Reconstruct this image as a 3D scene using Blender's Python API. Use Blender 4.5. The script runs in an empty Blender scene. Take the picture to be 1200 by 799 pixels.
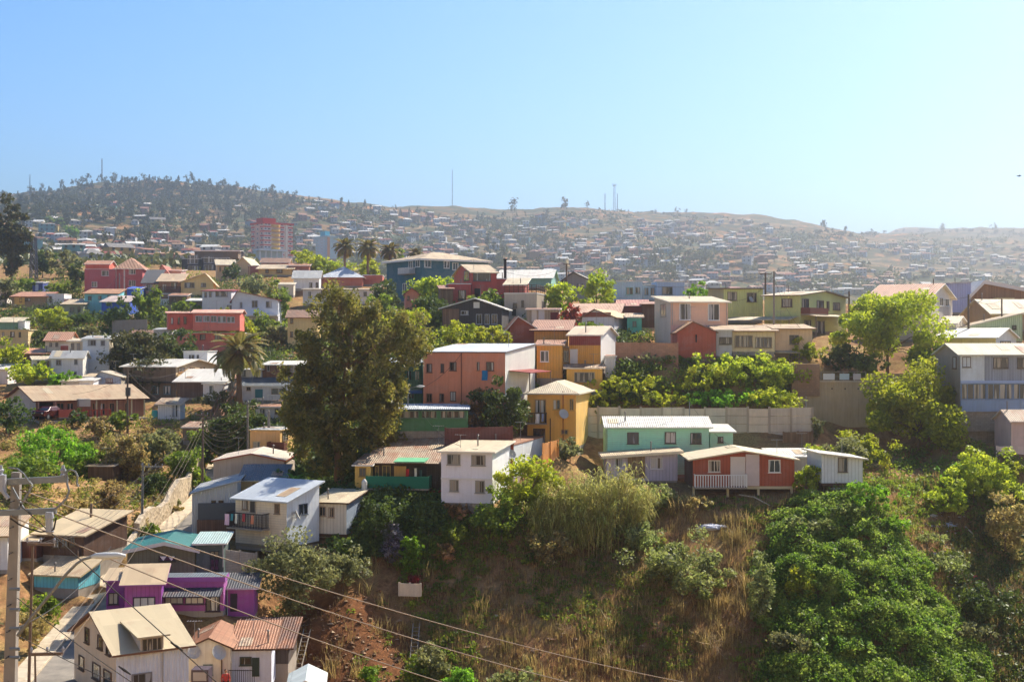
HAZE=True; EXPO=1.3
import bpy, bmesh, math, random
import numpy as np
from mathutils import Vector, Matrix, Quaternion
R = math.radians
F, CX, CY = 1648.0, 600.0, 399.5          # focal length in photo pixels, photo centre
rnd = random.Random(7)
nrs = np.random.RandomState(11)
scene = bpy.context.scene
COL = scene.collection

def P(px, py, Y):
    return Vector(((px-CX)/F*Y, Y, -(py-CY)/F*Y))

# ------------------------------------------------------------------ mesh helpers
class MB:
    def __init__(s): s.v=[]; s.f=[]; s.m=[]; s.sm=False
    def add(s, vs, fs, m=0):
        b=len(s.v); s.v.extend([tuple(p) for p in vs])
        for f in fs: s.f.append(tuple(b+i for i in f)); s.m.append(m)
        return s
    def box(s,x0,x1,y0,y1,z0,z1,m=0):
        return s.add([(x0,y0,z0),(x1,y0,z0),(x1,y1,z0),(x0,y1,z0),(x0,y0,z1),(x1,y0,z1),(x1,y1,z1),(x0,y1,z1)],
          [(0,3,2,1),(4,5,6,7),(0,1,5,4),(1,2,6,5),(2,3,7,6),(3,0,4,7)],m)
    def bar(s,a,b,w,h=None,m=0):
        a=Vector(a);b=Vector(b);d=(b-a); 
        if d.length<1e-6: return s
        d.normalize(); h=h or w
        u=d.cross(Vector((0,0,1))); 
        if u.length<1e-3: u=Vector((1,0,0))
        u.normalize(); n=u.cross(d).normalized()
        vs=[]
        for p in (a,b):
            for i,j in ((-1,-1),(1,-1),(1,1),(-1,1)): vs.append(p+u*(w/2*i)+n*(h/2*j))
        return s.add(vs,[(0,1,2,3),(7,6,5,4),(0,4,5,1),(1,5,6,2),(2,6,7,3),(3,7,4,0)],m)
    def tube(s,pts,r,n=8,m=0,cap=True):
        pts=[Vector(p) for p in pts]; k=len(pts)
        rs=r if isinstance(r,(list,tuple)) else [r]*k
        vs=[];fs=[]
        up=Vector((0.13,0.21,1)).normalized()
        for i,p in enumerate(pts):
            d=(pts[min(i+1,k-1)]-pts[max(i-1,0)])
            if d.length<1e-9: d=Vector((0,0,1))
            d.normalize(); u=d.cross(up)
            if u.length<.05: u=d.cross(Vector((1,0,0)))
            u.normalize(); w=d.cross(u)
            for j in range(n):
                a=2*math.pi*j/n; vs.append(p+(u*math.cos(a)+w*math.sin(a))*rs[i])
        for i in range(k-1):
            for j in range(n):
                fs.append((i*n+j,i*n+(j+1)%n,(i+1)*n+(j+1)%n,(i+1)*n+j))
        if cap: fs.append(tuple(range(n))[::-1]); fs.append(tuple((k-1)*n+j for j in range(n)))
        return s.add(vs,fs,m)
    def ell(s,c,r,nu=10,nv=6,m=0):
        c=Vector(c); vs=[];fs=[]
        for i in range(nv+1):
            t=math.pi*i/nv
            for j in range(nu):
                a=2*math.pi*j/nu
                vs.append((c.x+r[0]*math.sin(t)*math.cos(a),c.y+r[1]*math.sin(t)*math.sin(a),c.z+r[2]*math.cos(t)))
        for i in range(nv):
            for j in range(nu): fs.append((i*nu+j,(i+1)*nu+j,(i+1)*nu+(j+1)%nu,i*nu+(j+1)%nu))
        return s.add(vs,fs,m)
    def mesh(s,name,mats):
        me=bpy.data.meshes.new(name); me.from_pydata(s.v,[],s.f); 
        for mm in mats: me.materials.append(mm)
        if len(mats)>1 and len(s.m)==len(me.polygons): me.polygons.foreach_set('material_index',s.m)
        if s.sm: me.polygons.foreach_set('use_smooth',[True]*len(me.polygons))
        me.update(); return me

def link(name, me, parent=None, mat=None):
    o=bpy.data.objects.new(name,me); COL.objects.link(o)
    if parent: o.parent=parent
    if mat is not None: o.matrix_local=mat
    return o
def obj(name, mb, mats, parent=None, mat=None):
    if not isinstance(mats,(list,tuple)): mats=[mats]
    return link(name, mb.mesh(name,mats), parent, mat)
def tag(o,label=None,cat=None,group=None,kind=None):
    if label: o['label']=label
    if cat: o['category']=cat
    if group: o['group']=group
    if kind or cat: o['kind']=kind or 'thing'
    return o
def empty(name,loc,rz=0.0):
    o=bpy.data.objects.new(name,None); COL.objects.link(o)
    o.location=loc; o.rotation_euler=(0,0,rz); o.empty_display_size=.3
    return o
def quadmesh(name, V, mats, tri=False):
    """V: (n,4,3) array of separate quads"""
    n,k=V.shape[0],V.shape[1]
    me=bpy.data.meshes.new(name)
    me.vertices.add(n*k); me.vertices.foreach_set('co',V.reshape(-1).astype(np.float32))
    me.loops.add(n*k); me.loops.foreach_set('vertex_index',np.arange(n*k,dtype=np.int32))
    me.polygons.add(n); me.polygons.foreach_set('loop_start',np.arange(0,n*k,k,dtype=np.int32))
    try: me.polygons.foreach_set('loop_total',np.full(n,k,dtype=np.int32))
    except Exception: pass
    for m in mats: me.materials.append(m)
    me.update(calc_edges=True); return me

# ------------------------------------------------------------------ materials
def c(r,g=None,b=None):
    if g is None: r,g,b=[int(r[i:i+2],16) for i in (1,3,5)]
    f=lambda x:(x/255/12.92 if x<=10 else ((x/255+.055)/1.055)**2.4)
    return (f(r),f(g),f(b),1)
_M={}
class NT:
    def __init__(s,name):
        s.mat=bpy.data.materials.new(name); s.mat.use_nodes=True; s.t=s.mat.node_tree; s.t.nodes.clear()
        s.out=s.n('ShaderNodeOutputMaterial')
    def n(s,t,**kw):
        x=s.t.nodes.new(t)
        for k,v in kw.items():
            if k in x.inputs: x.inputs[k].default_value=v
            else: setattr(x,k,v)
        return x
    def l(s,a,b): s.t.links.new(a,b)
    def noise(s,vec,scale,detail=4,rough=.55,dim='3D'):
        x=s.n('ShaderNodeTexNoise'); x.inputs['Scale'].default_value=scale; x.inputs['Detail'].default_value=detail; x.inputs['Roughness'].default_value=rough
        if vec is not None: s.l(vec,x.inputs['Vector'])
        return x.outputs['Fac']
    def ramp(s,fac,stops):
        x=s.n('ShaderNodeValToRGB'); e=x.color_ramp.elements
        while len(e)<len(stops): e.new(.5)
        for i,(p,col) in enumerate(stops): e[i].position=p; e[i].color=col
        s.l(fac,x.inputs['Fac']); return x.outputs['Color']
    def mix(s,fac,a,b,mode='MIX'):
        x=s.n('ShaderNodeMix',data_type='RGBA',blend_type=mode)
        for i,v in ((0,fac),(6,a),(7,b)):
            if hasattr(v,'is_linked'): s.l(v,x.inputs[i])
            else: x.inputs[i].default_value=v
        return x.outputs[2]
    def math(s,op,a,b=0.0):
        x=s.n('ShaderNodeMath',operation=op)
        for i,v in ((0,a),(1,b)):
            if hasattr(v,'is_linked'): s.l(v,x.inputs[i])
            else: x.inputs[i].default_value=v
        return x.outputs[0]
    def map(s,vec,scale=(1,1,1)):
        x=s.n('ShaderNodeMapping'); x.inputs['Scale'].default_value=scale; s.l(vec,x.inputs['Vector']); return x.outputs[0]
    def obj(s): return s.n('ShaderNodeTexCoord').outputs['Object']
    def pos(s): return s.n('ShaderNodeNewGeometry').outputs['Position']
    def bump(s,h,strength=.3,dist=.05):
        x=s.n('ShaderNodeBump'); x.inputs['Strength'].default_value=strength; x.inputs['Distance'].default_value=dist; s.l(h,x.inputs['Height']); return x.outputs[0]
    def bsdf(s,col,rough=.7,metal=0,normal=None,spec=.3):
        x=s.n('ShaderNodeBsdfPrincipled'); x.inputs['Roughness'].default_value=rough if not hasattr(rough,'is_linked') else .5
        if hasattr(rough,'is_linked'): s.l(rough,x.inputs['Roughness'])
        x.inputs['Metallic'].default_value=metal; x.inputs['Specular IOR Level'].default_value=spec
        if hasattr(col,'is_linked'): s.l(col,x.inputs['Base Color'])
        else: x.inputs['Base Color'].default_value=col
        if normal: s.l(normal,x.inputs['Normal'])
        s.l(x.outputs[0],s.out.inputs['Surface']); return x
    def sep(s,vec):
        x=s.n('ShaderNodeSeparateXYZ'); s.l(vec,x.inputs[0]); return x.outputs
def sc4(col,k): return (min(1,col[0]*k),min(1,col[1]*k),min(1,col[2]*k),1)

def wave(N,coord,period,sharp=1.0):
    a=N.math('MULTIPLY',coord,2*math.pi/period); return N.math('SINE',a)

def wall(rgb,kind='plain',dirt=.45):
    rgb=c(*rgb) if len(rgb)==3 else rgb
    lum=.3*rgb[0]+.6*rgb[1]+.1*rgb[2]; rgb=tuple(min(.80,(x*.88+lum*.12)*(1.36 if lum<.45 else 1.12)) for x in rgb[:3])+(1,)
    key=('wall',rgb,kind,dirt)
    if key in _M: return _M[key]
    N=NT('painted_wall'); o=N.obj(); xyz=N.sep(o)
    g=N.noise(N.map(o,(.7,.7,.35)),1.2,6,.65)
    streak=N.noise(N.map(o,(3.2,3.2,.22)),1.6,4,.6)
    fine=N.noise(o,9,3,.6)
    d=N.ramp(N.math('ADD',N.math('MULTIPLY',g,.55),N.math('MULTIPLY',streak,.45)),[(.36,(0,0,0,1)),(.72,(1,1,1,1))])
    dirtc=(rgb[0]*.55+.015,rgb[1]*.5+.012,rgb[2]*.46+.01,1)
    fade=N.ramp(N.noise(N.map(o,(.45,.45,.6)),1.0,5,.7),[(.50,(0,0,0,1)),(.535,(1,1,1,1))])
    base=N.mix(N.math('MULTIPLY',fade,.5),rgb,tuple(min(.82,x*.72+.10) for x in rgb[:3])+(1,))
    drip=N.ramp(N.noise(N.map(o,(5.5,5.5,.16)),1.3,3,.6),[(.56,(0,0,0,1)),(.68,(1,1,1,1))])
    base=N.mix(N.math('MULTIPLY',drip,dirt*.75),base,(rgb[0]*.5+.03,rgb[1]*.4+.02,rgb[2]*.32+.012,1))
    col=N.mix(N.math('MULTIPLY',d,dirt*1.5),base,dirtc)
    col=N.mix(N.math('MULTIPLY',fine,.25),col,sc4(rgb,1.12))
    h=None; nrm=None
    if kind in('corr','vboard'):
        s=N.math('ADD',xyz[0],xyz[1])
        per=.22 if kind=='corr' else .30
        w=wave(N,s,per)
        if kind=='vboard': w=N.math('GREATER_THAN',w,-.86)
        nrm=N.bump(w,.6,.03)
        if kind=='vboard':
            col=N.mix(N.math('MULTIPLY',N.math('SUBTRACT',1.0,w),.5),col,sc4(rgb,.35))
        cell=N.noise(N.map(o,(1.1,1.1,.05)),1.0,1)
        col=N.mix(N.math('MULTIPLY',cell,.35),col,sc4(rgb,.72))
    elif kind=='board':
        w=N.math('FRACT',N.math('MULTIPLY',xyz[2],1/.2)); nrm=N.bump(w,.7,.03)
        gap=N.math('LESS_THAN',w,.12)
        col=N.mix(N.math('MULTIPLY',gap,.45),col,sc4(rgb,.35))
    elif kind=='wood':
        s=N.math('ADD',xyz[0],xyz[1]); f=N.math('FRACT',N.math('MULTIPLY',s,1/.17)); idn=N.math('FLOOR',N.math('MULTIPLY',s,1/.17))
        wn=N.n('ShaderNodeTexWhiteNoise',noise_dimensions='1D'); N.l(idn,wn.inputs['W'])
        col=N.mix(N.math('MULTIPLY',wn.outputs['Value'],.6),col,sc4(rgb,.45))
        gap=N.math('LESS_THAN',f,.13); col=N.mix(N.math('MULTIPLY',gap,.7),col,sc4(rgb,.18)); nrm=N.bump(f,.4,.02)
    elif kind in('block','stone','concrete'):
        if kind=='block':
            b=N.n('ShaderNodeTexBrick'); N.l(N.map(o,(1,1,1)),b.inputs['Vector'])
            cmb=N.n('ShaderNodeCombineXYZ'); N.l(N.math('ADD',xyz[0],xyz[1]),cmb.inputs[0]); N.l(xyz[2],cmb.inputs[1]); N.l(cmb.outputs[0],b.inputs['Vector'])
            b.inputs['Scale'].default_value=1; b.inputs['Brick Width'].default_value=.4; b.inputs['Row Height'].default_value=.2; b.inputs['Mortar Size'].default_value=.012
            b.inputs['Color1'].default_value=(1,1,1,1); b.inputs['Color2'].default_value=(.72,.72,.72,1); b.inputs['Mortar'].default_value=(.5,.5,.5,1)
            col=N.mix(.75,col,b.outputs['Color'],'MULTIPLY')
        elif kind=='stone':
            v=N.n('ShaderNodeTexVoronoi'); v.inputs['Scale'].default_value=2.6; N.l(o,v.inputs['Vector'])
            col=N.mix(.55,col,N.ramp(N.sep(v.outputs['Color'])[0],[(0,(.45,.42,.4,1)),(1,(1,1,1,1))]),'MULTIPLY')
            nrm=N.bump(v.outputs['Distance'],.8,.1)
        else: nrm=N.bump(N.noise(o,2.5,6),.3,.05)
    else: nrm=N.bump(fine,.12,.02)
    N.bsdf(col,.78,0,nrm,.25)
    _M[key]=N.mat; return N.mat

def roofm(rgb,ax='x',rust=.3,kind='corr',rough=.62):
    """ribs are spread along local axis ax"""
    rgb=c(*rgb) if len(rgb)==3 else rgb
    key=('roof',rgb,ax,rust,kind)
    if key in _M: return _M[key]
    N=NT('roofing'); o=N.obj(); xyz=N.sep(o); a=xyz[0] if ax=='x' else xyz[1]; b=xyz[1] if ax=='x' else xyz[0]
    sheet=N.n('ShaderNodeTexWhiteNoise',noise_dimensions='2D'); cm=N.n('ShaderNodeCombineXYZ')
    N.l(N.math('FLOOR',N.math('MULTIPLY',a,1/.9)),cm.inputs[0]); N.l(N.math('FLOOR',N.math('MULTIPLY',b,1/2.6)),cm.inputs[1]); N.l(cm.outputs[0],sheet.inputs['Vector'])
    st=N.map(o,(2.6,.5,.6) if ax=='x' else (.5,2.6,.6))
    n1=N.noise(st,1.0,6,.65); n2=N.noise(o,.55,5,.6); n3=N.noise(o,7,3)
    rustf=N.ramp(N.math('ADD',N.math('MULTIPLY',n1,.6),N.math('MULTIPLY',n2,.5)),[(.62-rust*.22,(0,0,0,1)),(.78-rust*.16,(1,1,1,1))])
    rustc=N.mix(n3,c(112,62,40),c(158,104,70))
    col=N.mix(N.math('MULTIPLY',sheet.outputs['Value'],.5),rgb,sc4(rgb,.66))
    col=N.mix(N.math('MULTIPLY',rustf,min(1,rust*2)),col,rustc)
    col=N.mix(N.math('MULTIPLY',n3,.22),col,sc4(rgb,.6))
    if kind=='tile':
        w=wave(N,a,.28); nrm=N.bump(w,.8,.06); g=N.math('LESS_THAN',N.math('FRACT',N.math('MULTIPLY',b,1/.35)),.15)
        col=N.mix(N.math('MULTIPLY',g,.45),col,sc4(rgb,.4)); col=N.mix(N.math('MULTIPLY',N.math('LESS_THAN',w,-.6),.4),col,sc4(rgb,.45))
    elif kind=='flat':
        nrm=N.bump(n3,.2,.02)
    else:
        w=wave(N,a,.19 if kind=='corr' else .45); nrm=N.bump(w,.55,.035)
        seam=N.math('LESS_THAN',N.math('FRACT',N.math('MULTIPLY',a,1/.9)),.06)
        lap=N.math('LESS_THAN',N.math('FRACT',N.math('MULTIPLY',b,1/2.6)),.03)
        col=N.mix(N.math('MULTIPLY',N.math('MAXIMUM',seam,lap),.35),col,sc4(rgb,.4))
    N.bsdf(col,rough,0,nrm,.35)
    _M[key]=N.mat; return N.mat

def simple(rgb,rough=.6,metal=0,name='painted_surface',spec=.3,var=.18):
    rgb=c(*rgb) if len(rgb)==3 else rgb
    key=('s',rgb,rough,metal,name)
    if key in _M: return _M[key]
    N=NT(name); o=N.obj(); n=N.noise(o,3.5,5)
    N.bsdf(N.mix(N.math('MULTIPLY',n,var*2),rgb,sc4(rgb,.55)),rough,metal,None,spec); _M[key]=N.mat; return N.mat

def glass(i):
    """window pane: glossy dark glass over curtains and a dim room"""
    key=('glass',i)
    if key in _M: return _M[key]
    N=NT('window_glass'); o=N.obj(); xyz=N.sep(o); oi=N.n('ShaderNodeObjectInfo').outputs['Random']
    dark=[(.012,.014,.018,1),(.02,.022,.026,1),(.015,.02,.03,1),(.035,.03,.025,1),(.07,.09,.11,1),(.05,.05,.05,1)][i%6]  # fifth tone has a blue sky reflection painted into it
    cur=[(.55,.53,.5,1),(.4,.36,.3,1),(.35,.38,.42,1),(.6,.58,.55,1),(.3,.34,.38,1),(.45,.3,.22,1)][i%6]
    vm=N.n('ShaderNodeVectorMath',operation='ADD'); N.l(o,vm.inputs[0]); cmb=N.n('ShaderNodeCombineXYZ'); N.l(N.math('MULTIPLY',oi,57.0),cmb.inputs[0]); N.l(cmb.outputs[0],vm.inputs[1])
    blot=N.noise(N.map(vm.outputs[0],(1.7,1.7,.12)),1.0,1)
    fold=N.math('ADD',N.math('MULTIPLY',N.noise(N.map(vm.outputs[0],(16,16,.3)),1.0,1),.7),.3)
    curc=N.mix(fold,sc4(cur,.45),cur)
    th=[.56,.50,.54,.42,.6,.52][i%6]
    f=N.ramp(blot,[(th,(0,0,0,1)),(th+.015,(1,1,1,1))])
    col=N.mix(f,dark,curc)
    p=N.bsdf(col,.06,0,None,.5); p.inputs['Coat Weight'].default_value=.25
    _M[key]=N.mat; return N.mat
WHITE=lambda: simple((222,220,214),.55,name='white_paint')
def leafmat(name,dark,light,trans=.5,alt=None,tcol=None):
    key=('leaf',name)
    if key in _M: return _M[key]
    N=NT(name); g=N.n('ShaderNodeNewGeometry'); rp=g.outputs['Random Per Island']; oi=N.n('ShaderNodeObjectInfo').outputs['Random']
    o=N.obj(); cl=N.noise(o,.75,3,.6)
    col=N.mix(rp,c(*dark),c(*light))
    if alt: col=N.mix(N.ramp(cl,[(.42,(0,0,0,1)),(.66,(1,1,1,1))]),col,N.mix(rp,c(*alt),sc4(c(*alt),1.35)))
    hs=N.n('ShaderNodeHueSaturation'); N.l(col,hs.inputs['Color']); N.l(N.math('ADD',.485,N.math('MULTIPLY',oi,.03)),hs.inputs['Hue']); N.l(N.math('ADD',.8,N.math('MULTIPLY',oi,.4)),hs.inputs['Value'])
    col=hs.outputs['Color']
    d=N.n('ShaderNodeBsdfPrincipled'); d.inputs['Roughness'].default_value=.55; d.inputs['Specular IOR Level'].default_value=.25; N.l(col,d.inputs['Base Color'])
    t=N.n('ShaderNodeBsdfTranslucent'); N.l(N.mix(.75,col,c(*(tcol or (190,200,60))),'MULTIPLY') if False else N.mix(.35,col,c(*(tcol or (150,165,30)))),t.inputs['Color'])
    m=N.n('ShaderNodeMixShader'); m.inputs[0].default_value=trans; N.l(d.outputs[0],m.inputs[1]); N.l(t.outputs[0],m.inputs[2]); N.l(m.outputs[0],N.out.inputs['Surface'])
    _M[key]=N.mat; return N.mat

# ------------------------------------------------------------------ terrain: interpolated through surveyed points (px, py, depth)
CTRL=[]
def T(px,py,Y): CTRL.append((px,py,Y))
for x in (-900,-300,-60,100,180):
    T(x,1120,20); T(x,1010,32); T(x,1000,55); T(x,930,72)
for x in (300,450,600,750,900,1050,1200,1500,2100):
    T(x,1300,20); T(x,1260,35); T(x,1200,58); T(x,1010,80)
for x,pp in {
 350:[(880,96),(805,103),(745,108),(695,111),(655,114)],
 450:[(880,96),(805,101),(745,107),(690,111),(655,114)],
 550:[(890,95),(805,102),(730,107),(670,112),(615,117)],
 650:[(890,95),(805,101),(730,106),(670,112),(620,117),(575,124)],
 750:[(890,96),(805,102),(730,107),(680,111),(620,117),(570,123)],
 850:[(890,97),(805,103),(730,108),(670,112),(620,117),(592,120)],
 950:[(900,95),(805,102),(720,108),(650,113),(605,117)],
 1050:[(900,96),(805,103),(720,109),(650,115),(605,120),(565,127),(530,136)],
 1150:[(900,98),(805,106),(720,113),(650,121),(605,126),(560,130)],
 1300:[(900,98),(805,106),(720,113),(650,121),(605,126),(560,130),(480,150),(400,172)],
 -60:[(830,84),(740,99),(690,106),(620,122),(560,146),(495,166),(440,196)],
 50:[(715,106),(662,113),(620,124),(580,137),(545,150),(512,160)],
 120:[(650,121),(600,138),(560,149),(520,159)],
 165:[(605,138),(580,145),(545,154),(515,162)],
 200:[(570,150),(545,156),(515,164),(495,169)],
 -400:[(800,80),(690,98),(560,140),(440,205),(360,290)],
 -900:[(800,80),(690,98),(560,140),(440,205),(360,290)],
 2100:[(900,98),(805,106),(720,113),(605,126),(480,150),(400,172)],
}.items():
    for py,Y in pp: T(x,py,Y)
for x,pp in {
 -900:[(300,520),(270,900),(240,1300)],-200:[(300,520),(272,900),(243,1300)],
 0:[(338,300),(309,520),(290,820),(268,1080),(243,1350)],
 100:[(313,460),(294,820),(270,1080),(240,1350)],
 200:[(322,330),(311,470),(294,860),(262,1200)],
 300:[(320,330),(313,430),(305,700),(296,920),(264,1250)],
 400:[(322,315),(335,450),(322,800),(288,1150)],
 500:[(328,285),(350,420),(332,800),(292,1250)],
 600:[(342,225),(378,360),(348,800),(302,1300)],
 700:[(352,210),(388,340),(354,800),(302,1250)],
 800:[(354,198),(392,330),(358,800),(307,1300)],
 900:[(356,195),(392,330),(362,800),(317,1350)],
 1000:[(358,192),(392,330),(366,850),(327,1500)],
 1100:[(358,192),(392,330),(366,900),(327,1600)],
 1200:[(358,192),(392,330),(366,900),(327,1600)],
 1500:[(358,192),(392,330),(366,900),(327,1600)],
 2100:[(358,192),(392,330),(366,900),(327,1600)],
}.items():
    for py,Y in pp: T(x,py,Y)
SKY=[(-900,235),(-300,228),(0,224),(50,218),(100,214),(150,216),(200,217),(250,219),(300,226),(350,232),(400,240),(450,247),(500,253),(550,256),(600,255),(650,250),(690,244),(750,246),(800,252),(850,257),(900,264),(950,275),(985,277),(1050,272),(1100,269),(1150,271),(1200,275),(1400,285),(2100,310)]
def ysky(x): return float(np.interp(x,[-900,0,200,400,600,700,900,960,1060,2100],[1700,1600,1600,1700,1900,1800,2000,2500,3500,3500]))
for x,y in SKY:
    Y=ysky(x); T(x,y,Y); T(x,y+16,Y*1.2); T(x,350,Y*1.7); 
for x in (-900,0,600,1200,2100): T(x,396,9000)

RB={}
def solve_terrain():
    a=np.array(CTRL,float)
    key=np.unique(np.round(a[:,[0,2]],1),axis=0,return_index=True)[1]; a=a[np.sort(key)]
    U=np.stack([a[:,0],F*np.log(a[:,2])],1)
    d=np.sqrt(((U[:,None]-U[None])**2).sum(-1)+9.0)
    n=len(a); A=np.zeros((n+3,n+3)); A[:n,:n]=d-np.eye(n)*3.0
    Pm=np.c_[np.ones(n),U/1000]; A[:n,n:]=Pm; A[n:,:n]=Pm.T
    w=np.linalg.solve(A,np.r_[a[:,1],0,0,0]); RB['U']=U; RB['w']=w
def vnoise(x,y,seed=0):
    def h(i,j): 
        v=np.sin(i*127.1+j*311.7+seed*74.7)*43758.5453; return v-np.floor(v)
    i=np.floor(x);j=np.floor(y);fx=x-i;fy=y-j;fx=fx*fx*(3-2*fx);fy=fy*fy*(3-2*fy)
    return (h(i,j)*(1-fx)+h(i+1,j)*fx)*(1-fy)+(h(i,j+1)*(1-fx)+h(i+1,j+1)*fx)*fy
def fbm(x,y,o=4,seed=0):
    s=0;a=.5
    for k in range(o): s=s+a*(vnoise(x*2**k,y*2**k,seed+k)-.5); a*=.5
    return s
def gpy(px,Y):
    px=np.atleast_1d(np.asarray(px,float)); Y=np.atleast_1d(np.asarray(Y,float)); px,Y=np.broadcast_arrays(px,Y); sh=px.shape
    q=np.stack([px.ravel(),F*np.log(np.maximum(Y.ravel(),12))],1); out=np.empty(len(q)); U,w=RB['U'],RB['w']; n=len(U)
    for s in range(0,len(q),6000):
        z=q[s:s+6000]; d=np.sqrt(((z[:,None]-U[None])**2).sum(-1)+9.0)
        out[s:s+6000]=d@w[:n]+w[n]+z@(w[n+1:]/1000)
    return out.reshape(sh)
def gz_arr(px,Y):
    py=gpy(px,Y); X=(px-CX)/F*Y
    z=-(py-CY)/F*Y
    if 'road' in RB:
        rx=np.interp(Y,RB['road'][1],RB['road'][0])+2.5; dr=np.abs(X-rx); calm=np.where((Y>80)&(Y<164),np.clip((dr-4.5)/4,0,1),1.0)
    else: calm=1.0
    far=np.clip((Y-350)/700,0,1); near=1-np.clip((Y-70)/300,0,1)
    z=z+(fbm(X/7,Y/7,4,1)*.8+fbm(X/1.7,Y/1.7,3,31)*.35*np.clip((py-560)/60,0,1))*calm*near*np.clip((Y-60)/40,0.2,1)+far*(fbm(X/190,Y/190,5,5)*42+fbm(X/35,Y/35,3,9)*7)
    return z
def ground(X,Y):
    px=CX+F*X/Y
    return float(gz_arr(np.array([px]),np.array([Y]))[0])
GR={}
def build_grid():
    cols=np.unique(np.r_[np.linspace(-900,-100,24),np.arange(-100,1300,4.0),np.linspace(1300,2100,24)])
    rows=np.r_[np.geomspace(18,70,22)[:-1],np.geomspace(70,320,250)[:-1],np.geomspace(320,3900,260)[:-1],np.geomspace(3900,9500,12)]
    PX,YY=np.meshgrid(cols,rows,indexing='ij')
    Z=gz_arr(PX,YY); GR.update(cols=cols,rows=rows,PX=PX,YY=YY,Z=Z,PY=CY-F*Z/YY)
def hit(px,py,ymin=70):
    """first point of the ground seen at photo pixel (px,py)"""
    cols,rows,PY=GR['cols'],GR['rows'],GR['PY']
    i=int(np.clip(np.searchsorted(cols,px)-1,0,len(cols)-2)); t=(px-cols[i])/(cols[i+1]-cols[i])
    prof=PY[i]*(1-t)+PY[i+1]*t
    ok=np.where((prof<=py)&(rows>=ymin))[0]
    if len(ok)==0: return None
    j=ok[0]
    if j>0 and prof[j-1]>py: s=(prof[j-1]-py)/(prof[j-1]-prof[j]); Y=rows[j-1]+(rows[j]-rows[j-1])*s
    else: Y=rows[j]
    return Vector(((px-CX)/F*Y,Y,-(py-CY)/F*Y))
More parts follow.
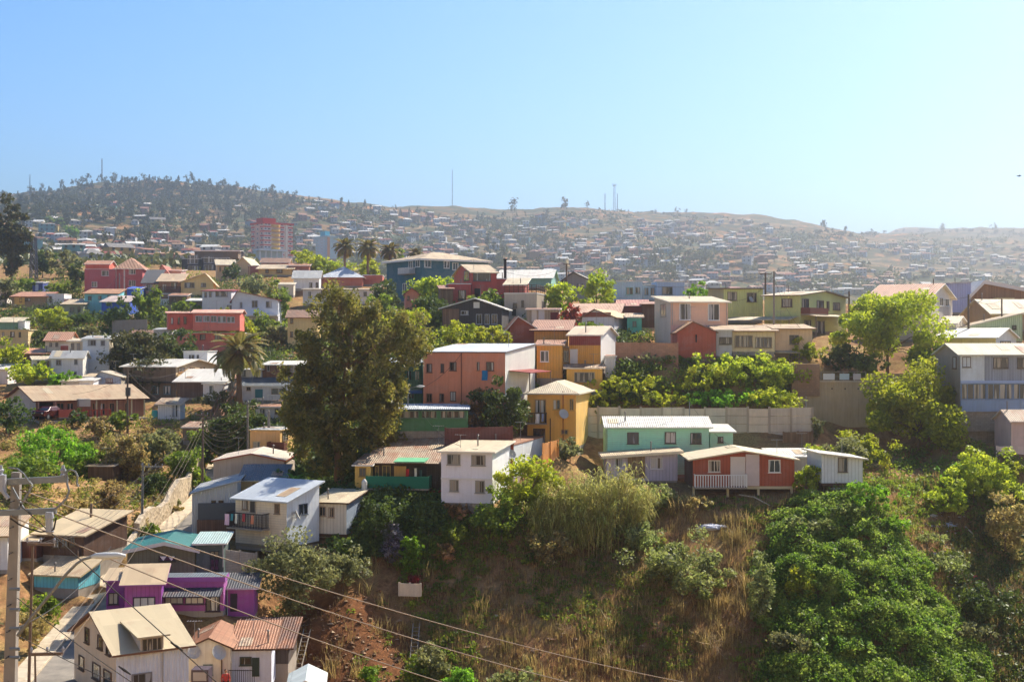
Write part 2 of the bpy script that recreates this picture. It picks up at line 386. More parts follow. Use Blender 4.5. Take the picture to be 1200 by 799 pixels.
# ------------------------------------------------------------------ houses
HOUSES=[]
class House:
    def __init__(s,name,label,cat='house',group=None):
        s.name,s.label,s.cat,s.group=name,label,cat,group; s.vols=[]; s.ops=[]; HOUSES.append(s)
    def vol(s,L,Rr,eave,base,Y,yaw=0,S=None,D=6.0,roof='shed',rise=.8,rp=.5,o=.35,wm=None,wm2=None,rm=None,fas=None,found=2.5,fm=None,pad=True,t=.12,wname='wall'):
        th=R(yaw); cs,sn=math.cos(th),math.sin(th); kL=(L-CX)/F; kR=(Rr-CX)/F
        if yaw>=0:
            ox,oy=kL*Y,Y; W=(kR*oy-ox)/(cs-kR*sn)
        else:
            ax,ay=kR*Y,Y; W=(ax-kL*ay)/(cs-kL*sn); ox,oy=ax-W*cs,ay-W*sn
        W=max(W,.4)
        if S is not None:
            kS=(S-CX)/F
            if S<L: ax,ay=ox,oy
            else: ax,ay=ox+W*cs,oy+W*sn
            den=(sn+kS*cs); D=(ax-kS*ay)/den if abs(den)>1e-4 else D
            if D<1.5 or D>12.5:
                y2=yaw+(3 if S<L else -3)
                if abs(y2)<62: return s.vol(L,Rr,eave,base,Y,y2,S,6.0,roof,rise,rp,o,wm,wm2,rm,fas,found,fm,pad,t,wname)
                D=min(max(D,3),14)
        zb=-(base-CY)/F*Y; H=(base-eave)/F*Y
        v=dict(O=(ox,oy,zb),th=th,W=W,D=D,H=H,roof=roof,rise=rise,rp=rp,o=o,wm=wm,wm2=wm2,rm=rm,fas=fas,found=found,fm=fm,t=t,wname=wname)
        v['M']=Matrix.Translation((ox,oy,zb))@Matrix.Rotation(th,4,'Z')
        s.vols.append(v)
        if pad:
            nx=max(2,int(W/3)+1); ny=max(2,int(D/4)+1)
            for i in range(nx):
                for j in range(ny):
                    lx,ly=W*i/(nx-1),D*j/(ny-1); q=v['M']@Vector((lx,ly,-.25))
                    T(CX+F*q.x/q.y, CY-F*q.z/q.y, q.y)
        return s
    # ---- wall coordinates from photo pixels
    def _front(s,v,px,py):
        k=(px-CX)/F; ox,oy,zb=v['O']; cs,sn=math.cos(v['th']),math.sin(v['th'])
        t=(k*oy-ox)/(cs-k*sn); return t, -(py-CY)/F*(oy+t*sn)-zb
    def _side(s,v,px,py,which):
        k=(px-CX)/F; ox,oy,zb=v['O']; cs,sn=math.cos(v['th']),math.sin(v['th'])
        if which=='R': ox,oy=ox+v['W']*cs,oy+v['W']*sn
        t=(k*oy-ox)/(-sn-k*cs); return t, -(py-CY)/F*(oy+t*cs)-zb
    def rect(s,v,face,x0,x1,y0,y1):
        """-> (matrix of wall-local frame at lower left corner, width, height)"""
        xm,ym=(x0+x1)/2,(y0+y1)/2
        if face=='F':
            a=s._front(v,x0,ym)[0]; b=s._front(v,x1,ym)[0]; zt=s._front(v,xm,y0)[1]; zb=s._front(v,xm,y1)[1]
            m=Matrix.Translation((a,0,zb)); w=b-a
        else:
            a=s._side(v,x0,ym,face)[0]; b=s._side(v,x1,ym,face)[0]; lo,hi=min(a,b),max(a,b); zt=s._side(v,xm,y0,face)[1]; zb=s._side(v,xm,y1,face)[1]; w=hi-lo
            if face=='R': m=Matrix.Translation((v['W'],lo,zb))@Matrix.Rotation(R(90),4,'Z')
            else: m=Matrix.Translation((0,hi,zb))@Matrix.Rotation(R(-90),4,'Z')
        return v['M']@m,max(w,.15),max(zt-zb,.15)
    def w(s,face,*rects,fr=(225,223,218),kind='window',mull=1,g=None,bar=.07,sill=True):
        for r in rects: s.ops.append(('win',len(s.vols)-1,face,r,dict(fr=fr,kind=kind,mull=mull,g=g,bar=bar,sill=sill)))
        return s
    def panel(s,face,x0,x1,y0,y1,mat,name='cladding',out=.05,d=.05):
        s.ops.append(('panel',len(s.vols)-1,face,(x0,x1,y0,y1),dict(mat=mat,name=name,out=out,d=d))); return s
    def balc(s,face,x0,x1,y0,y1,out=1.1,mat=None,slab=None,gap=.16,solid=False,name='balcony',top=None):
        s.ops.append(('balc',len(s.vols)-1,face,(x0,x1,y0,y1),dict(out=out,mat=mat,slab=slab,gap=gap,solid=solid,name=name))); return s
    def awn(s,face,x0,x1,y0,y1,out=1.6,drop=.5,mat=None,posts=True,name='awning',pz=2.3):
        s.ops.append(('awn',len(s.vols)-1,face,(x0,x1,y0,y1),dict(out=out,drop=drop,mat=mat,posts=posts,name=name,pz=pz))); return s
    def dish(s,face,px,py,r=.38):
        s.ops.append(('dish',len(s.vols)-1,face,(px,px+1,py,py+1),dict(r=r))); return s
    def stilts(s,xs,length=2.5,mat=None,w=.16,beam=True):
        s.ops.append(('stilts',len(s.vols)-1,'F',xs,dict(length=length,mat=mat,w=w,beam=beam))); return s
    def pipe(s,face,px,y0,y1,mat=None):
        s.ops.append(('pipe',len(s.vols)-1,face,(px,px+1,y0,y1),dict(mat=mat))); return s
    def cloth(s,face,items,out=1.15):
        s.ops.append(('cloth',len(s.vols)-1,face,items,dict(out=out))); return s
    def call(s,fn):
        s.ops.append(('call',len(s.vols)-1,None,fn,None)); return s
    # ---- building
    def build(s):
        v0=s.vols[0]; root=empty(s.name,v0['O'],v0['th']); tag(root,s.label,s.cat,s.group); s.root=root
        inv=(Matrix.Translation(v0['O'])@Matrix.Rotation(v0['th'],4,'Z')).inverted(); s.inv=inv
        for v in s.vols: s._vol(v,inv)
        for op in s.ops: getattr(s,'_'+op[0])(s.vols[op[1]],op[2],op[3],op[4] or {},inv)
        return root
    def part(s,name,mb,mats,M): return obj(name,mb,mats,s.root,s.inv@M)
    def _vol(s,v,inv):
        W,D,H,rise,rp,o,t=v['W'],v['D'],v['H'],v['rise'],v['rp'],v['o'],v['t']; k=v['roof']; e=t*.5
        mb=MB(); rt=[]   # roof top polygons
        def slope(x,y):
            if k=='gx': return H+(rise*(1-abs(y-rp*D)/(rp*D if y<rp*D else (1-rp)*D)))
            if k=='gy': return H+(rise*(1-abs(x-rp*W)/(rp*W if x<rp*W else (1-rp)*W)))
            if k=='shed': return H+rise*y/D
            if k=='shedx': return H+rise*x/W
            return H
        z=slope
        if k=='gx':
            sf=rise/(rp*D); sb=rise/((1-rp)*D); yr=rp*D
            A=[(-o,-o,H-sf*o),(W+o,-o,H-sf*o),(W+o,yr,H+rise),(-o,yr,H+rise)]
            B=[(-o,yr,H+rise),(W+o,yr,H+rise),(W+o,D+o,H-sb*o),(-o,D+o,H-sb*o)]; rt=[A,B]
        elif k=='gy':
            sl=rise/(rp*W); sr=rise/((1-rp)*W); xr=rp*W
            A=[(-o,-o,H-sl*o),(xr,-o,H+rise),(xr,D+o,H+rise),(-o,D+o,H-sl*o)]
            B=[(xr,-o,H+rise),(W+o,-o,H-sr*o),(W+o,D+o,H-sr*o),(xr,D+o,H+rise)]; rt=[A,B]
        elif k=='shed':
            sl=rise/D; rt=[[(-o,-o,H-sl*o),(W+o,-o,H-sl*o),(W+o,D+o,H+rise+sl*o),(-o,D+o,H+rise+sl*o)]]
        elif k=='shedx':
            sl=rise/W; rt=[[(-o,-o,H-sl*o),(W+o,-o,H+rise+sl*o),(W+o,D+o,H+rise+sl*o),(-o,D+o,H-sl*o)]]
        elif k=='flat':
            rt=[[(-o,-o,H),(W+o,-o,H),(W+o,D+o,H),(-o,D+o,H)]]
        elif k=='hip':
            h=min(W,D)/2; a=(h,D/2 if D<=W else h,H+rise); b=(W-h,D/2 if D<=W else D-h,H+rise); zo=H-rise/h*o
            c4=[(-o,-o,zo),(W+o,-o,zo),(W+o,D+o,zo),(-o,D+o,zo)]
            if W>=D: rt=[[c4[0],c4[1],b,a],[c4[1],c4[2],b],[c4[2],c4[3],a,b],[c4[3],c4[0],a]]
            else: rt=[[c4[0],c4[1],a],[c4[1],c4[2],b,a],[c4[2],c4[3],b],[c4[3],c4[0],a,b]]
            if abs(W-D)<.05: rt=[[c4[0],c4[1],a],[c4[1],c4[2],a],[c4[2],c4[3],a],[c4[3],c4[0],a]]
        # walls
        def top(pts): return [(x,y,z(x,y)-e) for x,y in pts]
        fr=[(0,0)]+([(rp*W,0)] if k=='gy' else [])+[(W,0)]
        rg=[(W,0)]+([(W,rp*D)] if k=='gx' else [])+[(W,D)]
        bk=[(W,D)]+([(rp*W,D)] if k=='gy' else [])+[(0,D)]
        lf=[(0,D)]+([(0,rp*D)] if k=='gx' else [])+[(0,0)]
        for i,pts in enumerate((fr,rg,bk,lf)):
            lo=[(pts[0][0],pts[0][1],0),(pts[-1][0],pts[-1][1],0)]
            poly=lo+top(pts)[::-1]
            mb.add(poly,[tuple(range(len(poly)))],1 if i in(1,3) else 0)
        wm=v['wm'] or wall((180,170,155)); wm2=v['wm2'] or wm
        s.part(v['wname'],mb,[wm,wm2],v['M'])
        # roof slab
        if v['rm'] is not None:
            rb=MB(); 
            idx={};vs=[]
            def vi(p):
                key=tuple(round(q,3) for q in p)
                if key not in idx: idx[key]=len(vs); vs.append(p)
                return idx[key]
            polys=[[vi(p) for p in q] for q in rt]; n=len(vs); cnt={}
            for q in polys:
                for a,b in zip(q,q[1:]+q[:1]): cnt.setdefault(frozenset((a,b)),[]).append((a,b))
            rb.add(vs+[(p[0],p[1],p[2]-t) for p in vs],[tuple(q) for q in polys],0)
            b0=0
            for q in polys: rb.f.append(tuple(i+n for i in q[::-1])); rb.m.append(1)
            for kk,l in cnt.items():
                if len(l)==1: a,b=l[0]; rb.f.append((b,a,a+n,b+n)); rb.m.append(1)
            s.part('roof',rb,[v['rm'],v['fas'] or WHITE()],v['M'])
        if v['found']>0:
            fb=MB().box(.03,W-.03,.03,D-.03,-v['found'],-.002)
            s.part('foundation',fb,v['fm'] or wall((140,130,118),'concrete'),v['M'])
    def _win(s,v,face,r,k,inv):
        M,w,h=s.rect(v,face,*r); b=min(k['bar'],w*.16,h*.16); mb=MB(); d=.07
        mb.box(0,b,-d,-.002,0,h); mb.box(w-b,w,-d,-.002,0,h); mb.box(b,w-b,-d,-.002,0,b); mb.box(b,w-b,-d,-.002,h-b,h)
        n=k['mull']; 
        for i in range(1,n+1):
            if k['kind']=='window' or n>1:
                x=w*i/(n+1); mb.box(x-b*.4,x+b*.4,-d+.01,-.002,b,h-b)
        if k['sill'] and k['kind']=='window': mb.box(-.06,w+.06,-.13,-.003,-.05,-.001)
        fm=simple(k['fr'],.55,name='window_frame_paint')
        if k['kind']=='door':
            o=obj('door_frame',mb,fm,s.root,s.inv@M); o.name='door'
            pm=k['g'] if k['g'] is not None and not isinstance(k['g'],int) else simple((90,70,55),.6,name='door_paint')
            pb=MB().box(b,w-b,-.05,-.01,b*.5,h-b); obj('door_leaf',pb,pm,o)
        else:
            o=obj('window',mb,fm,s.root,s.inv@M)
            gi=k['g'] if isinstance(k['g'],int) else rnd.randrange(6)
            pb=MB().add([(b*.9,-.028,b*.9),(w-b*.9,-.028,b*.9),(w-b*.9,-.028,h-b*.9),(b*.9,-.028,h-b*.9)],[(0,1,2,3)])
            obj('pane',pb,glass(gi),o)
    def _panel(s,v,face,r,k,inv):
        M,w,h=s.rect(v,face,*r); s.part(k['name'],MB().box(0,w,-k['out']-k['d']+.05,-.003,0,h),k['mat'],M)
    def _balc(s,v,face,r,k,inv):
        M,w,h=s.rect(v,face,*r); out=k['out']; m=k['mat'] or WHITE()
        sl=s.part(k['name'],MB().box(0,w,-out,-.003,-.14,0),k['slab'] or simple((150,140,128),.8),M)
        rb=MB(); g=k['gap']
        if k['solid']:
            rb.box(0,w,-out,-out+.06,.002,h); rb.box(0,.06,-out+.061,-.004,.002,h); rb.box(w-.06,w,-out+.061,-.004,.002,h)
        else:
            rb.box(0,w,-out,-out+.06,h-.07,h); rb.box(0,.06,-out+.061,-.01,h-.07,h); rb.box(w-.06,w,-out+.061,-.01,h-.07,h)
            n=max(2,int(w/g))
            for i in range(n+1):
                x=.025+(w-.05)*i/n; rb.box(x-.03*g/.16,x+.03*g/.16,-out+.015,-out+.05,.002,h-.071)
            n=max(2,int(out/g))
            for i in range(1,n):
                y=-out*i/n; rb.box(.01,.05,y-.02,y+.02,.002,h-.071); rb.box(w-.05,w-.01,y-.02,y+.02,.002,h-.071)
        obj('railing',rb,m,sl)
    def _awn(s,v,face,r,k,inv):
        M,w,h=s.rect(v,face,*r); out,dr=k['out'],k['drop']
        q=[(0,-.02,h),(w,-.02,h),(w,-out,h-dr),(0,-out,h-dr)]
        mb=MB().add(q+[(a,b,z-.07) for a,b,z in q],[(3,2,1,0),(4,5,6,7),(0,1,5,4),(1,2,6,5),(2,3,7,6),(3,0,4,7)])
        a=s.part(k['name'],mb,k['mat'] or roofm((190,185,175)),M)
        if k['posts']:
            for x in (.08,w-.08):
                obj('post',MB().box(x-.05,x+.05,-out+.05,-out+.15,h-dr-k['pz'],h-dr-.03),simple((120,105,90),.7),a)
    def _dish(s,v,face,r,k,inv):
        M,w,h=s.rect(v,face,*r); R0=k['r']; mb=MB(); n=14
        ax=Vector((.55,-.7,.45)).normalized(); u=ax.cross(Vector((0,0,1))).normalized(); q=u.cross(ax); c0=Vector((0,-.35,0))
        rings=[]
        for i,(rr,dd) in enumerate(((.02,0),(.5,.05),(1,.2))):
            for j in range(n):
                a=2*math.pi*j/n; rings.append(c0+ax*dd*R0+(u*math.cos(a)+q*math.sin(a))*rr*R0)
        fs=[]
        for i in range(2):
            for j in range(n): fs.append((i*n+j,i*n+(j+1)%n,(i+1)*n+(j+1)%n,(i+1)*n+j))
        fs.append(tuple(range(n)))
        mb.add(rings,fs); mb.add([p-ax*.03 for p in rings],[f[::-1] for f in fs])
        mb.tube([(0,0,-.2),(0,-.3,-.25),c0],.025,6); mb.tube([c0+q*-R0,c0+ax*R0*.9],.015,5); mb.box(-.03,.03,-.04,.04,-.03,.03)
        s.part('satellite_dish',mb,simple((185,183,178),.45,name='dish_paint'),M)
    def _stilts(s,v,face,xs,k,inv):
        m=k['mat'] or simple((150,135,112),.8,name='timber')
        y0,y1=.15,v['D']-.3
        for px in xs:
            t=s._front(v,px,CY)[0]
            for y in (y0,max(y0+.5,min(y1,v['D']*.5)),y1):
                q=v['M']@Vector((t,y,0)); L=q.z-ground(q.x,q.y)+.5
                s.part('stilt',MB().box(-k['w']/2,k['w']/2,-k['w']/2,k['w']/2,-max(.4,min(L,6)),-.2),m,v['M']@Matrix.Translation((t,y,0)))
        if k['beam']: s.part('floor_beam',MB().box(-.05,v['W']+.05,-.04,.14,-.24,-.003),m,v['M'])
        s.part('floor_deck',MB().box(0,v['W'],.142,v['D'],-.2,-.004),simple((95,80,64),.85,name='timber'),v['M'])
    def _pipe(s,v,face,r,k,inv):
        M,w,h=s.rect(v,face,*r); s.part('drainpipe',MB().tube([(0,-.07,0),(0,-.07,h)],.045,6),k['mat'] or simple((170,168,165),.5),M)
    def _cloth(s,v,face,items,k,inv):
        for (x0,x1,y0,y1,rgb) in items:
            M,w,h=s.rect(v,face,x0,x1,y0,y1); mb=MB(); n=6; vs=[]
            for i in range(n+1):
                for zz in (0,h*.5,h): vs.append((w*i/n+.04*math.sin(zz*3+i),-k['out']-.05+.05*math.sin(i*1.7+zz),zz))
            mb.add(vs,[(i*3+j,i*3+3+j,i*3+4+j,i*3+1+j) for i in range(n) for j in range(2)])
            o=obj('hanging_cloth',mb,simple(rgb,.85,name='cloth'),None,M)
            CLOTHES.append((o,rgb,s.label))
    def _call(s,v,face,fn,k,inv): fn(s,v)
CLOTHES=[]
# ------------------------------------------------------------------ the neighbourhood
def RM(kind,ax='x'):
    return {'white':roofm((204,201,192),ax,.22),'grey':roofm((158,160,160),ax,.15),'blue':roofm((184,192,200),ax,.06),
     'tan':roofm((182,158,126),ax,.35),'sand':roofm((190,170,138),ax,.3),'rust':roofm((158,112,84),ax,.55),'brown':roofm((128,92,68),ax,.4),'red':roofm((140,48,42),ax,.2),
     'tile':roofm((184,126,92),ax,.35,'tile'),'dark':roofm((70,72,78),ax,.15),'teal':roofm((40,110,108),ax,.08),'cream':roofm((196,182,152),ax,.3),
     'old':roofm((170,150,126),ax,.7),'slate':roofm((95,104,112),ax,.2)}[kind]
WD=wall((120,92,66),'wood'); WDD=wall((84,64,50),'wood'); CONC=wall((150,142,130),'concrete'); BLK=wall((150,138,122),'block'); STN=wall((196,178,148),'stone')
DK=simple((40,38,38),.7); BROWN=simple((88,62,46),.75,name='timber'); RED=simple((150,60,48),.7)
WHT=lambda k='plain': wall((222,222,222),k,.25)
H=House
# ---- lower left, along the road
h=H('house','cream and white gabled house with tan roof and dormer beside the road')
h.vol(136,221,763,838,84,34,S=87,roof='gx',rise=1.75,o=.35,wm=wall((200,208,218),'corr'),wm2=wall((214,190,156)),rm=roofm((186,170,138),'x',.12,'flat'),fas=simple((120,84,62),.7),found=3)  # cream gable and blue-white front also carry painted bounce light and sky tint
h.w('L',(100,105,735,753),(115,120.5,744,760),(125,130,756,767),(93,99,768,784),(109,118,777,796),(122,131,785,802),fr=(96,74,58),mull=0,g=0).w('F',(154,178,788,806),fr=(120,120,124),mull=2,g=2).pipe('F',190.5,752,835)
def dormer(s,v):
    M,w,hh=s.rect(v,'F',163,190,747,765); M=M@Matrix.Translation((0,-.25,.1))
    d=s.part('dormer',MB().box(0,w,0,2.6,-.1,hh),wall((176,166,150)),M)
    rf=MB().add([(-.3,-.35,hh+.02),(w+.3,-.35,hh+.02),(w+.3,2.9,hh+.5),(-.3,2.9,hh+.5),(-.3,-.35,hh+.12),(w+.3,-.35,hh+.12),(w+.3,2.9,hh+.6),(-.3,2.9,hh+.6)],[(3,2,1,0),(4,5,6,7),(0,1,5,4),(1,2,6,5),(2,3,7,6),(3,0,4,7)])
    obj('dormer_roof',rf,roofm((186,170,138),'x',.12,'flat'),d)
    f=MB(); 
    for i in range(5): x=.1+(w-.2)*i/4; f.box(x-.03,x+.03,-.06,-.003,.1,hh-.06)
    f.box(.07,w-.07,-.055,-.004,.06,.12); f.box(.07,w-.07,-.055,-.004,hh-.1,hh-.05)
    obj('dormer_window',f,simple((150,140,128),.6),d)
    obj('pane',MB().add([(.1,-.02,.1),(w-.1,-.02,.1),(w-.1,-.02,hh-.08),(.1,-.02,hh-.08)],[(0,1,2,3)]),glass(1),d)
h.call(dormer)
h=H('house','small white house with orange tiled roof and two dishes behind the gabled house')
h.vol(220,270,757,806,93,4,D=5.5,roof='gy',rise=.62,rp=.5,o=.25,wm=wall((226,216,202)),rm=roofm((174,124,94),'y',.6,'tile'),fas=BROWN)
h.w('F',(238,249,778,790),fr=(90,110,92),mull=1).dish('F',227,761,.5).dish('F',257,762,.5).pipe('F',260,772,800,BROWN).pipe('F',271,757,800)
h.vol(272,318,758.5,806,94,4,D=5,roof='shed',rise=.75,o=.3,wm=wall((200,206,222)),rm=RM('rust'),fas=BROWN)
h.w('F',(281,295,769,779),fr=(70,80,72),mull=0,g=0).w('F',(295.5,304,770,792),kind='door',fr=(58,72,62),g=simple((52,66,58),.6))
h=H('house','violet house with long verandah and tan shed roof below the olive green house')
h.vol(124.5,145.7,679,716,100.2,8,D=2.5,roof='shed',rise=.4,o=.2,wm=wall((112,44,126)),rm=roofm((182,160,128),'x',.2,'flat'),fas=simple((150,90,150),.7)).w('F',(127,139,694,708),fr=(60,44,60),mull=1)
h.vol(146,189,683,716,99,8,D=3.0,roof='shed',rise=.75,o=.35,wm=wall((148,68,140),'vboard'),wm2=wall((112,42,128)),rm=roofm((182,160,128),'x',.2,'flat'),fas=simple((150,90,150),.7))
h.w('F',(156,182,699,712),fr=(60,44,60),mull=2,g=3)
h.vol(189.5,262,676,716,101.5,3,D=1.8,roof='flat',o=.12,wm=wall((148,70,142)),rm=RM('slate'),fas=simple((152,84,160),.7),t=.35)
h.awn('F',189.5,262,688,697,out=1.7,drop=.35,mat=RM('dark'),posts=False).w('F',(193,215,699,707.5),(217,239,699,707.5),fr=(92,70,96),mull=2,g=3).w('F',(241,258,698,716),fr=(60,44,60),mull=2,g=0)
h.vol(266,298,687,722,103,4,D=2.5,roof='shed',rise=.5,o=.35,wm=wall((146,66,142)),rm=RM('dark'),fas=simple((190,180,196),.6))
h.w('F',(270,278,695,716),kind='door',fr=(60,40,62),g=simple((48,40,52),.5)).pipe('F',266.5,690,728)
h=H('house','dark olive house with teal roof and pale fascia above the violet house')
h.vol(149,229,643,684,106,6,D=6.5,roof='gy',rise=.55,rp=.55,o=.35,wm=wall((92,94,70),'vboard'),rm=roofm((40,110,108),'y',.08),fas=simple((205,205,200),.5),t=.28)
h.w('F',(186,206,651,657.5),fr=(60,62,48),mull=2,g=0)
def vcurt(s,v):
    for a,b in ((187.5,195.5),(197,205)):
        M,w,hh=s.rect(v,'F',a,b,651.4,656.8)
        s.part('curtain',MB().add([(0,-.085,hh),(w,-.085,hh),(w/2,-.085,.02),(0,-.075,hh),(w,-.075,hh),(w/2,-.075,.02)],[(2,1,0),(3,4,5),(0,1,4,3),(1,2,5,4),(2,0,3,5)]),simple((225,225,220),.8),M)
h.call(vcurt)
h.vol(230,262,636,684,106.5,6,D=5,roof='shed',rise=.15,o=.3,wm=wall((62,78,76)),rm=roofm((160,182,180),'x',.1),fas=simple((205,205,200),.5))
h.w('F',(246,257,645,668),fr=(44,54,54),mull=1,g=0).pipe('F',261.5,636,664)
h=H('house','pale corrugated workshop with grey tarpaulin front at the roadside')
h.vol(225,278,577,628,117,6,D=8,roof='shedx',rise=.95,o=.25,wm=wall((176,180,182),'corr'),rm=RM('grey'),fas=simple((150,148,142),.6))
h.w('F',(247.5,253,586,589.5),(256,262,586,589.5),fr=(60,60,60),mull=0,g=0)
h.panel('F',232.5,275.5,589,608,simple((92,94,96),.85,name='tarpaulin'),'tarpaulin',.3,.06).panel('F',231.5,276,608,628,wall((112,78,58),'wood'),'fence_panel',.45,.06)
h=H('house','cream hut with sloping grey metal roof and a laundry balcony on angled props')
h.vol(276,336,586,641,112,-30,S=374,pad=False,roof='shed',rise=1.1,o=.35,wm=wall((222,206,178),'board'),wm2=wall((206,214,226)),rm=RM('blue'),fas=simple((175,180,185),.5),found=.5)  # warm bounce light painted into the front wall, blue skylight into the side
h.w('F',(284,291,585.5,597),(322,328,590,602),fr=(140,120,100),mull=1).w('F',(293,300,586,601),fr=(170,160,145),kind='door',g=simple((70,64,60),.5)).w('R',(350,360,590,603),fr=(70,80,96),mull=1,g=2).dish('R',344,602,.45)
h.balc('F',275,316,599.5,617,out=1.0,mat=simple((62,46,40),.7)).stilts((278,300,333),3.5)
h.cloth('F',[(274.5,280.5,600,613,(236,196,214)),(281.5,285,600,608,(90,160,170)),(286.5,290,600,611,(226,220,206)),(295,299,600,609,(190,80,84)),(305,309,602,612,(226,150,120))])
h=H('hut','little white hut on stilts with patched pale roof below the big eucalyptus')
h.vol(368,406,588,626,115.5,-14,S=428,pad=False,roof='shed',rise=.55,o=.3,wm=wall((222,214,200),'vboard'),wm2=wall((128,142,160),'corr'),rm=RM('cream'),fas=BROWN,found=.3)
h.w('F',(374.5,382,593,604.5),(385,392,594,606),fr=(170,150,130),mull=1).stilts((370,388,404),2.2,BROWN)
h=H('shack','ramshackle yellow and green netted shack on stilts under a patchwork tan roof')
h.vol(416,434,544,571,121,-6,D=5,roof='shed',rise=.5,o=.25,wm=wall((186,152,62)),rm=RM('old'),found=1.0)
h.w('F',(421,429,548,558),fr=(120,100,60),mull=1)
h.vol(434,517,541,574,121.5,-6,D=7,pad=False,roof='shed',rise=1.5,o=.5,wm=wall((70,58,48),'wood'),wm2=wall((52,50,50),'vboard'),rm=RM('old'),fas=BROWN,found=.3)
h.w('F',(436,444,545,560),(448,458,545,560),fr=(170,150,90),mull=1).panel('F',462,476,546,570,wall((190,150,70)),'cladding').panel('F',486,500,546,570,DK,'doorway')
h.balc('F',433,506,556,570,out=1.6,mat=simple((28,112,88),.8,name='green_netting'),solid=True).stilts((440,466,490,514),4,RED)
h.awn('F',467,503,536,541,out=2.4,drop=.15,mat=simple((96,170,126),.8,name='green_cloth'),posts=False)
h.cloth('F',[(478,482,548,559,(190,50,60)),(488,491,547,560,(230,230,226)),(494,497,549,560,(60,90,90))])
h=H('house','plain white two storey house on a stone base above the bare slope')
h.vol(517,577,529,590,117,-12,S=600,roof='shed',rise=.35,o=.3,wm=wall((218,214,220),'plain',.2),wm2=wall((240,236,226),'plain',.2),rm=RM('cream'),fas=simple((226,220,206),.6),found=3,fm=wall((150,138,124),'stone'))  # shade and sunlight painted in: greyer front wall, brighter side wall
h.w('F',(524,539.5,532,544.5),(552.5,569,533,545.5),(527,537.5,562,575.5),(557,568,563,577.5),fr=(150,146,140),mull=2,g=1).panel('F',517,577,560.6,561.8,simple((226,222,222),.6),'ledge',.06,.1)
h.vol(536,602,520,560,124,-6,S=636,roof='flat',o=.05,wm=wall((146,66,50)),wm2=wall((210,218,230),'corr'),rm=RM('rust'),fas=simple((168,120,96),.7),found=2)
h.dish('F',600,531,.45)
h=H('house','deep yellow two storey house with hipped white roof, balcony and dish')
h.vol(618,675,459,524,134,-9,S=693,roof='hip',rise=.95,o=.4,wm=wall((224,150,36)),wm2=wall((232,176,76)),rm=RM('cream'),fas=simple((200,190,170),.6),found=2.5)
h.w('F',(627,640,468,484),fr=(160,120,70),mull=1,g=3).w('F',(648,657,468,480),(667.5,672.5,467,481),(657.5,666,503,509),fr=(190,150,80),mull=1,g=0).w('F',(625,639,502,520),fr=(80,60,44),mull=2,g=0)
h.balc('F',613,641,483,495,out=1.1,mat=simple((54,44,44),.6),gap=.14).dish('F',661,484,.5).pipe('F',660,458,524,simple((150,74,40),.6)).pipe('F',645,490,524,DK)
h.cloth('F',[(630,635,484,495,(232,232,236)),(637,640,484,493,(160,170,200))])
h=H('house','stacked yellow house with dark red upper wall and white sunlit gable')
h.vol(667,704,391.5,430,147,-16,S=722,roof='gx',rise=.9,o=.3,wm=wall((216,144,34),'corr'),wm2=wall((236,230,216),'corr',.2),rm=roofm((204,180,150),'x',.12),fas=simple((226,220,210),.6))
h.panel('F',667,704,392.5,404.5,wall((132,52,46),'corr'),'cladding',.04,.05).w('F',(668,677,409,426),kind='door',fr=(226,222,216),g=simple((224,222,224),.6))
h.vol(629,659,403.5,443,146,-4,D=6,roof='shed',rise=.5,o=.25,wm=wall((222,150,36),'vboard'),rm=RM('rust'),fas=simple((210,200,180),.6))
h.w('F',(633,643,411,424),fr=(232,232,230),mull=1,g=2)
h.vol(659.5,667,406,440,149,0,D=3,roof='flat',o=0,wm=wall((206,170,110)),rm=RM('old')).w('F',(660.5,666.5,411,424),fr=(228,222,206),mull=1)
h.vol(664,706,430.5,456,144.5,-3,D=2.4,roof='shed',rise=.3,o=.35,wm=wall((222,154,42)),rm=RM('old'),fas=simple((220,206,180),.6))
h.w('F',(673,697,436,447.5),fr=(150,140,120),mull=3,g=1)
h.vol(709,721,417,444,146,-8,D=3,roof='shed',rise=.1,o=.1,wm=wall((206,204,200),'corr',.2),rm=RM('rust'))
h=H('house','weathered timber house with sprawling rusted roofs and ochre boards above the yellow house')
h.vol(626,666,386,406,153,-5,D=7.5,roof='shed',rise=1.1,o=.5,wm=wall((196,142,60),'vboard'),rm=RM('rust'),fas=BROWN)
h.vol(597,626,382,406,154,3,D=8,roof='gy',rise=1.1,rp=.35,o=.35,wm=wall((132,68,54)),rm=roofm((166,118,88),'y',.6),fas=simple((216,212,206),.6))
h=H('house','terracotta apartment house with pale blue roof and blue cloth at a window')
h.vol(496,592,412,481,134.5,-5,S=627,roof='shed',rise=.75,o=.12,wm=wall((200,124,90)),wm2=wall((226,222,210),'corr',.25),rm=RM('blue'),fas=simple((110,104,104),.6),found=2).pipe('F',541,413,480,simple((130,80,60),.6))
h.w('F',(500,506.5,426,436.5),(516.5,520.5,426,436.5),(527,535,424,434.5),(500,506.5,461,471),(515,520.5,461,471),(527.5,534.5,458.5,470),fr=(120,84,70),mull=1)
h.w('F',(570,579,424,434.5),fr=(110,76,64),mull=1,g=0).w('F',(559,562,424,434),fr=(150,110,92),mull=0)
h.cloth('F',[(565,572,434,445.5,(40,128,184))],out=.12)
h.awn('R',596,622,433,437,out=2.2,drop=.2,mat=RM('red'),posts=True,pz=2)
h=H('house','green house with concrete block base beneath the terracotta apartment house')
h.vol(465,548,479,524,129,1,D=5,roof='shed',rise=.25,o=.2,wm=wall((64,116,72)),rm=RM('blue'),fas=simple((60,84,110),.6),fm=BLK)
h.panel('F',465.5,547.5,505,523.8,BLK,'block_base',.02,.05).w('F',(468,491,481,490),(494,512,481,490),(516,545,481,490),fr=(90,120,100),mull=3,g=1)
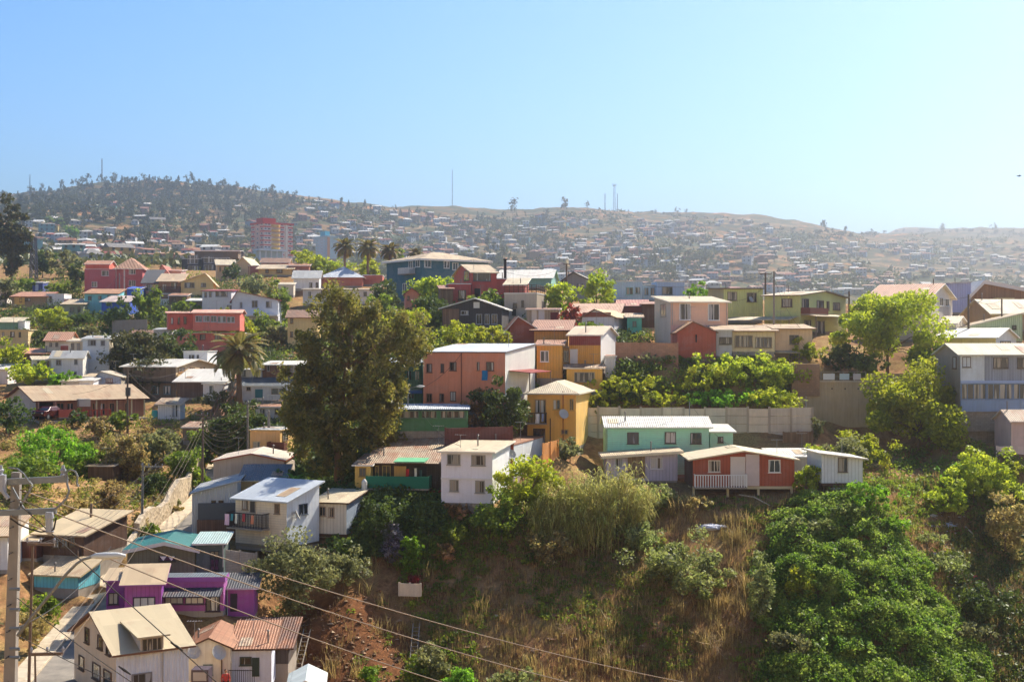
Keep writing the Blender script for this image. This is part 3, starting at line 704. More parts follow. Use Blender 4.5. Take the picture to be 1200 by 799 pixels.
h=H('house','dark green narrow house with blue roof half hidden behind the eucalyptus')
h.vol(452,495,424,500,138,2,D=5,roof='shed',rise=.3,o=.2,wm=wall((42,88,66),'vboard'),rm=RM('blue'),fas=simple((40,74,120),.6))
h.w('F',(476,483,434,446),(486,492,434,446),(478,486,458,468),fr=(60,110,90),mull=1).panel('F',470,495,457,461,simple((38,88,146),.6),'blue_band',.05,.3)
# ---- right centre, below the grey wall
h=H('house','long mint green house with white roof in front of the grey panel wall')
h.vol(712,831,499,556,130.5,0,D=6,roof='gx',rise=.75,o=.35,wm=wall((146,214,186),'board',.18),rm=RM('white'),fas=simple((214,226,214),.6),found=2)
h.w('F',(735,748.5,506.5,520),(779,792,506,519.5),(809,822,507,520),fr=(90,80,76),mull=1)
h.vol(832,859,505,548,131,0,D=5,roof='shed',rise=.35,o=.3,wm=wall((146,214,186),'board',.18),rm=RM('white'),fas=simple((214,226,214),.6))
h.w('F',(841,847.5,511.5,518.5),fr=(70,66,60),mull=0,g=0)
h=H('house','lilac timber lean-to with thick cream roof edge below the mint house')
h.vol(711,794,533.5,563,126,0,D=4.0,roof='shedx',rise=.42,o=.5,wm=wall((196,186,204),'vboard'),rm=RM('sand'),fas=simple((228,214,186),.6),t=.24,found=2.5)
h.w('F',(720,730,536.5,548.5),fr=(200,196,210),mull=1,g=2).w('F',(762,777,535.5,549.5),fr=(216,210,214),mull=1,g=3).panel('F',735.5,756,534.5,560,wall((140,116,86),'wood'),'brown_boards')
h=H('house','red-brown timber house with white railed deck on posts above the ravine')
h.vol(812,931,537,569.5,121.5,0,D=6,pad=False,roof='gy',rise=.72,rp=.5,o=.45,wm=wall((154,72,42),'vboard'),wm2=wall((84,58,44),'wood'),rm=roofm((204,190,160),'y',.1),fas=simple((214,196,160),.6),found=0)
h.panel('F',856,873.4,535,569,simple((216,206,196),.7),'pale_door_panel',.05).panel('F',873.8,889.5,532,569,simple((206,190,184),.7),'pale_cladding',.12,.1)
h.w('F',(830,844,539,553),fr=(214,206,190),mull=1,g=1).w('F',(874.8,887.5,538,552),fr=(228,224,216),mull=1,g=1,bar=.05).w('F',(900.5,914.5,538.5,553.5),fr=(232,228,218),mull=1,g=0)
h.balc('F',813,873.6,555,569.5,out=.9,mat=simple((236,234,228),.6),gap=.22)
h.stilts((813,853,889,928),4,simple((196,184,150),.7,name='timber'),.2)
h.vol(905,962,534,560,127,0,D=3.5,roof='shed',rise=.4,o=.3,wm=wall((190,180,166)),rm=RM('white'),fas=simple((226,222,212),.6))
h=H('hut','white board shed on short stilts with tilted roof right of the red-brown house')
h.vol(963,1011,530.5,566,120.5,4,S=None,D=4.5,pad=False,roof='shedx',rise=-.45,o=.4,wm=wall((204,212,214),'vboard',.22),rm=roofm((214,210,196),'x',.15),fas=simple((205,196,178),.6),found=0)
h.w('F',(982,993,536,553),fr=(120,108,94),mull=1,g=1).stilts((966,987,1009),2,BROWN,.14)
h.panel('F',974,998,571,574,simple((190,180,160),.7),'loose_plank',.2,.2)
# ---- far right
h=H('house','blue two storey house with glazed blue gallery over a concrete base')
h.vol(1125,1222,414,482,139,7,S=1097,roof='gx',rise=1.0,o=.35,wm=wall((152,158,168),'wood'),wm2=wall((140,130,118)),rm=RM('cream'),fas=simple((206,204,190),.6),found=2,fm=wall((150,134,112),'block'))
h.panel('F',1125.4,1153.5,415.5,447,wall((206,216,232)),'pale_blue_wall').w('F',(1127.5,1137.5,418,430.5),(1164,1181.5,419,431.5),(1192,1204,419,431.5),fr=(110,96,86),mull=1,g=1)
h.panel('F',1125.4,1221,446,449,simple((170,190,224),.6),'gallery_cornice',.12,.12).panel('F',1125.4,1221,468.5,482,wall((126,148,178)),'gallery_parapet',.1,.1)
h.w('F',(1126,1155.5,449.5,468),(1156.5,1186,449.5,468),(1187,1217,449.5,468),fr=(120,146,180),mull=3,g=1,sill=False)
h.w('L',(1117,1121,418,432),fr=(100,72,52),mull=0,g=3)
def blockbase(s,v): pass
h.vol(1128,1230,482.6,532,139.6,7,D=6,roof='flat',o=-.02,wm=wall((164,146,120),'block'),rm=None,found=2,wname='block_base')
h.pipe('F',1134,486,500,DK).panel('F',1128,1200,487,488.2,simple((190,180,170),.5),'pipe_run',.1,.1)
h=H('house','pink walled cottage at the right edge under the blue gallery house')
h.vol(1185,1235,492,526,133,3,D=4,roof='gx',rise=.9,o=.25,wm=wall((206,176,170)),rm=RM('old'),fas=simple((226,206,196),.6))
h=H('shed','long low shed with bright white roof and pale yellow wall behind the blue house')
h.vol(1099,1167,394.5,410,152,-14,S=1191,roof='gx',rise=1.0,o=.35,wm=wall((214,200,120)),wm2=wall((224,222,210)),rm=RM('white'),fas=simple((226,224,216),.6)).w('R',(1172,1184,399.5,404.5),fr=(70,64,60),mull=0,g=0)
h=H('shed','pale green corrugated shed with one slanted roof near the right edge')
h.vol(1128,1198,383,400,161,-4,D=5,roof='shedx',rise=1.6,o=.3,wm=wall((186,204,160),'corr'),rm=RM('sand'),fas=simple((206,200,180),.6)).w('F',(1186,1191,381,386),fr=(60,50,44),mull=0,g=0)
h=H('house','beige house with clay tiled roof and white barge boards behind the round tree')
h.vol(1020,1089,346,398,166,-30,S=1116,roof='gx',rise=1.6,o=.5,wm=wall((206,186,156)),wm2=wall((224,210,192)),rm=RM('tile'),fas=simple((240,236,226),.6))
h.w('R',(1093,1097,347.5,357),(1101,1105,348.5,358.5),(1107.5,1111.5,350,359),(1101,1106,376,386),fr=(240,238,232),mull=1,g=1)
h.vol(1104,1120,378,394,159,-30,S=1132,D=4,roof='gx',rise=.8,o=.3,wm=wall((222,206,184)),wm2=wall((226,210,192)),rm=RM('cream'),fas=simple((240,234,222),.6)).w('R',(1122,1128,377,388),fr=(226,216,200),mull=1,g=1)
h=H('warehouse','lavender walled hall with a wide white edged open gable on the ridge')
h.vol(1112,1138,331,366,188,-6,D=12,roof='shedx',rise=.1,o=.15,wm=wall((150,158,198),'corr',.12),rm=RM('grey'),fas=simple((200,200,205),.6))
h.vol(1138.5,1230,343,372,187,-4,D=12,roof='gy',rise=1.7,rp=.16,o=.4,wm=wall((150,112,78),'wood'),rm=roofm((190,190,190),'y',.1),fas=simple((226,222,220),.6),t=.5)
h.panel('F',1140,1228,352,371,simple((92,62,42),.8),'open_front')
h.panel('F',1164,1186,349,356,wall((196,178,120)),'raised_box',.6,.6)
h=H('house','low cottage with broad sand coloured roof in front of the lavender hall')
h.vol(1162,1225,366,386,168,6,D=8,roof='gx',rise=1.7,o=.4,wm=wall((170,140,104)),rm=RM('cream'),fas=simple((216,206,180),.6))
h=H('house','pea green two storey house with flat dark eaves beside the power poles')
h.vol(848,894,337.5,374,173,6,S=830,roof='shed',rise=.3,o=.3,wm=wall((176,184,112),'corr',.2),wm2=wall((166,160,112)),rm=RM('brown'),fas=simple((110,96,84),.6))
h.w('F',(852.5,863.5,342,352),(875,886.5,343,354),fr=(120,110,96),mull=2,g=1).dish('F',879,350,.4)
h=H('house','olive green house with balcony and deep porch joined to the pea green house')
h.vol(896,938,345,388,166,-32,S=991,roof='gx',rise=.6,o=.4,wm=wall((166,172,104),'corr',.2),wm2=wall((176,182,116),'corr',.2),rm=RM('sand'),fas=simple((120,104,84),.6))
h.w('F',(916,928.5,350,360),fr=(96,70,56),mull=2,g=1).w('R',(939.5,947.5,350,361),(957,965,352,363),(968.5,971.5,353,364),(976,984,354.5,363.5),fr=(110,96,80),mull=1,g=1)
h.balc('R',938.5,960,361,368,out=1.2,mat=simple((120,70,54),.7),solid=True).awn('R',938.5,978,368,371,out=2,drop=.3,mat=RM('cream')).w('R',(942,950,375,386),(956,966,376,392),fr=(120,110,90),mull=1,g=0)
h.awn('F',858,936,371,374,out=2.4,drop=.4,mat=RM('cream'))
h=H('house','cream house with brick red gable wall and flat tan roof above the bushes')
h.vol(794,839,388,420,149,-2,D=8,roof='gy',rise=1.05,rp=.4,o=.25,wm=wall((160,78,54)),rm=roofm((196,156,118),'y',.2),fas=simple((140,100,76),.7),fm=wall((150,116,86),'block'))
h.panel('F',815,816.5,392,401,DK,'vent_slot')
h.vol(839.3,858,386,417,149.5,-2,D=7,roof='shed',rise=.5,o=.2,wm=wall((190,190,190)),rm=RM('tan')).w('F',(843,857.5,395,403.5),fr=(90,84,70),mull=2,g=1)
h.vol(858.3,908,387,412,149.8,-2,D=7,roof='shed',rise=.6,o=.45,wm=wall((226,204,160)),rm=RM('tan'),fas=simple((170,132,100),.7)).w('F',(861,882,393,407),(885,904.5,395,407.5),fr=(150,130,104),mull=3,g=1)
h.vol(908.5,952,384.5,412,151.5,-2,D=7,roof='shed',rise=.5,o=.4,wm=wall((224,192,150)),rm=RM('tan'),fas=simple((170,132,100),.7)).w('F',(925,936,392.5,403.5),fr=(120,110,100),mull=1,g=0)
h.awn('F',880,935,410.5,412.5,out=1.6,drop=.2,mat=RM('cream'))
h=H('house','dusty pink house with tall white framed windows and cream metal roof')
h.vol(786,853,353,406,156,11,S=767,roof='shed',rise=.75,o=.35,wm=wall((206,166,140),'plain',.2),wm2=wall((200,188,172)),rm=RM('cream'),fas=simple((232,226,212),.6),found=2)
h.w('F',(796,809.5,355.5,375),(829.5,843,356,375.5),fr=(240,240,238),mull=1,g=2).w('L',(774.5,780.5,356,371),fr=(170,160,146),mull=1).panel('F',786.3,852.5,381,406,wall((212,160,146)),'lower_wall',.02,.04).pipe('F',787.5,354,381).pipe('F',851.5,354,381)
h=H('house','light blue corrugated box house with flat roof at the ridge top')
h.vol(713.5,753,329,352,193,3,D=5,roof='flat',o=.06,wm=wall((176,204,224),'corr',.15),rm=RM('blue')).w('F',(733.5,742,336.5,345.5),fr=(150,200,200),mull=1,g=1).w('F',(744.5,750,336.5,344),fr=(120,150,160),mull=1)
h.vol(753.5,769,333.5,352,195,3,D=5,roof='flat',o=.1,wm=wall((180,200,214),'corr',.15),rm=RM('grey')).w('F',(755,760,337,346),(762,767,337,346),fr=(120,150,170),mull=1)
h.vol(769.5,802,329.5,352,194,3,D=5,roof='flat',o=.05,wm=wall((160,188,222),'corr',.15),rm=RM('blue')).w('F',(776,788,336,345),fr=(110,120,130),mull=2,g=1)
h=H('house','pale blue cottage with brown gable and sand coloured roof among the ridge roofs')
h.vol(682,720,370.5,392,161,-18,D=10,roof='gy',rise=.85,rp=.4,o=.35,wm=wall((206,210,222)),rm=roofm((190,168,120),'y',.2),fas=simple((140,110,84),.7)).w('F',(688,696,376,385.5),fr=(150,120,104),mull=1).panel('F',683,716,366,371.5,wall((134,74,60)),'gable_boards',.03,.03)
h.vol(735,752,371,392,163,-4,D=5,roof='shed',rise=.5,o=.3,wm=wall((70,170,160)),rm=RM('tan')).w('F',(741,746,376,383),fr=(60,120,120),mull=1)
h=H('house','low house with a long faded red metal roof behind the pale blue cottage')
h.vol(668,724,366,380,170,-10,D=8,roof='gx',rise=1.2,o=.5,wm=wall((150,124,84),'block'),rm=roofm((190,150,124),'x',.4),fas=BROWN)
h.vol(724,756,358,374,173,-6,D=7,roof='shed',rise=.9,o=.4,wm=wall((126,60,50)),rm=roofm((168,104,88),'x',.4),fas=BROWN)
h=H('house','dark unpainted timber house wedged against the dusty pink house')
h.vol(752,770,356,384,167,-8,D=8,roof='shed',rise=.5,o=.3,wm=WDD,rm=RM('rust'),fas=BROWN)
h=H('house','grey concrete house with railed roof terrace and cream roofed stair hut')
h.vol(591,629,343,374,173,-10,S=645,roof='flat',o=.05,wm=wall((158,150,136),'concrete'),wm2=wall((140,128,112),'concrete'),rm=roofm((150,140,128),'x',.1,'flat'),found=2)
h.w('F',(601,606,355,361),(611,614,352,360),fr=(100,92,84),mull=0,g=0).w('F',(600,605,362,370),kind='door',fr=(80,70,60),g=DK)
def terr(s,v):
    rb=MB(); W,D,Hh=v['W'],v['D'],v['H']
    for z in (.35,.7,1.0): rb.box(.05,W-.05,.05,.09,Hh+z-.06,Hh+z); rb.box(W-.09,W-.05,.1,D,Hh+z-.06,Hh+z)
    n=7
    for i in range(n+1): x=.06+(W-.12)*i/n; rb.box(x-.04,x+.04,.02,.049,Hh+.01,Hh+1.02); y=.1+(D-.2)*i/n; rb.box(W-.049,W-.02,y-.04,y+.04,Hh+.01,Hh+1.02)
    s.part('terrace_railing',rb,BROWN,v['M'])
h.call(terr)
h.vol(592,615,333,343,176,-8,D=4,roof='shed',rise=.9,o=.3,wm=wall((150,70,56)),rm=RM('cream'),pad=False,found=0)
h=H('hut','patchwork lean-to of pale doors and planks below the roof terrace')
h.vol(617,655,362,380,165,-4,D=4,roof='shed',rise=.2,o=.2,wm=wall((176,160,138),'wood'),rm=RM('rust')).panel('F',623,629,363,377,simple((220,212,200),.7),'pale_door').panel('F',631,638,363,377,simple((206,204,206),.7),'pale_door').panel('F',645,654,366,378,simple((110,44,50),.7),'maroon_panel')
h=H('house','brick red house with steep tan roof and wide dark window on the ridge')
h.vol(553,582,318.5,356,186,16,S=532,roof='gx',rise=1.25,o=.3,wm=wall((166,62,54)),wm2=wall((190,84,66)),rm=RM('sand'),fas=simple((214,200,170),.6))
h.w('F',(554.5,575,319.5,329.5),fr=(70,84,96),mull=2,g=2).w('L',(544,550,317,329),fr=(80,60,56),mull=0,g=0).w('F',(556,563,338,352),kind='door',fr=(60,40,40),g=DK)
h.vol(582,606,326,350,187,8,D=5,roof='flat',o=.05,wm=wall((158,58,50)),rm=RM('red'))
h.vol(516,531,338,362,182,6,D=5,roof='shed',rise=.6,o=.2,wm=WD,rm=RM('rust'),fas=BROWN)
h.vol(526,552,332,358,184,10,D=3,roof='flat',o=.02,wm=wall((168,64,58)),rm=RM('red')).w('F',(537,546,340,352),fr=(70,50,50),mull=1,g=0)
h=H('house','dark timber house with white edged low gable below the brick red house')
h.vol(518,588,360,390,163,-6,D=8,roof='gy',rise=1.1,rp=.55,o=.4,wm=wall((64,60,64),'vboard'),rm=roofm((186,182,176),'y',.2),fas=simple((222,220,212),.6))
h.panel('F',519,538,362,388,wall((128,96,76),'wood'),'brown_boards').w('F',(540,549,364,369),(558,565,368,380),(568,574,368,380),(576,583,368,380),fr=(170,170,176),mull=1,g=0).panel('F',555,562,354,361,simple((226,224,220),.6),'white_gable_board')
h=H('house','large navy blue house with white windows and tan hipped roof on the ridge')
h.vol(494,572,302,352,229,14,S=453,roof='hip',rise=1.4,o=.6,wm=wall((34,88,108),'board',.15),rm=RM('sand'),fas=simple((222,224,222),.6),t=.3)
h.w('F',(497,505,305,313.5),(520,526.5,306,314.5),(530,537,308,316.5),(532,537,322,330),fr=(232,232,230),mull=1,g=0).w('L',(487,492,304.5,313),(479,484,306,315),(472,477,332,345),fr=(226,226,224),mull=1)
h.balc('L',474,487,314,321,out=1.3,mat=simple((222,224,226),.6))
h=H('hut','small salmon pink gabled hut beneath the navy blue house')
h.vol(475,491,343,366,196,6,D=5,roof='gy',rise=.7,rp=.45,o=.25,wm=wall((206,126,104)),rm=roofm((190,140,110),'y',.3),fas=simple((150,84,66),.7)).w('F',(477,480,347,352),fr=(110,70,60),mull=0,g=0)
h=H('shed','long low shed with a white roof and teal end behind the brick red house')
h.vol(584,646,325,336,216,-8,D=8,roof='gx',rise=1.4,o=.4,wm=wall((110,160,150)),rm=RM('white'),fas=simple((140,190,180),.6))
h=H('house','grey gabled cottage between two round trees at the ridge crest')
h.vol(660,690,327,350,206,-10,D=8,roof='gy',rise=1.1,rp=.4,o=.4,wm=wall((120,124,128)),rm=roofm((140,132,122),'y',.3),fas=DK).w('F',(676,684,332,342),fr=(120,130,140),mull=1,g=2)
# ---- left slope
h=H('house','coral red house in two stacked storeys with a ribbon of pale windows')
h.vol(203,284,389.5,415,213,3,D=6,roof='flat',o=.05,wm=wall((220,100,80)),rm=RM('dark'),found=2)
h.w('F',(234,241,391.5,398.5),(251.5,260.5,390.5,398.5),(226,229,392,399),fr=(150,60,56),mull=1,g=1)
h.vol(197,226,366.5,386,213,16,D=5,roof='shed',rise=.3,o=.3,wm=wall((206,90,72)),rm=roofm((214,160,136),'x',.1),fas=simple((190,130,110),.6),pad=False,found=0).w('F',(200,203,372,380),(208,211,371.5,380),(215,219,371,380),fr=(150,60,52),mull=0)
h.vol(226,281,366,387.5,212,4,D=6,roof='gx',rise=.5,o=.35,wm=wall((224,104,84)),wm2=wall((214,96,78)),rm=roofm((214,160,136),'x',.1),fas=simple((214,180,160),.6),pad=False,found=0)
h.w('F',(229,237,370,377),(238,246,370,377),(247,254,370,377.5),(255,265,370.5,378),(266,275,371,378),fr=(196,200,206),mull=1,g=2)
h=H('house','white house with red roof edges and several dark windows above the coral house')
h.vol(271.5,326,351,383,241,2,D=9,roof='gy',rise=1.5,rp=.12,o=.3,wm=wall((206,212,224),'board',.2),rm=roofm((170,74,64),'y',.15),fas=simple((150,60,54),.7))
h.w('F',(295,302,352,360.5),(311.5,318.5,353,360.5),(281,284,354,361),(304,312,373,381),(316,323,373,381),fr=(150,156,170),mull=1,g=0).panel('F',287,327,368.5,370.5,simple((226,228,232),.6),'porch_roof',1,1)
h.vol(237,271,340.5,368,243,2,D=8,roof='shed',rise=.5,o=.25,wm=wall((210,216,226),'board',.2),rm=RM('red'),fas=simple((150,56,52),.7))
h.w('F',(252.5,267,341.5,347.5),fr=(120,126,140),mull=3,g=0).w('F',(239.5,242.5,342.5,348.5),(245,248,342,348),(266,271.5,357.5,363.5),fr=(120,126,140),mull=0,g=0)
h=H('house','butter yellow house with tan roof beside the top of the eucalyptus')
h.vol(337,372,371,408,216,3,D=6,roof='gx',rise=1.1,o=.35,wm=wall((226,194,122)),rm=RM('brown'),fas=simple((160,110,80),.7)).w('F',(340,343.5,373,379),(340,343.5,388.5,395),(349,352.5,388,394),(361,365,385,391.5),fr=(110,84,60),mull=0,g=0)
h=H('house','long white single storey house with small square windows under the palms')
h.vol(355,440,338.5,356,252,4,D=7,roof='shed',rise=.35,o=.3,wm=wall((222,216,210)),rm=RM('cream'),fas=simple((226,222,214),.6)).w('F',(361,364.5,342,349),(376,380,340.5,347.5),(381,384.5,340.5,347.5),(426,430,342,347),fr=(110,104,100),mull=0,g=0)
h=H('house','small white house with grey gable roof just below the green hedge trees')
h.vol(344,374,325,338,268,4,D=7,roof='gx',rise=1.5,o=.4,wm=wall((222,222,220)),rm=RM('grey'),fas=simple((216,216,214),.6)).w('F',(362,366,331,337),(370,373,331,337),fr=(90,90,96),mull=0,g=0)
h=H('house','red walled house with wide pale hipped roof left of the palms')
h.vol(376,425,323.5,335,275,2,D=9,roof='hip',rise=2.1,o=.5,wm=wall((160,84,66)),rm=roofm((190,196,204),'x',.08),fas=simple((190,150,130),.7))
h.vol(425,448,322,333,278,2,D=7,roof='flat',o=.1,wm=wall((166,84,64)),rm=RM('rust'))
h=H('house','yellow ochre house with broad tan gable roof and brown balcony')
h.vol(212,250,330,346,262,8,D=9,roof='gy',rise=1.6,rp=.75,o=.5,wm=wall((222,190,120)),rm=roofm((206,168,128),'y',.15),fas=simple((220,190,150),.6)).w('F',(216,228,331,337.5),(235.5,241.5,331.5,336.5),fr=(150,140,130),mull=2,g=2)
h.vol(186,212,329,346,262,6,D=7,roof='shed',rise=1.6,o=.5,wm=wall((170,120,90),'wood'),rm=RM('tan'),fas=simple((214,180,140),.6)).w('F',(190,195,333,341),(200,208,331,339),fr=(150,110,90),mull=1,g=0)
h.balc('F',186,212,336,343,out=1.2,mat=simple((86,46,40),.7)).vol(188,208,344,358,259,6,D=4,roof='flat',o=.05,wm=wall((222,220,222)),rm=RM('grey')).w('F',(189,197,345,349.5),fr=(110,60,54),mull=1)
h=H('house','narrow house with steep dark roof between the pink and ochre houses')
h.vol(167,185,331,344,266,4,D=6,roof='shed',rise=2.6,o=.35,wm=wall((196,150,140)),rm=RM('dark'),fas=simple((120,60,60),.7)).w('F',(171,178,333,341),fr=(190,190,200),mull=1)
h=H('house','pale pink gabled house with red tiled roof behind the ochre house')
h.vol(184,199,321,340,274,4,D=8,S=None,roof='gy',rise=1.8,rp=.4,o=.4,wm=wall((222,170,158)),rm=roofm((184,92,70),'y',.1,'tile'),fas=simple((170,80,66),.7)).w('F',(188,191.5,318,326),fr=(140,120,70),mull=0)
h.vol(199,212,317,338,276,4,D=6,roof='shed',rise=.5,o=.3,wm=wall((214,160,146)),rm=RM('tile'))
h=H('house','rose pink two storey house with white corner trim and clay tile roof')
h.vol(135,167,313,346,275,6,D=9,roof='hip',rise=2.0,o=.45,wm=wall((178,82,82)),rm=RM('tile'),fas=simple((226,206,196),.6)).w('F',(151,159,314.5,321.5),(151,159,328.5,335.5),fr=(226,206,204),mull=2,g=1)
h.panel('F',135,136.5,313.5,345,simple((230,214,204),.6),'corner_trim').panel('F',145,146.5,313.5,345,simple((230,214,204),.6),'corner_trim')
h.vol(99,135,315,347,274,4,D=8,roof='flat',o=.1,wm=wall((172,76,84)),rm=RM('rust'),fas=simple((230,206,200),.6)).w('F',(119,127.5,317,323.5),(107.5,114,330,336.5),fr=(226,206,204),mull=1,g=1)
h.vol(100,128,309,316,279,4,D=6,roof='gx',rise=.8,o=.3,wm=wall((200,92,70)),rm=RM('tile'),pad=False,found=0)
h=H('house','turquoise house with brown metal roof and small shuttered windows')
h.vol(99,137,343.5,367,250,5,D=7,roof='shed',rise=1.0,o=.35,wm=wall((104,178,186)),rm=roofm((170,124,86),'x',.3),fas=simple((170,130,96),.7)).w('F',(103,107.5,347,352),(115,119,346.5,351),(126,130,346,350.5),fr=(80,120,130),mull=1)
h=H('shed','bright cobalt blue shed with awning beside the turquoise house')
h.vol(119,150,353,368,244,-6,D=5,roof='shed',rise=1.1,o=.35,wm=wall((34,78,176)),rm=roofm((190,170,160),'x',.2),fas=simple((206,190,180),.6))
h.panel('F',121,126,355,367,simple((40,90,190),.6),'blue_door').vol(149,164,338,347,262,0,D=4,roof='shed',rise=.5,o=.2,wm=wall((40,86,180)),rm=roofm((44,92,190),'x',.05),pad=False)
h=H('house','brown and yellow cottage with terracotta roof near the left edge')
h.vol(14,54,347,362,258,4,D=7,roof='shed',rise=1.0,o=.4,wm=wall((150,122,92)),rm=RM('tile'),fas=simple((160,90,66),.7)).panel('F',17,29,347.5,357,wall((214,160,70)),'yellow_wall').w('F',(23,26,349,354),(29.5,36,349.5,353),fr=(80,60,50),mull=0,g=0)
h=H('hut','little dark blue hut with pale door among the left slope shrubs')
h.vol(38,50,331,343,285,2,D=4,roof='shed',rise=.3,o=.15,wm=wall((46,66,130)),rm=RM('grey')).w('F',(41.5,45,333,341),kind='door',fr=(190,196,214),g=simple((180,190,214),.6))
h=H('house','white boxes house with pink railed terrace left of the turquoise house')
h.vol(54,75,344,358,259,2,D=5,roof='flat',o=.05,wm=wall((222,220,224)),rm=RM('grey')).w('F',(58,61,347,354),fr=(120,110,110),mull=0,g=0)
h.vol(75,98,350,356,256,2,D=4,roof='flat',o=.05,wm=wall((206,150,140)),rm=RM('rust'))
h=H('house','grey-green cottage with beige roof below the pink railed terrace')
h.vol(73,98,356,369,247,3,D=6,roof='shed',rise=.9,o=.35,wm=wall((126,136,118)),rm=RM('sand'),fas=simple((214,196,166),.6)).w('F',(82,87,360,366),(91,94,359,366),fr=(90,96,90),mull=0)
h=H('hut','faded green hut with pale metal roof at the left edge')
h.vol(-6,21,377,390,232,3,D=5,roof='shed',rise=.8,o=.3,wm=wall((110,150,126),'vboard'),rm=RM('cream'),fas=simple((206,200,180),.6)).vol(21.5,29,376,389,232,3,D=3,roof='flat',o=.05,wm=wall((226,226,230)),rm=RM('white'))
h=H('house','long beige house with small dark windows under the faded green hut')
h.vol(-10,33,386,408,222,4,D=5,roof='flat',o=.15,wm=wall((196,170,116)),rm=RM('sand'),fas=simple((206,190,150),.6)).w('F',(2.5,5,389,395),(12,17,388.5,395),(22,24.5,389,395),fr=(80,64,50),mull=0,g=0)
h=H('house','tall white house with pale metal roof left of the spreading dark conifer')
h.vol(80,97,399,442,197,6,D=4,roof='shed',rise=.3,o=.25,wm=wall((220,206,180)),rm=RM('cream')).w('F',(83,87,402,410),(90,94,402,412),fr=(150,130,110),mull=1).balc('F',81,96,411,418,out=1,mat=simple((190,176,150),.7))
h.vol(97,128,396.5,442,196,6,D=5,roof='shed',rise=.4,o=.3,wm=wall((206,214,228),'board',.2),wm2=wall((220,206,180)),rm=RM('grey'),fas=simple((226,226,222),.6),found=2).w('F',(103,112.5,398.5,405),(118,123,399,405),fr=(130,136,150),mull=2,g=2)
h=H('house','cream house with orange tile roof tucked left of the tall white house')
h.vol(53,80,398,416,210,4,D=6,roof='gx',rise=1.2,o=.35,wm=wall((222,210,186)),rm=RM('tile'),fas=simple((190,130,100),.7)).w('F',(58,61,401.5,406),(65,68,401.5,406),fr=(120,110,110),mull=0,g=0)
h.vol(71,81,404,420,206,4,D=3,roof='flat',o=.05,wm=wall((150,64,56)),rm=RM('rust'))
h=H('house','white bungalow with grey roof and three small windows in front of the tall white house')
h.vol(39,60,421,446,191.5,22,D=4,roof='shed',rise=.4,o=.25,wm=wall((226,216,206)),rm=RM('cream')).w('F',(43.5,46.5,423,429),(48.5,52,423,429),(54.5,57.5,423,429),fr=(110,110,120),mull=0,g=0)
h.vol(60,97,418.5,446,191,5,D=4,roof='gx',rise=.9,o=.3,wm=wall((206,212,226)),wm2=wall((226,216,206)),rm=RM('grey'),fas=simple((226,222,212),.6)).w('F',(65.5,72,421.5,428),(87,91,421,427),(86,90,435,441),fr=(130,140,160),mull=1,g=2)
h=H('shed','low shed with clay coloured roof at the left of the white bungalow')
h.vol(24,57,414,424,208,4,D=5,roof='shed',rise=.7,o=.3,wm=wall((150,96,70)),rm=roofm((196,136,100),'x',.3),fas=BROWN)
h=H('house','long tan roofed house with red porch railing and wooden posts over a stone wall')
h.vol(42,170,468.5,491,166,3,S=9,roof='gx',rise=1.5,rp=.5,o=.45,wm=wall((150,98,74),'wood'),wm2=wall((168,160,156),'vboard'),rm=RM('tan'),fas=simple((120,74,58),.7),found=2.5,fm=STN)
h.panel('F',44,62,471.5,491,simple((22,18,18),.9),'carport_opening',.02,.03).w('F',(66,75,472,482),(78,86,472,482),(108,113,472,486),(117,123,472,486),(128,134,472,487),(146,150,472,487),fr=(170,120,90),mull=1,g=0)  # near-black panel paints the carport's inner shade; there is no recess
h.balc('F',64,90,479,488,out=1.6,mat=simple((186,92,74),.7),solid=True).balc('F',93,124,479,488,out=1.6,mat=simple((170,72,56),.7),gap=.5)
h.panel('F',90,103,467,476,simple((186,182,174),.7),'awning_screen',.9,.06)
def posts(s,v):
    for px in (44,64,91,112,136,153,168):
        t=s._front(v,px,CY)[0]; s.part('porch_post',MB().box(t-.07,t+.07,-.4,-.26,-.3,v['H']-.25),simple((206,190,150) if px>110 else (190,140,120),.7),v['M'])
    s.part('porch_floor',MB().box(0,v['W'],-1.7,-.004,-.5,-.15),CONC,v['M'])
    s.part('stone_wall',MB().box(s._front(v,64,CY)[0],s._front(v,166,CY)[0],-1.75,-1.4,-3.0,-.151),STN,v['M'])
h.call(posts)
h=H('shed','small white garage shed with beige side behind the long tan roof')
h.vol(72,93,446,458,182,2,D=4,roof='shed',rise=.3,o=.2,wm=wall((196,190,180)),rm=RM('cream')).vol(93,109,445.5,458,182,2,D=4,roof='shed',rise=.3,o=.2,wm=wall((232,230,222)),rm=RM('white')).w('F',(97,105,450,457),kind='door',fr=(226,224,216),g=simple((232,230,226),.6))
h=H('house','slate blue cottage with red curtained window beyond the long tan roof')
h.vol(97,112,441,460,186,2,D=4,roof='shed',rise=.3,o=.2,wm=wall((160,150,130)),rm=RM('sand'))
h.vol(112,142,441,460,186,2,D=5,roof='gy',rise=.7,rp=.2,o=.3,wm=wall((150,166,190)),wm2=wall((160,150,130)),rm=roofm((190,180,160),'y',.2),fas=simple((170,160,140),.6)).w('F',(124,132,443,448.5),fr=(120,60,60),mull=2,g=3)
h=H('house','timber clad house under a ragged white metal roof behind the pole')
h.vol(144,206,429,470,189,-3,S=254,roof='gx',rise=.9,o=.4,wm=wall((116,98,78),'wood'),wm2=wall((216,190,146)),rm=RM('white'),fas=simple((226,220,206),.6))
h.panel('F',150,205,447,448.5,DK,'floor_edge',.3,.3).w('F',(178,186,452,462),(192,200,452,462),fr=(90,130,140),mull=1,g=0).w('R',(209,216,430,436),(222,228,430,437),(234,240,430,437),fr=(190,150,110),mull=1,g=1).panel('R',207,244,438,446,wall((226,190,130)),'balcony_boards',.15,.1)
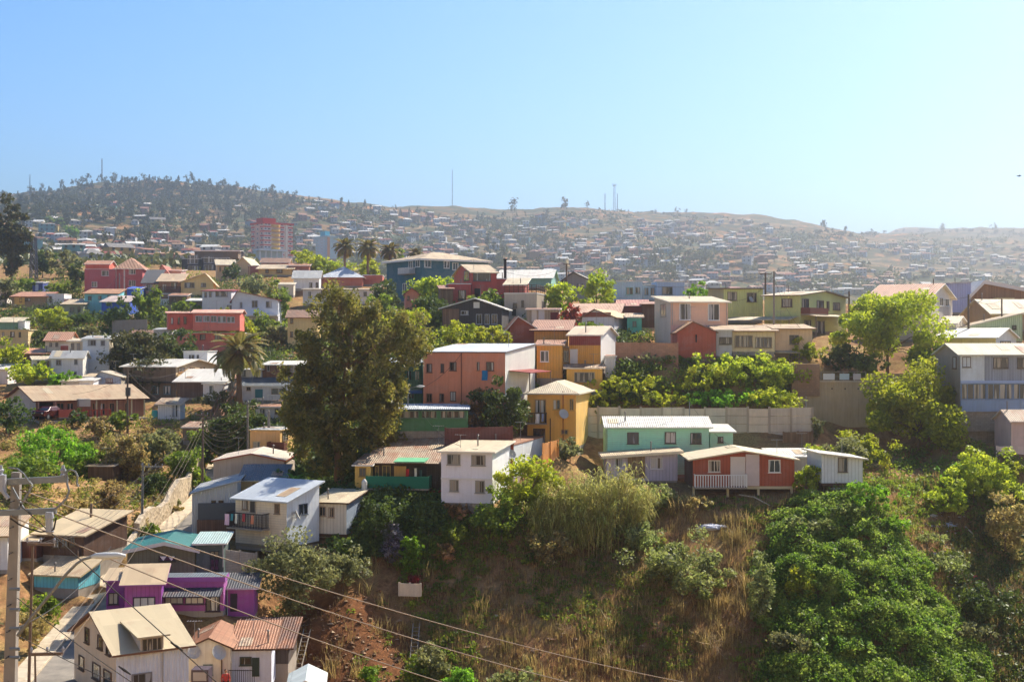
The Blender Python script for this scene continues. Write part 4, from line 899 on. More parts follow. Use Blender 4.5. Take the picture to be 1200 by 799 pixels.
h=H('house','white cube house with paired dark windows under the coral house')
h.vol(215,243,411,440,199,-10,S=254,roof='flat',o=.1,wm=wall((222,224,226),'plain',.2),wm2=wall((240,236,228),'plain',.2),rm=RM('white')).w('F',(224.5,228,415.5,421.5),(230.5,233.5,415.5,421.5),fr=(170,174,176),mull=0,g=0).w('F',(221.5,224,415.5,421.5),fr=(190,190,186),mull=0,g=1)
h=H('house','white walled house with bright awning roof patched in rust beside the palm')
h.vol(238,262,449,469,183,-6,D=6,roof='shed',rise=.4,o=.2,wm=wall((226,224,220)),rm=RM('white')).w('F',(245.5,250,452,461),fr=(110,116,110),mull=1,g=0)
h.vol(208,262,446,466,184,-2,D=7,roof='shed',rise=1.3,o=.6,wm=wall((100,80,70),'wood'),rm=RM('white'),fas=simple((230,222,206),.6))
h.vol(262,279,443,464,186,-8,D=6,roof='shed',rise=.9,o=.4,wm=wall((206,206,204)),rm=RM('rust'),fas=BROWN)
h.cloth('F',[(264,268,450,457,(180,40,60))],out=.6)
h=H('hut','white plank hut with patchy roof at the bend below the awning house')
h.vol(185,211,472.5,491,173,-6,D=4.5,S=217,roof='shed',rise=.5,o=.35,wm=wall((230,228,224),'vboard',.2),wm2=wall((190,206,216)),rm=RM('old'),fas=simple((206,196,176),.6)).w('F',(202,204.5,474,488),(206,208,474,488),fr=(160,170,180),mull=0,g=2)
h=H('house','wooden upper storey house with white roof strip half behind the eucalyptus')
h.vol(307,356,427,443,184,-3,D=6,roof='shed',rise=.4,o=.3,wm=wall((140,98,76),'wood'),rm=RM('white'),fas=simple((236,230,220),.6),found=1).w('F',(313,316,428,435),(341,346,428,436),fr=(190,180,180),mull=0,g=1)
h.vol(282,307,432.5,443,184,-3,D=5,roof='flat',o=.3,wm=wall((206,200,190)),rm=RM('white'),pad=False,found=1).w('F',(284,288,433.5,441),(298,302,434,441.5),fr=(120,116,110),mull=1)
h.awn('F',283,352,442,445,out=3.2,drop=1.2,mat=RM('slate'),posts=False)
h.vol(283,345,452,469,180,-3,D=3.5,roof='flat',o=.1,wm=wall((206,208,212)),rm=RM('slate'),found=1.5).w('F',(289,294,453,457.5),(318,334,455,462),fr=(150,130,110),mull=1,g=0).balc('F',315,331,462,469,out=.9,mat=simple((226,226,224),.6)).panel('F',299,308,456,466,simple((60,120,130),.7),'teal_door')
h=H('house','ochre house with brown balcony behind the lone lamp pole')
h.vol(293,328,503.5,536,137,-8,S=346,D=6,roof='flat',o=.12,wm=wall((206,160,96)),wm2=wall((190,150,80)),rm=RM('grey'),fas=simple((190,160,110),.6)).w('F',(296.5,305,517,528),fr=(190,170,140),mull=1,g=1)
h.balc('F',317,337,517,527,out=1.2,mat=simple((96,54,42),.7),solid=True).w('R',(331,337,504.5,516),fr=(110,90,70),mull=1)
h=H('shed','dark rusty roofed shed in the shade behind the small orange roofed house')
h.vol(274,338,757,778,97,2,D=5,roof='shed',rise=.9,o=.4,wm=wall((70,60,56),'vboard'),rm=roofm((92,62,52),'x',.5),fas=BROWN,pad=False,found=4)
h=H('hut','white roofed hut whose peak just shows at the bottom frame edge')
h.vol(338,378,806,840,84,6,D=4,roof='gy',rise=.5,o=.2,wm=wall((206,206,200)),rm=roofm((196,206,204),'y',.1),pad=False,found=5)
h=H('house','windowless grey rendered building with shallow red edged gable roof')
h.vol(250,333,539,574,127,2,D=8,roof='gy',rise=.62,rp=.53,o=.2,wm=wall((160,146,130),'concrete',.5),rm=roofm((200,186,168),'y',.1),fas=simple((170,92,72),.7))
h=H('shed','low ochre shed with blue-grey roof tucked under the banana plants')
h.vol(280,334,562,582,121,3,D=4.5,roof='shed',rise=.9,o=.2,wm=wall((176,146,84)),rm=RM('slate'),fas=simple((190,180,160),.6)).w('F',(296,302,566,573),fr=(90,80,60),mull=0,g=0)
h=H('shack','dark shack with one broad tan roof sheet behind the concrete pole')
h.vol(43,98,626,652,113,-16,D=6.5,roof='shed',rise=1.1,o=.4,wm=wall((92,64,48),'wood'),rm=roofm((196,176,140),'x',.08,'flat'),fas=simple((150,130,104),.7)).w('F',(62,70,630,642),(72,80,629,641),(82,88,628,640),fr=(110,90,60),mull=1,g=1)
h.vol(24,43,632,654,113,-8,D=5,roof='shed',rise=.4,o=.2,wm=wall((104,60,44),'wood'),rm=roofm((190,170,136),'x',.1,'flat'))
h=H('shack','turquoise boarded lean-to with old tan roof above the roadside vegetation')
h.vol(40,92,673,690,109,-14,D=3.2,roof='shed',rise=.75,o=.35,wm=wall((90,180,196),'vboard'),rm=RM('sand'),fas=simple((190,170,130),.7))
h=H('house','white walled house with tan eave cut by the left edge of the view')
h.vol(-40,9,626,668,109,4,D=6,roof='shed',rise=1.0,o=.5,wm=wall((226,220,220)),rm=RM('tan'),fas=simple((170,140,100),.7))
h=H('hut','ruined brown shed with broken white roof on the dry bank')
h.vol(103,132,545,570,150,-4,D=4,roof='shed',rise=.3,o=.25,wm=wall((110,82,60),'wood'),rm=RM('old'))
h=H('house','black framed villa with large glass panes on the left ridge')
h.vol(213,235,303,319,395,4,D=9,roof='flat',o=.1,wm=wall((40,40,46)),rm=RM('dark')).w('F',(220,232,299,309),(220,232,311.5,318),fr=(190,190,194),mull=1,g=2)
h.vol(236,268,302,319,395,4,D=9,roof='flat',o=.1,wm=wall((46,44,48)),rm=RM('dark')).w('F',(239,250,300.5,308),(252,266,302,309),(239,250,310,318),fr=(190,190,194),mull=1,g=2)
h.vol(228,279,294,302.6,398,4,D=7,roof='shed',rise=.6,o=.6,wm=wall((110,92,74)),rm=RM('brown'),pad=False,found=0)
h=H('house','sandstone coloured house with white gable and side windows right of the glass villa')
h.vol(276,293,309,328,300,-4,D=9,S=None,roof='gy',rise=1.5,rp=.5,o=.4,wm=wall((196,170,130)),rm=roofm((196,180,140),'y',.15),fas=simple((230,226,216),.6))
h.vol(254,276,310,328,303,14,D=6,roof='shed',rise=1.4,o=.3,wm=wall((200,172,126)),rm=RM('cream')).w('F',(257,259,312.5,318),(262.5,265,312,318),(268,270.5,311.5,317.5),fr=(110,90,70),mull=0,g=0)
h=H('house','cottage with broad straw coloured verandah roof below the tall apartment tower')
h.vol(303,342,314.5,322,290,3,D=8,roof='shed',rise=1.2,o=.6,wm=wall((206,176,110)),rm=RM('sand'),fas=simple((214,190,140),.6)).w('F',(311,315,315.5,320),(324,331,315.5,320),fr=(120,70,50),mull=0,g=0)
h.vol(291,308,311,322,300,3,D=5,roof='flat',o=.1,wm=wall((150,90,80)),rm=RM('rust'))

h=H('house','small white house with tan roof cut by the left edge above the beige house')
h.vol(-12,8,341,356,270,3,D=5,roof='shed',rise=.7,o=.35,wm=wall((220,212,204)),rm=RM('tan')).w('F',(1,4,344,350),fr=(120,110,100),mull=0,g=0)
h=H('shed','white sheet roofed shed at the left edge beside the bright green trees')
h.vol(-14,9,432,450,197,3,D=4,roof='shed',rise=.7,o=.2,wm=wall((216,214,210)),rm=RM('white'))
h=H('shed','little shed with a bright pale roof below the ochre house')
h.vol(219,238,352,364,250,3,D=4,roof='shed',rise=.5,o=.25,wm=wall((140,124,108),'wood'),rm=RM('white'))
h=H('shed','low dark timber shed between the ochre house balcony and pale roofed shed')
h.vol(198,219,346,360,254,3,D=4,roof='shed',rise=.5,o=.2,wm=WD,rm=RM('rust')).w('F',(202,206,349,354),fr=(90,70,60),mull=0,g=0)
h=H('shed','pale low shed at the left foot of the coral red house')
h.vol(180,201,386,400,217,3,D=4,roof='shed',rise=.3,o=.15,wm=wall((196,200,204),'corr'),rm=RM('grey'))
h=H('house','brown roofed house in front of the apartment tower columns')
h.vol(306,338,307,317,335,4,D=8,roof='gx',rise=1.2,o=.4,wm=wall((150,90,74)),rm=RM('brown')).w('F',(312,316,309,313),(324,328,309,313),fr=(120,90,80),mull=0,g=0)
h=H('house','reddish brown walled house right of the straw coloured verandah roof')
h.vol(338,362,311,324,292,4,D=6,roof='shed',rise=.8,o=.3,wm=wall((150,96,80)),rm=RM('rust'))
h=H('hut','cream hut with a green door below the small white grey gabled house')
h.vol(326,344,333,346,262,4,D=4,roof='shed',rise=.5,o=.25,wm=wall((206,196,176)),rm=RM('cream')).w('F',(331,335,336,345),kind='door',fr=(120,130,110),g=simple((70,110,80),.6))
h=H('house','grey-white cottage with brown roof left of the coral house and dark tree')
h.vol(150,176,392,408,220,3,D=5,roof='shed',rise=.7,o=.3,wm=wall((196,190,180)),rm=RM('brown')).w('F',(155,159,395,401),(166,170,395,401),fr=(120,110,100),mull=0,g=0)
h=H('hut','small tan hut on the shaded bank below the wooden stairs')
h.vol(214,236,500,516,163,-3,D=3.5,roof='shed',rise=.4,o=.2,wm=wall((150,124,96),'wood'),rm=RM('old')).w('F',(219,223,504,509),fr=(100,80,60),mull=0,g=0)
h=H('house','white fronted house with small porch under the wooden upper storey house')
h.vol(300,338,476,492,168,-3,D=4,roof='shed',rise=.5,o=.3,wm=wall((190,186,182)),rm=RM('rust')).w('F',(305,310,479,485),(322,327,479,485),fr=(120,110,100),mull=0,g=0)
# ---- flues, aerials and patched sheets on the nearer roofs
def clutter(seed):
    def fn(s,v):
        r=random.Random(seed); W,D,Hh,rise,k=v['W'],v['D'],v['H'],v['rise'],v['roof']
        if v['rm'] is None or W<2.2: return
        def zr(x,y):
            if k=='gx': return Hh+rise*(1-abs(y-v['rp']*D)/(v['rp']*D if y<v['rp']*D else (1-v['rp'])*D))
            if k=='gy': return Hh+rise*(1-abs(x-v['rp']*W)/(v['rp']*W if x<v['rp']*W else (1-v['rp'])*W))
            if k=='shed': return Hh+rise*y/D
            if k=='shedx': return Hh+rise*x/W
            return Hh
        if k=='hip': return
        for i in range(r.choice((0,1,1,2)) if v['fas'] is not None and v['t']<.2 else 0):           # mismatched sheets nailed over the roof
            w,d=r.uniform(.7,1.1),r.uniform(1.2,2.2); x=r.uniform(.1,max(.15,W-w-.1)); y=r.uniform(.0,max(.05,D*.45-d)) if k=='gx' else r.uniform(.1,max(.15,D-d-.2))
            if k=='gy' and x<v['rp']*W<x+w: x=max(.05,v['rp']*W-w-.05)
            if k=='gx' and y+d>v['rp']*D: d=max(.5,v['rp']*D-y-.1)
            a=[(x,y),(x+w,y),(x+w,y+d),(x,y+d)]
            q=[(px,py,zr(px,py)+.012+.006*i) for px,py in a]; q2=[(px,py,pz+.02) for px,py,pz in q]
            s.part('roof_patch',MB().add(q+q2,[(3,2,1,0),(4,5,6,7),(0,1,5,4),(1,2,6,5),(2,3,7,6),(3,0,4,7)]),r.choice([RM('old'),RM('tan'),RM('cream')]),v['M'])
        if r.random()<.55:
            x,y=r.uniform(.3,W-.3),r.uniform(.3,D*.6); z=zr(x,y); h=r.uniform(.5,.9)
            f=s.part('flue',MB().tube([(x,y,z-.1),(x,y,z+h)],.06,7),simple((120,116,112),.5),v['M']); obj('flue_cap',MB().tube([(x,y,z+h+.03),(x,y,z+h+.12)],[.13,.04],7),simple((110,104,100),.5),f)
        if r.random()<.5:
            x,y=r.uniform(.2,W-.2),r.uniform(.2,D*.7); z=zr(x,y); h=r.uniform(1.1,1.9); mb=MB().bar((x,y,z-.1),(x,y,z+h),.03)
            mb.bar((x-.5,y,z+h-.05),(x+.5,y,z+h-.05),.025)
            for j in range(6): mb.bar((x-.45+.18*j,y-.28+.03*j,z+h-.03),(x-.45+.18*j,y+.28-.03*j,z+h-.03),.018)
            s.part('aerial',mb,simple((130,130,132),.5),v['M'])
    return fn
for i,h in enumerate(HOUSES):
    for vi,v in enumerate(h.vols):
        if i not in (0,2,3) and v['O'][1]<215 and v['rm'] is not None and v['W']>2.4: h.ops.append(('call',vi,None,clutter(i*7+vi),None))
# ------------------------------------------------------------------ other control points, then solve the ground
ROADL=[(20,790,92),(70,733,104),(124,675,116),(170,636,129),(224,585,147),(246,545,162)]
RP=[P(*q) for q in ROADL]; RP=[RP[0]+(RP[0]-RP[1])*1.6]+RP
def ctrl(v): T(CX+F*v.x/v.y,CY-F*v.z/v.y,v.y)
for q in RP:
    for dx in (-1.4,-.3,1.5,4.0,6.4): ctrl(q+Vector((dx,0,-.22)))
for a,b in zip(RP,RP[1:]):
    for k in (.25,.5,.75):
        for dx in (-.8,2,5): ctrl(a.lerp(b,k)+Vector((dx,0,-.22)))
RB['road']=([q.x for q in RP],[q.y for q in RP])
for px in (680,760,840,920,950): T(px,511,140.5); T(px,480,143)
for px in (935,990,1050,1090): T(px,524,145.5); T(px,447,149.5); T(px,440,152)
for px in (725,790): T(px,421,146.5)
for px in (715,800,880): T(px,455,146); T(px,430,148)
for px,py,Y in [(15,331,330),(75,326,330),(40,328,330),(60,392,238),(130,388,234),(155,460,197),(205,425,200),(310,402,224),(280,478,177),(230,478,178),(190,500,169),(345,430,200),(395,572,128),(365,722,106),(410,700,108),(470,420,158),(500,392,175),(565,406,150),(590,505,131),(640,525,128),(690,648,114.5),(765,608,119),(1038,440,155),(1078,555,137),(1140,588,127),(330,480,170),(320,500,150),(270,520,150),(440,640,114)]: T(px,py,Y)
for q in [(300,670,109.5),(340,666,110),(330,646,117),(385,645,113),(420,640,115),(440,606,117.2),(500,606,117.2),(470,580,127),(815,595,118.8),(870,596,118.8),(930,594,119),(870,566,127.5),(970,582,118.2),(1010,582,118.2),(985,563,125)]: T(*q)
solve_terrain(); build_grid()

def terrain():
    cols,rows,PX,YY,Z,PY=[GR[k] for k in('cols','rows','PX','YY','Z','PY')]
    X=(PX-CX)/F*YY; V=np.stack([X,YY,Z],-1).reshape(-1,3); n,m=X.shape
    i=np.arange(n-1)[:,None]*m+np.arange(m-1)[None]; q=np.stack([i,i+m,i+m+1,i+1],-1).reshape(-1,4)
    me=bpy.data.meshes.new('hillside_ground'); me.vertices.add(len(V)); me.vertices.foreach_set('co',V.ravel().astype(np.float32))
    me.loops.add(q.size); me.loops.foreach_set('vertex_index',q.ravel().astype(np.int32)); me.polygons.add(len(q)); me.polygons.foreach_set('loop_start',np.arange(0,q.size,4,dtype=np.int32))
    me.polygons.foreach_set('use_smooth',np.ones(len(q),bool)); me.update(calc_edges=True)
    # soil kinds: bare red cut earth, dry pale earth, green weeds
    red=np.zeros(n*m); 
    pxf,pyf,yf=PX.ravel(),PY.ravel(),YY.ravel()
    def blob(cx,cy,rx,ry,y0=70,y1=330): return np.exp(-(((pxf-cx)/rx)**2+((pyf-cy)/ry)**2))*((yf>y0)&(yf<y1))
    red=blob(400,755,75,70)+.8*blob(330,790,60,40)+.5*blob(1130,620,60,40)+.55*blob(700,780,200,60)
    far0=1; dry=blob(110,580,80,60)*1.0+blob(130,530,60,40)+.5*blob(560,690,120,60)+.5*blob(830,610,70,30)+.6*blob(25,500,30,25)
    far=np.clip((yf-600)/500,0,1)
    for nm,a in (('red_soil',red),('dry_soil',dry),('far',far)):
        at=me.attributes.new(nm,'FLOAT','POINT'); at.data.foreach_set('value',np.clip(a,0,1).astype(np.float32))
    N=NT('hillside_earth'); p=N.pos()
    def attr(nm): x=N.n('ShaderNodeAttribute'); x.attribute_name=nm; return x.outputs['Fac']
    n1=N.noise(p,.35,8,.62); n2=N.noise(p,1.6,6,.65); n3=N.noise(p,6,4,.6); big=N.noise(p,.012,6,.6); mid=N.noise(p,.05,6,.6)
    earth=N.ramp(n2,[(.3,c(96,66,44)),(.55,c(142,104,70)),(.75,c(176,136,96))])
    grass=N.ramp(n3,[(.3,c(110,90,56)),(.6,c(160,132,84)),(.8,c(128,118,68))])
    col=N.mix(N.ramp(n1,[(.42,(0,0,0,1)),(.6,(1,1,1,1))]),earth,grass)
    redc=N.ramp(n2,[(.3,c(84,54,34)),(.6,c(122,80,50)),(.8,c(150,108,74))])
    dryc=N.ramp(n2,[(.3,c(124,92,62)),(.6,c(176,140,100)),(.8,c(200,168,126))])
    col=N.mix(N.ramp(N.math('ADD',attr('red_soil'),N.math('MULTIPLY',N.math('SUBTRACT',n1,.5),.9)),[(.3,(0,0,0,1)),(.6,(1,1,1,1))]),col,redc)
    col=N.mix(N.ramp(N.math('ADD',attr('dry_soil'),N.math('MULTIPLY',N.math('SUBTRACT',n1,.5),.9)),[(.35,(0,0,0,1)),(.65,(1,1,1,1))]),col,dryc)
    fc=N.ramp(mid,[(.36,c(58,62,38)),(.47,c(100,84,54)),(.54,c(152,108,70)),(.62,c(200,136,86))])
    fc=N.mix(N.ramp(big,[(.4,(0,0,0,1)),(.62,(1,1,1,1))]),fc,c(72,80,52))
    fc=N.mix(N.ramp(N.noise(p,.11,4,.7),[(.48,(0,0,0,1)),(.58,(1,1,1,1))]),fc,c(58,68,44))
    zz=N.sep(p)[2]; terr=N.math('LESS_THAN',N.math('FRACT',N.math('ADD',N.math('MULTIPLY',zz,1/13.0),N.math('MULTIPLY',N.noise(p,.01,3),2.5))),.16)
    fc=N.mix(N.math('MULTIPLY',terr,.45),fc,c(176,142,108))
    col=N.mix(attr('far'),col,fc)
    N.bsdf(col,.95,0,N.bump(n2,.6,.25),.1); me.materials.append(N.mat)
    o=link('hillside_ground',me); tag(o,kind='structure',label='dry earth and grass hillside running back to the far ridge')
terrain()
def hill_behind():
    # unseen slope rising behind the camera, added to bounce sunlight onto shaded house fronts
    xs=np.linspace(-900,900,60); ys=np.r_[np.linspace(24,-40,12),np.linspace(-70,-520,24)]; vs=[];fs=[]
    for y in ys:
        for x in xs:
            e=ground(max(-33.0,min(33.0,x*24/max(24,abs(x)+1))),24) if y>20 else 0
            z=-11-.0*e+ (0 if y>10 else (10-y)*.16 if y>-40 else 8+(-40-y)*.42); z+=float(fbm(np.array(x/40),np.array(y/40),3,5))*6*min(1,max(0,(-y-20)/40))
            vs.append((x,y,min(z,190)-(2.5 if y>-30 and abs(x)<40 else 0)))
    m=len(xs)
    for j in range(len(ys)-1):
        for i in range(m-1): fs.append((j*m+i,j*m+i+1,(j+1)*m+i+1,(j+1)*m+i))
    N=NT('pale_bounce_slope'); q=N.pos(); N.bsdf(N.ramp(N.noise(q,.08,6,.6),[(.35,c(150,132,104)),(.55,c(206,186,154)),(.7,c(214,202,184))]),.95)
    tag(obj('bounce_hillside',MB().add(vs,[f[::-1] for f in fs]),N.mat),kind='structure')
hill_behind()
def gh(v,dz=0.0): return Vector((v.x,v.y,ground(v.x,v.y)+dz))
# ------------------------------------------------------------------ road and pavement
def strip(name,d0,d1,dz,mat,kerb=0):
    pts=[]
    for a,b in zip(RP,RP[1:]):
        k=max(2,int((b-a).length/1.2)); pts+=[a.lerp(b,i/k) for i in range(k)]
    pts.append(RP[-1]); zs=[q.z for q in pts]
    mb=MB(); n=len(pts); nx=4
    def lift(q,x): return max(q.z, ground(q.x+x,q.y)-.02)
    vs=[(q.x+d0+(d1-d0)*i/nx,q.y,q.z+dz) for q in pts for i in range(nx+1)]; fs=[(j*(nx+1)+i,j*(nx+1)+i+1,(j+1)*(nx+1)+i+1,(j+1)*(nx+1)+i) for j in range(n-1) for i in range(nx)]
    mb.add(vs,fs)
    if kerb:
        vs=[]
        for q in pts: vs+=[(q.x+d1,q.y,q.z+dz),(q.x+d1,q.y,q.z+dz-kerb),(q.x+d0,q.y,q.z+dz),(q.x+d0,q.y,q.z+dz-.5)]
        mb.add(vs,[(j*4,j*4+1,j*4+5,j*4+4) for j in range(n-1)]+[(j*4+3,j*4+2,j*4+6,j*4+7) for j in range(n-1)])
    else:
        vs=[]
        for q in pts: vs+=[(q.x+d1,q.y,q.z+dz),(q.x+d1,q.y,q.z+dz-.6)]
        mb.add(vs,[(j*2,j*2+1,j*2+3,j*2+2) for j in range(n-1)])
    o=obj(name,mb,mat); tag(o,kind='structure'); return o
N=NT('asphalt'); p=N.pos(); a=N.noise(p,.8,6); b=N.noise(p,14,3)
N.bsdf(N.mix(N.math('MULTIPLY',b,.5),N.ramp(a,[(.3,c(112,106,98)),(.6,c(146,138,126)),(.8,c(164,154,138))]),c(96,90,84)),.9); ASPH=N.mat
N=NT('pavement_concrete'); p=N.pos(); a=N.noise(p,1.2,6); xyz=N.sep(p); j=N.math('LESS_THAN',N.math('FRACT',N.math('MULTIPLY',xyz[1],1/1.5)),.03)
N.bsdf(N.mix(N.math('MULTIPLY',j,.6),N.ramp(a,[(.3,c(168,152,128)),(.7,c(206,190,164))]),c(90,82,72)),.9); PAVE=N.mat
strip('road',1.4,6.2,.06,ASPH); strip('pavement',-.2,1.4,.19,PAVE,.13)
# stone wall along the pavement
def stonewall(i0,i1,h0,h1,label,off=-.5):
    pts=[]
    for a,b in zip(RP[i0:i1],RP[i0+1:i1+1]):
        k=max(2,int((b-a).length/2.5)); pts+=[a.lerp(b,i/k) for i in range(k)]
    pts.append(RP[i1]); mb=MB(); n=len(pts); vs=[]
    for i,q in enumerate(pts):
        h=(h0+(h1-h0)*i/(n-1))*(.78+.22*math.sin(i*1.3+.5*math.sin(i*3.1)))
        vs+=[(q.x+off,q.y,q.z-.4),(q.x+off,q.y,q.z+h),(q.x+off-.5,q.y,q.z+h+.05),(q.x+off-.5,q.y,q.z-.8)]
    fs=[]
    for j in range(n-1):
        for e in range(3): fs.append((j*4+e,j*4+e+1,j*4+4+e+1,j*4+4+e))
    fs+= [(0,3,2,1),((n-1)*4,(n-1)*4+1,(n-1)*4+2,(n-1)*4+3)]
    mb.add(vs,fs); tag(obj('stone_wall',mb,STN),label,'wall')
stonewall(4,6,2.3,3.0,'crumbling cream stone retaining wall beside the upper pavement')
stonewall(3,4,.5,1.2,'low broken stone kerb wall beside the lower pavement',-.6)
# ------------------------------------------------------------------ grey panel wall
def panel_wall():
    a,b=P(676,511,141.2),P(952,511,140.2); n=11; d=(b-a)/n; top=P(800,478,140.7).z; rz=math.atan2(d.y,d.x); L=d.length
    root=empty('panel_wall',a,rz); tag(root,'long grey concrete panel wall with posts behind the mint green house','wall')
    m=wall((150,134,116),'concrete',.4)
    for i in range(n):
        jz=.07*math.sin(i*2.1); H0=top-a.z+jz
        pm=MB()
        for k in range(5): pm.box(i*L+.1,(i+1)*L-.1,-.04+.004*(k%2),.04,-1.2+k*(H0+1.2)/5+.03,-1.2+(k+1)*(H0+1.2)/5)
        obj('panel',pm,wall([(184,166,146),(174,158,140),(192,178,160),(166,150,132)][i%4],'concrete',.4),root)
    for i in range(n+1): obj('post',MB().box(i*L-.11,i*L+.11,-.1,.1,-1.2,top-a.z+.13+.05*math.sin(i)),m,root)
panel_wall()
def retaining():
    a,b=P(934,522,147),P(1098,522,146.2); rz=math.atan2(b.y-a.y,b.x-a.x); L=(b-a).length; top=P(1000,446,147).z-a.z
    root=empty('retaining_wall',a,rz); tag(root,'tall bare concrete retaining wall with drain holes below the round tree','wall')
    m=wall((170,150,112),'concrete',.6); obj('wall_face',MB().box(0,L,0,.7,-2,top),m,root)
    kx=L/(1098-934)
    obj('parapet',MB().box(82*kx,L,.05,.3,top+.001,top+.75),wall((150,122,92),'concrete'),root)
    obj('pier',MB().box(-.6,2.3,-.25,.8,top-1.6,top+1.75),wall((150,116,84),'block'),root)
    obj('coping',MB().box(2.31,L,-.12,.75,top-.14,top-.01+.012),wall((176,160,132),'concrete'),root)
    rb=MB(); 
    for z in (.45,.95): rb.box(2.4,82*kx,.1,.16,top+z-.05,top+z)
    for x in np.linspace(2.5,82*kx-.1,5): rb.box(x-.04,x+.04,.05,.099,top+.02,top+.96)
    obj('rail',rb,simple((150,140,120),.6),root)
    hb=MB()
    for i in range(9): hb.box(2.2+i*1.35,2.34+i*1.35,-.01,.05,top-.9,top-.76)
    obj('drain_hole',hb,DK,root)['kind']='stuff'
    obj('downpipe',MB().tube([(.9,-.15,-1),(.9,-.15,top-.2)],.06,6),simple((206,204,196),.5),root)
    for x0,x1,rgb in ((2.7,3.9,(226,224,216)),(4.4,5.4,(190,206,206)),(5.8,6.6,(206,196,186))):
        tag(obj('hanging_cloth',MB().box(x0,x1,-.005,.02,.1,.75),simple(rgb,.8,name='cloth'),None,Matrix.Translation(a+Vector((0,0,top)))@Matrix.Rotation(rz,4,'Z')),'%s sheet hung on the rail above the concrete retaining wall'%{226:'white',190:'pale blue-green',206:'cream'}[rgb[0]],'cloth')
retaining()
def segwall(name,label,pts,h,th,mat,cat='wall',bot=-1):
    a,b=P(*pts[0]),P(*pts[1]); rz=math.atan2(b.y-a.y,b.x-a.x); L=math.hypot(b.x-a.x,b.y-a.y); root=empty(name,a,rz); tag(root,label,cat)
    dz=b.z-a.z
    mb=MB().add([(0,0,bot),(L,0,dz+bot),(L,th,dz+bot),(0,th,bot),(0,0,h),(L,0,dz+h),(L,th,dz+h),(0,th,h)],[(0,3,2,1),(4,5,6,7),(0,1,5,4),(1,2,6,5),(2,3,7,6),(3,0,4,7)])
    obj('wall_panel',mb,mat,root); k=max(2,int(L/2.5))
    for i in range(k+1): obj('post',MB().box(L*i/k-.08,L*i/k+.08,-.06,-.002,bot,h+dz*i/k+.08),mat,root)
    return root
segwall('brick_wall','rough brick garden wall left of the brick red gable',[(722,420,147.5),(794,421,147.5)],1.7,.2,wall((168,120,88),'block',.4))
segwall('plank_fence','stacked old planks leaning against the right end of the grey panel wall',[(918,517,139),(952,516,139)],.9,.12,WD,'fence')
segwall('board_fence','dark maroon board fence beside the green house base',[(522,516,126.5),(600,514,126.5)],1.1,.08,wall((104,58,50),'vboard'),'fence')
segwall('board_fence','weathered grey wooden gate boards at the roadside bend',[(91,668,112.5),(121,658,117)],1.7,.08,WDD,'fence')
r=segwall('sheet_fence','leaning orange corrugated metal fence behind the green shrub',[(636,545,125),(654,540,128)],1.9,.06,wall((222,132,46),'corr',.25),'fence')
segwall('sheet_fence','teal green sheet fence beneath the wooden upper storey house',[(300,478,170),(350,480,170)],1.0,.06,wall((90,100,96),'corr'),'fence')
segwall('board_fence','pale timber fence on the dry bank above the stone wall',[(120,541,153),(165,548,154)],.7,.08,wall((150,124,92),'wood'),'fence')
segwall('sheet_wall','pinkish white parapet with railing at the right edge',[(1168,534,133),(1215,534,133)],.9,.12,wall((222,196,186)),'wall')
segwall('planter_wall','small white board edging at the foot of the garden plants',[(468,692,109.5),(493,693,109.5)],.6,.06,wall((206,192,172)),'wall',-.4)
segwall('block_wall','grey block retaining wall below the slim trees under the ochre house',[(172,369,243),(200,369,243)],1.6,.25,wall((136,130,124),'block'))
segwall('block_wall','long grey concrete wall under the dark tree by the cobalt shed',[(132,386,231),(172,385,231)],1.5,.25,wall((130,124,116),'concrete'))
segwall('block_wall','short pale block wall between the violet house and the slope',[(262,668,108),(300,672,110)],1.6,.2,wall((176,164,150),'block'),'wall')
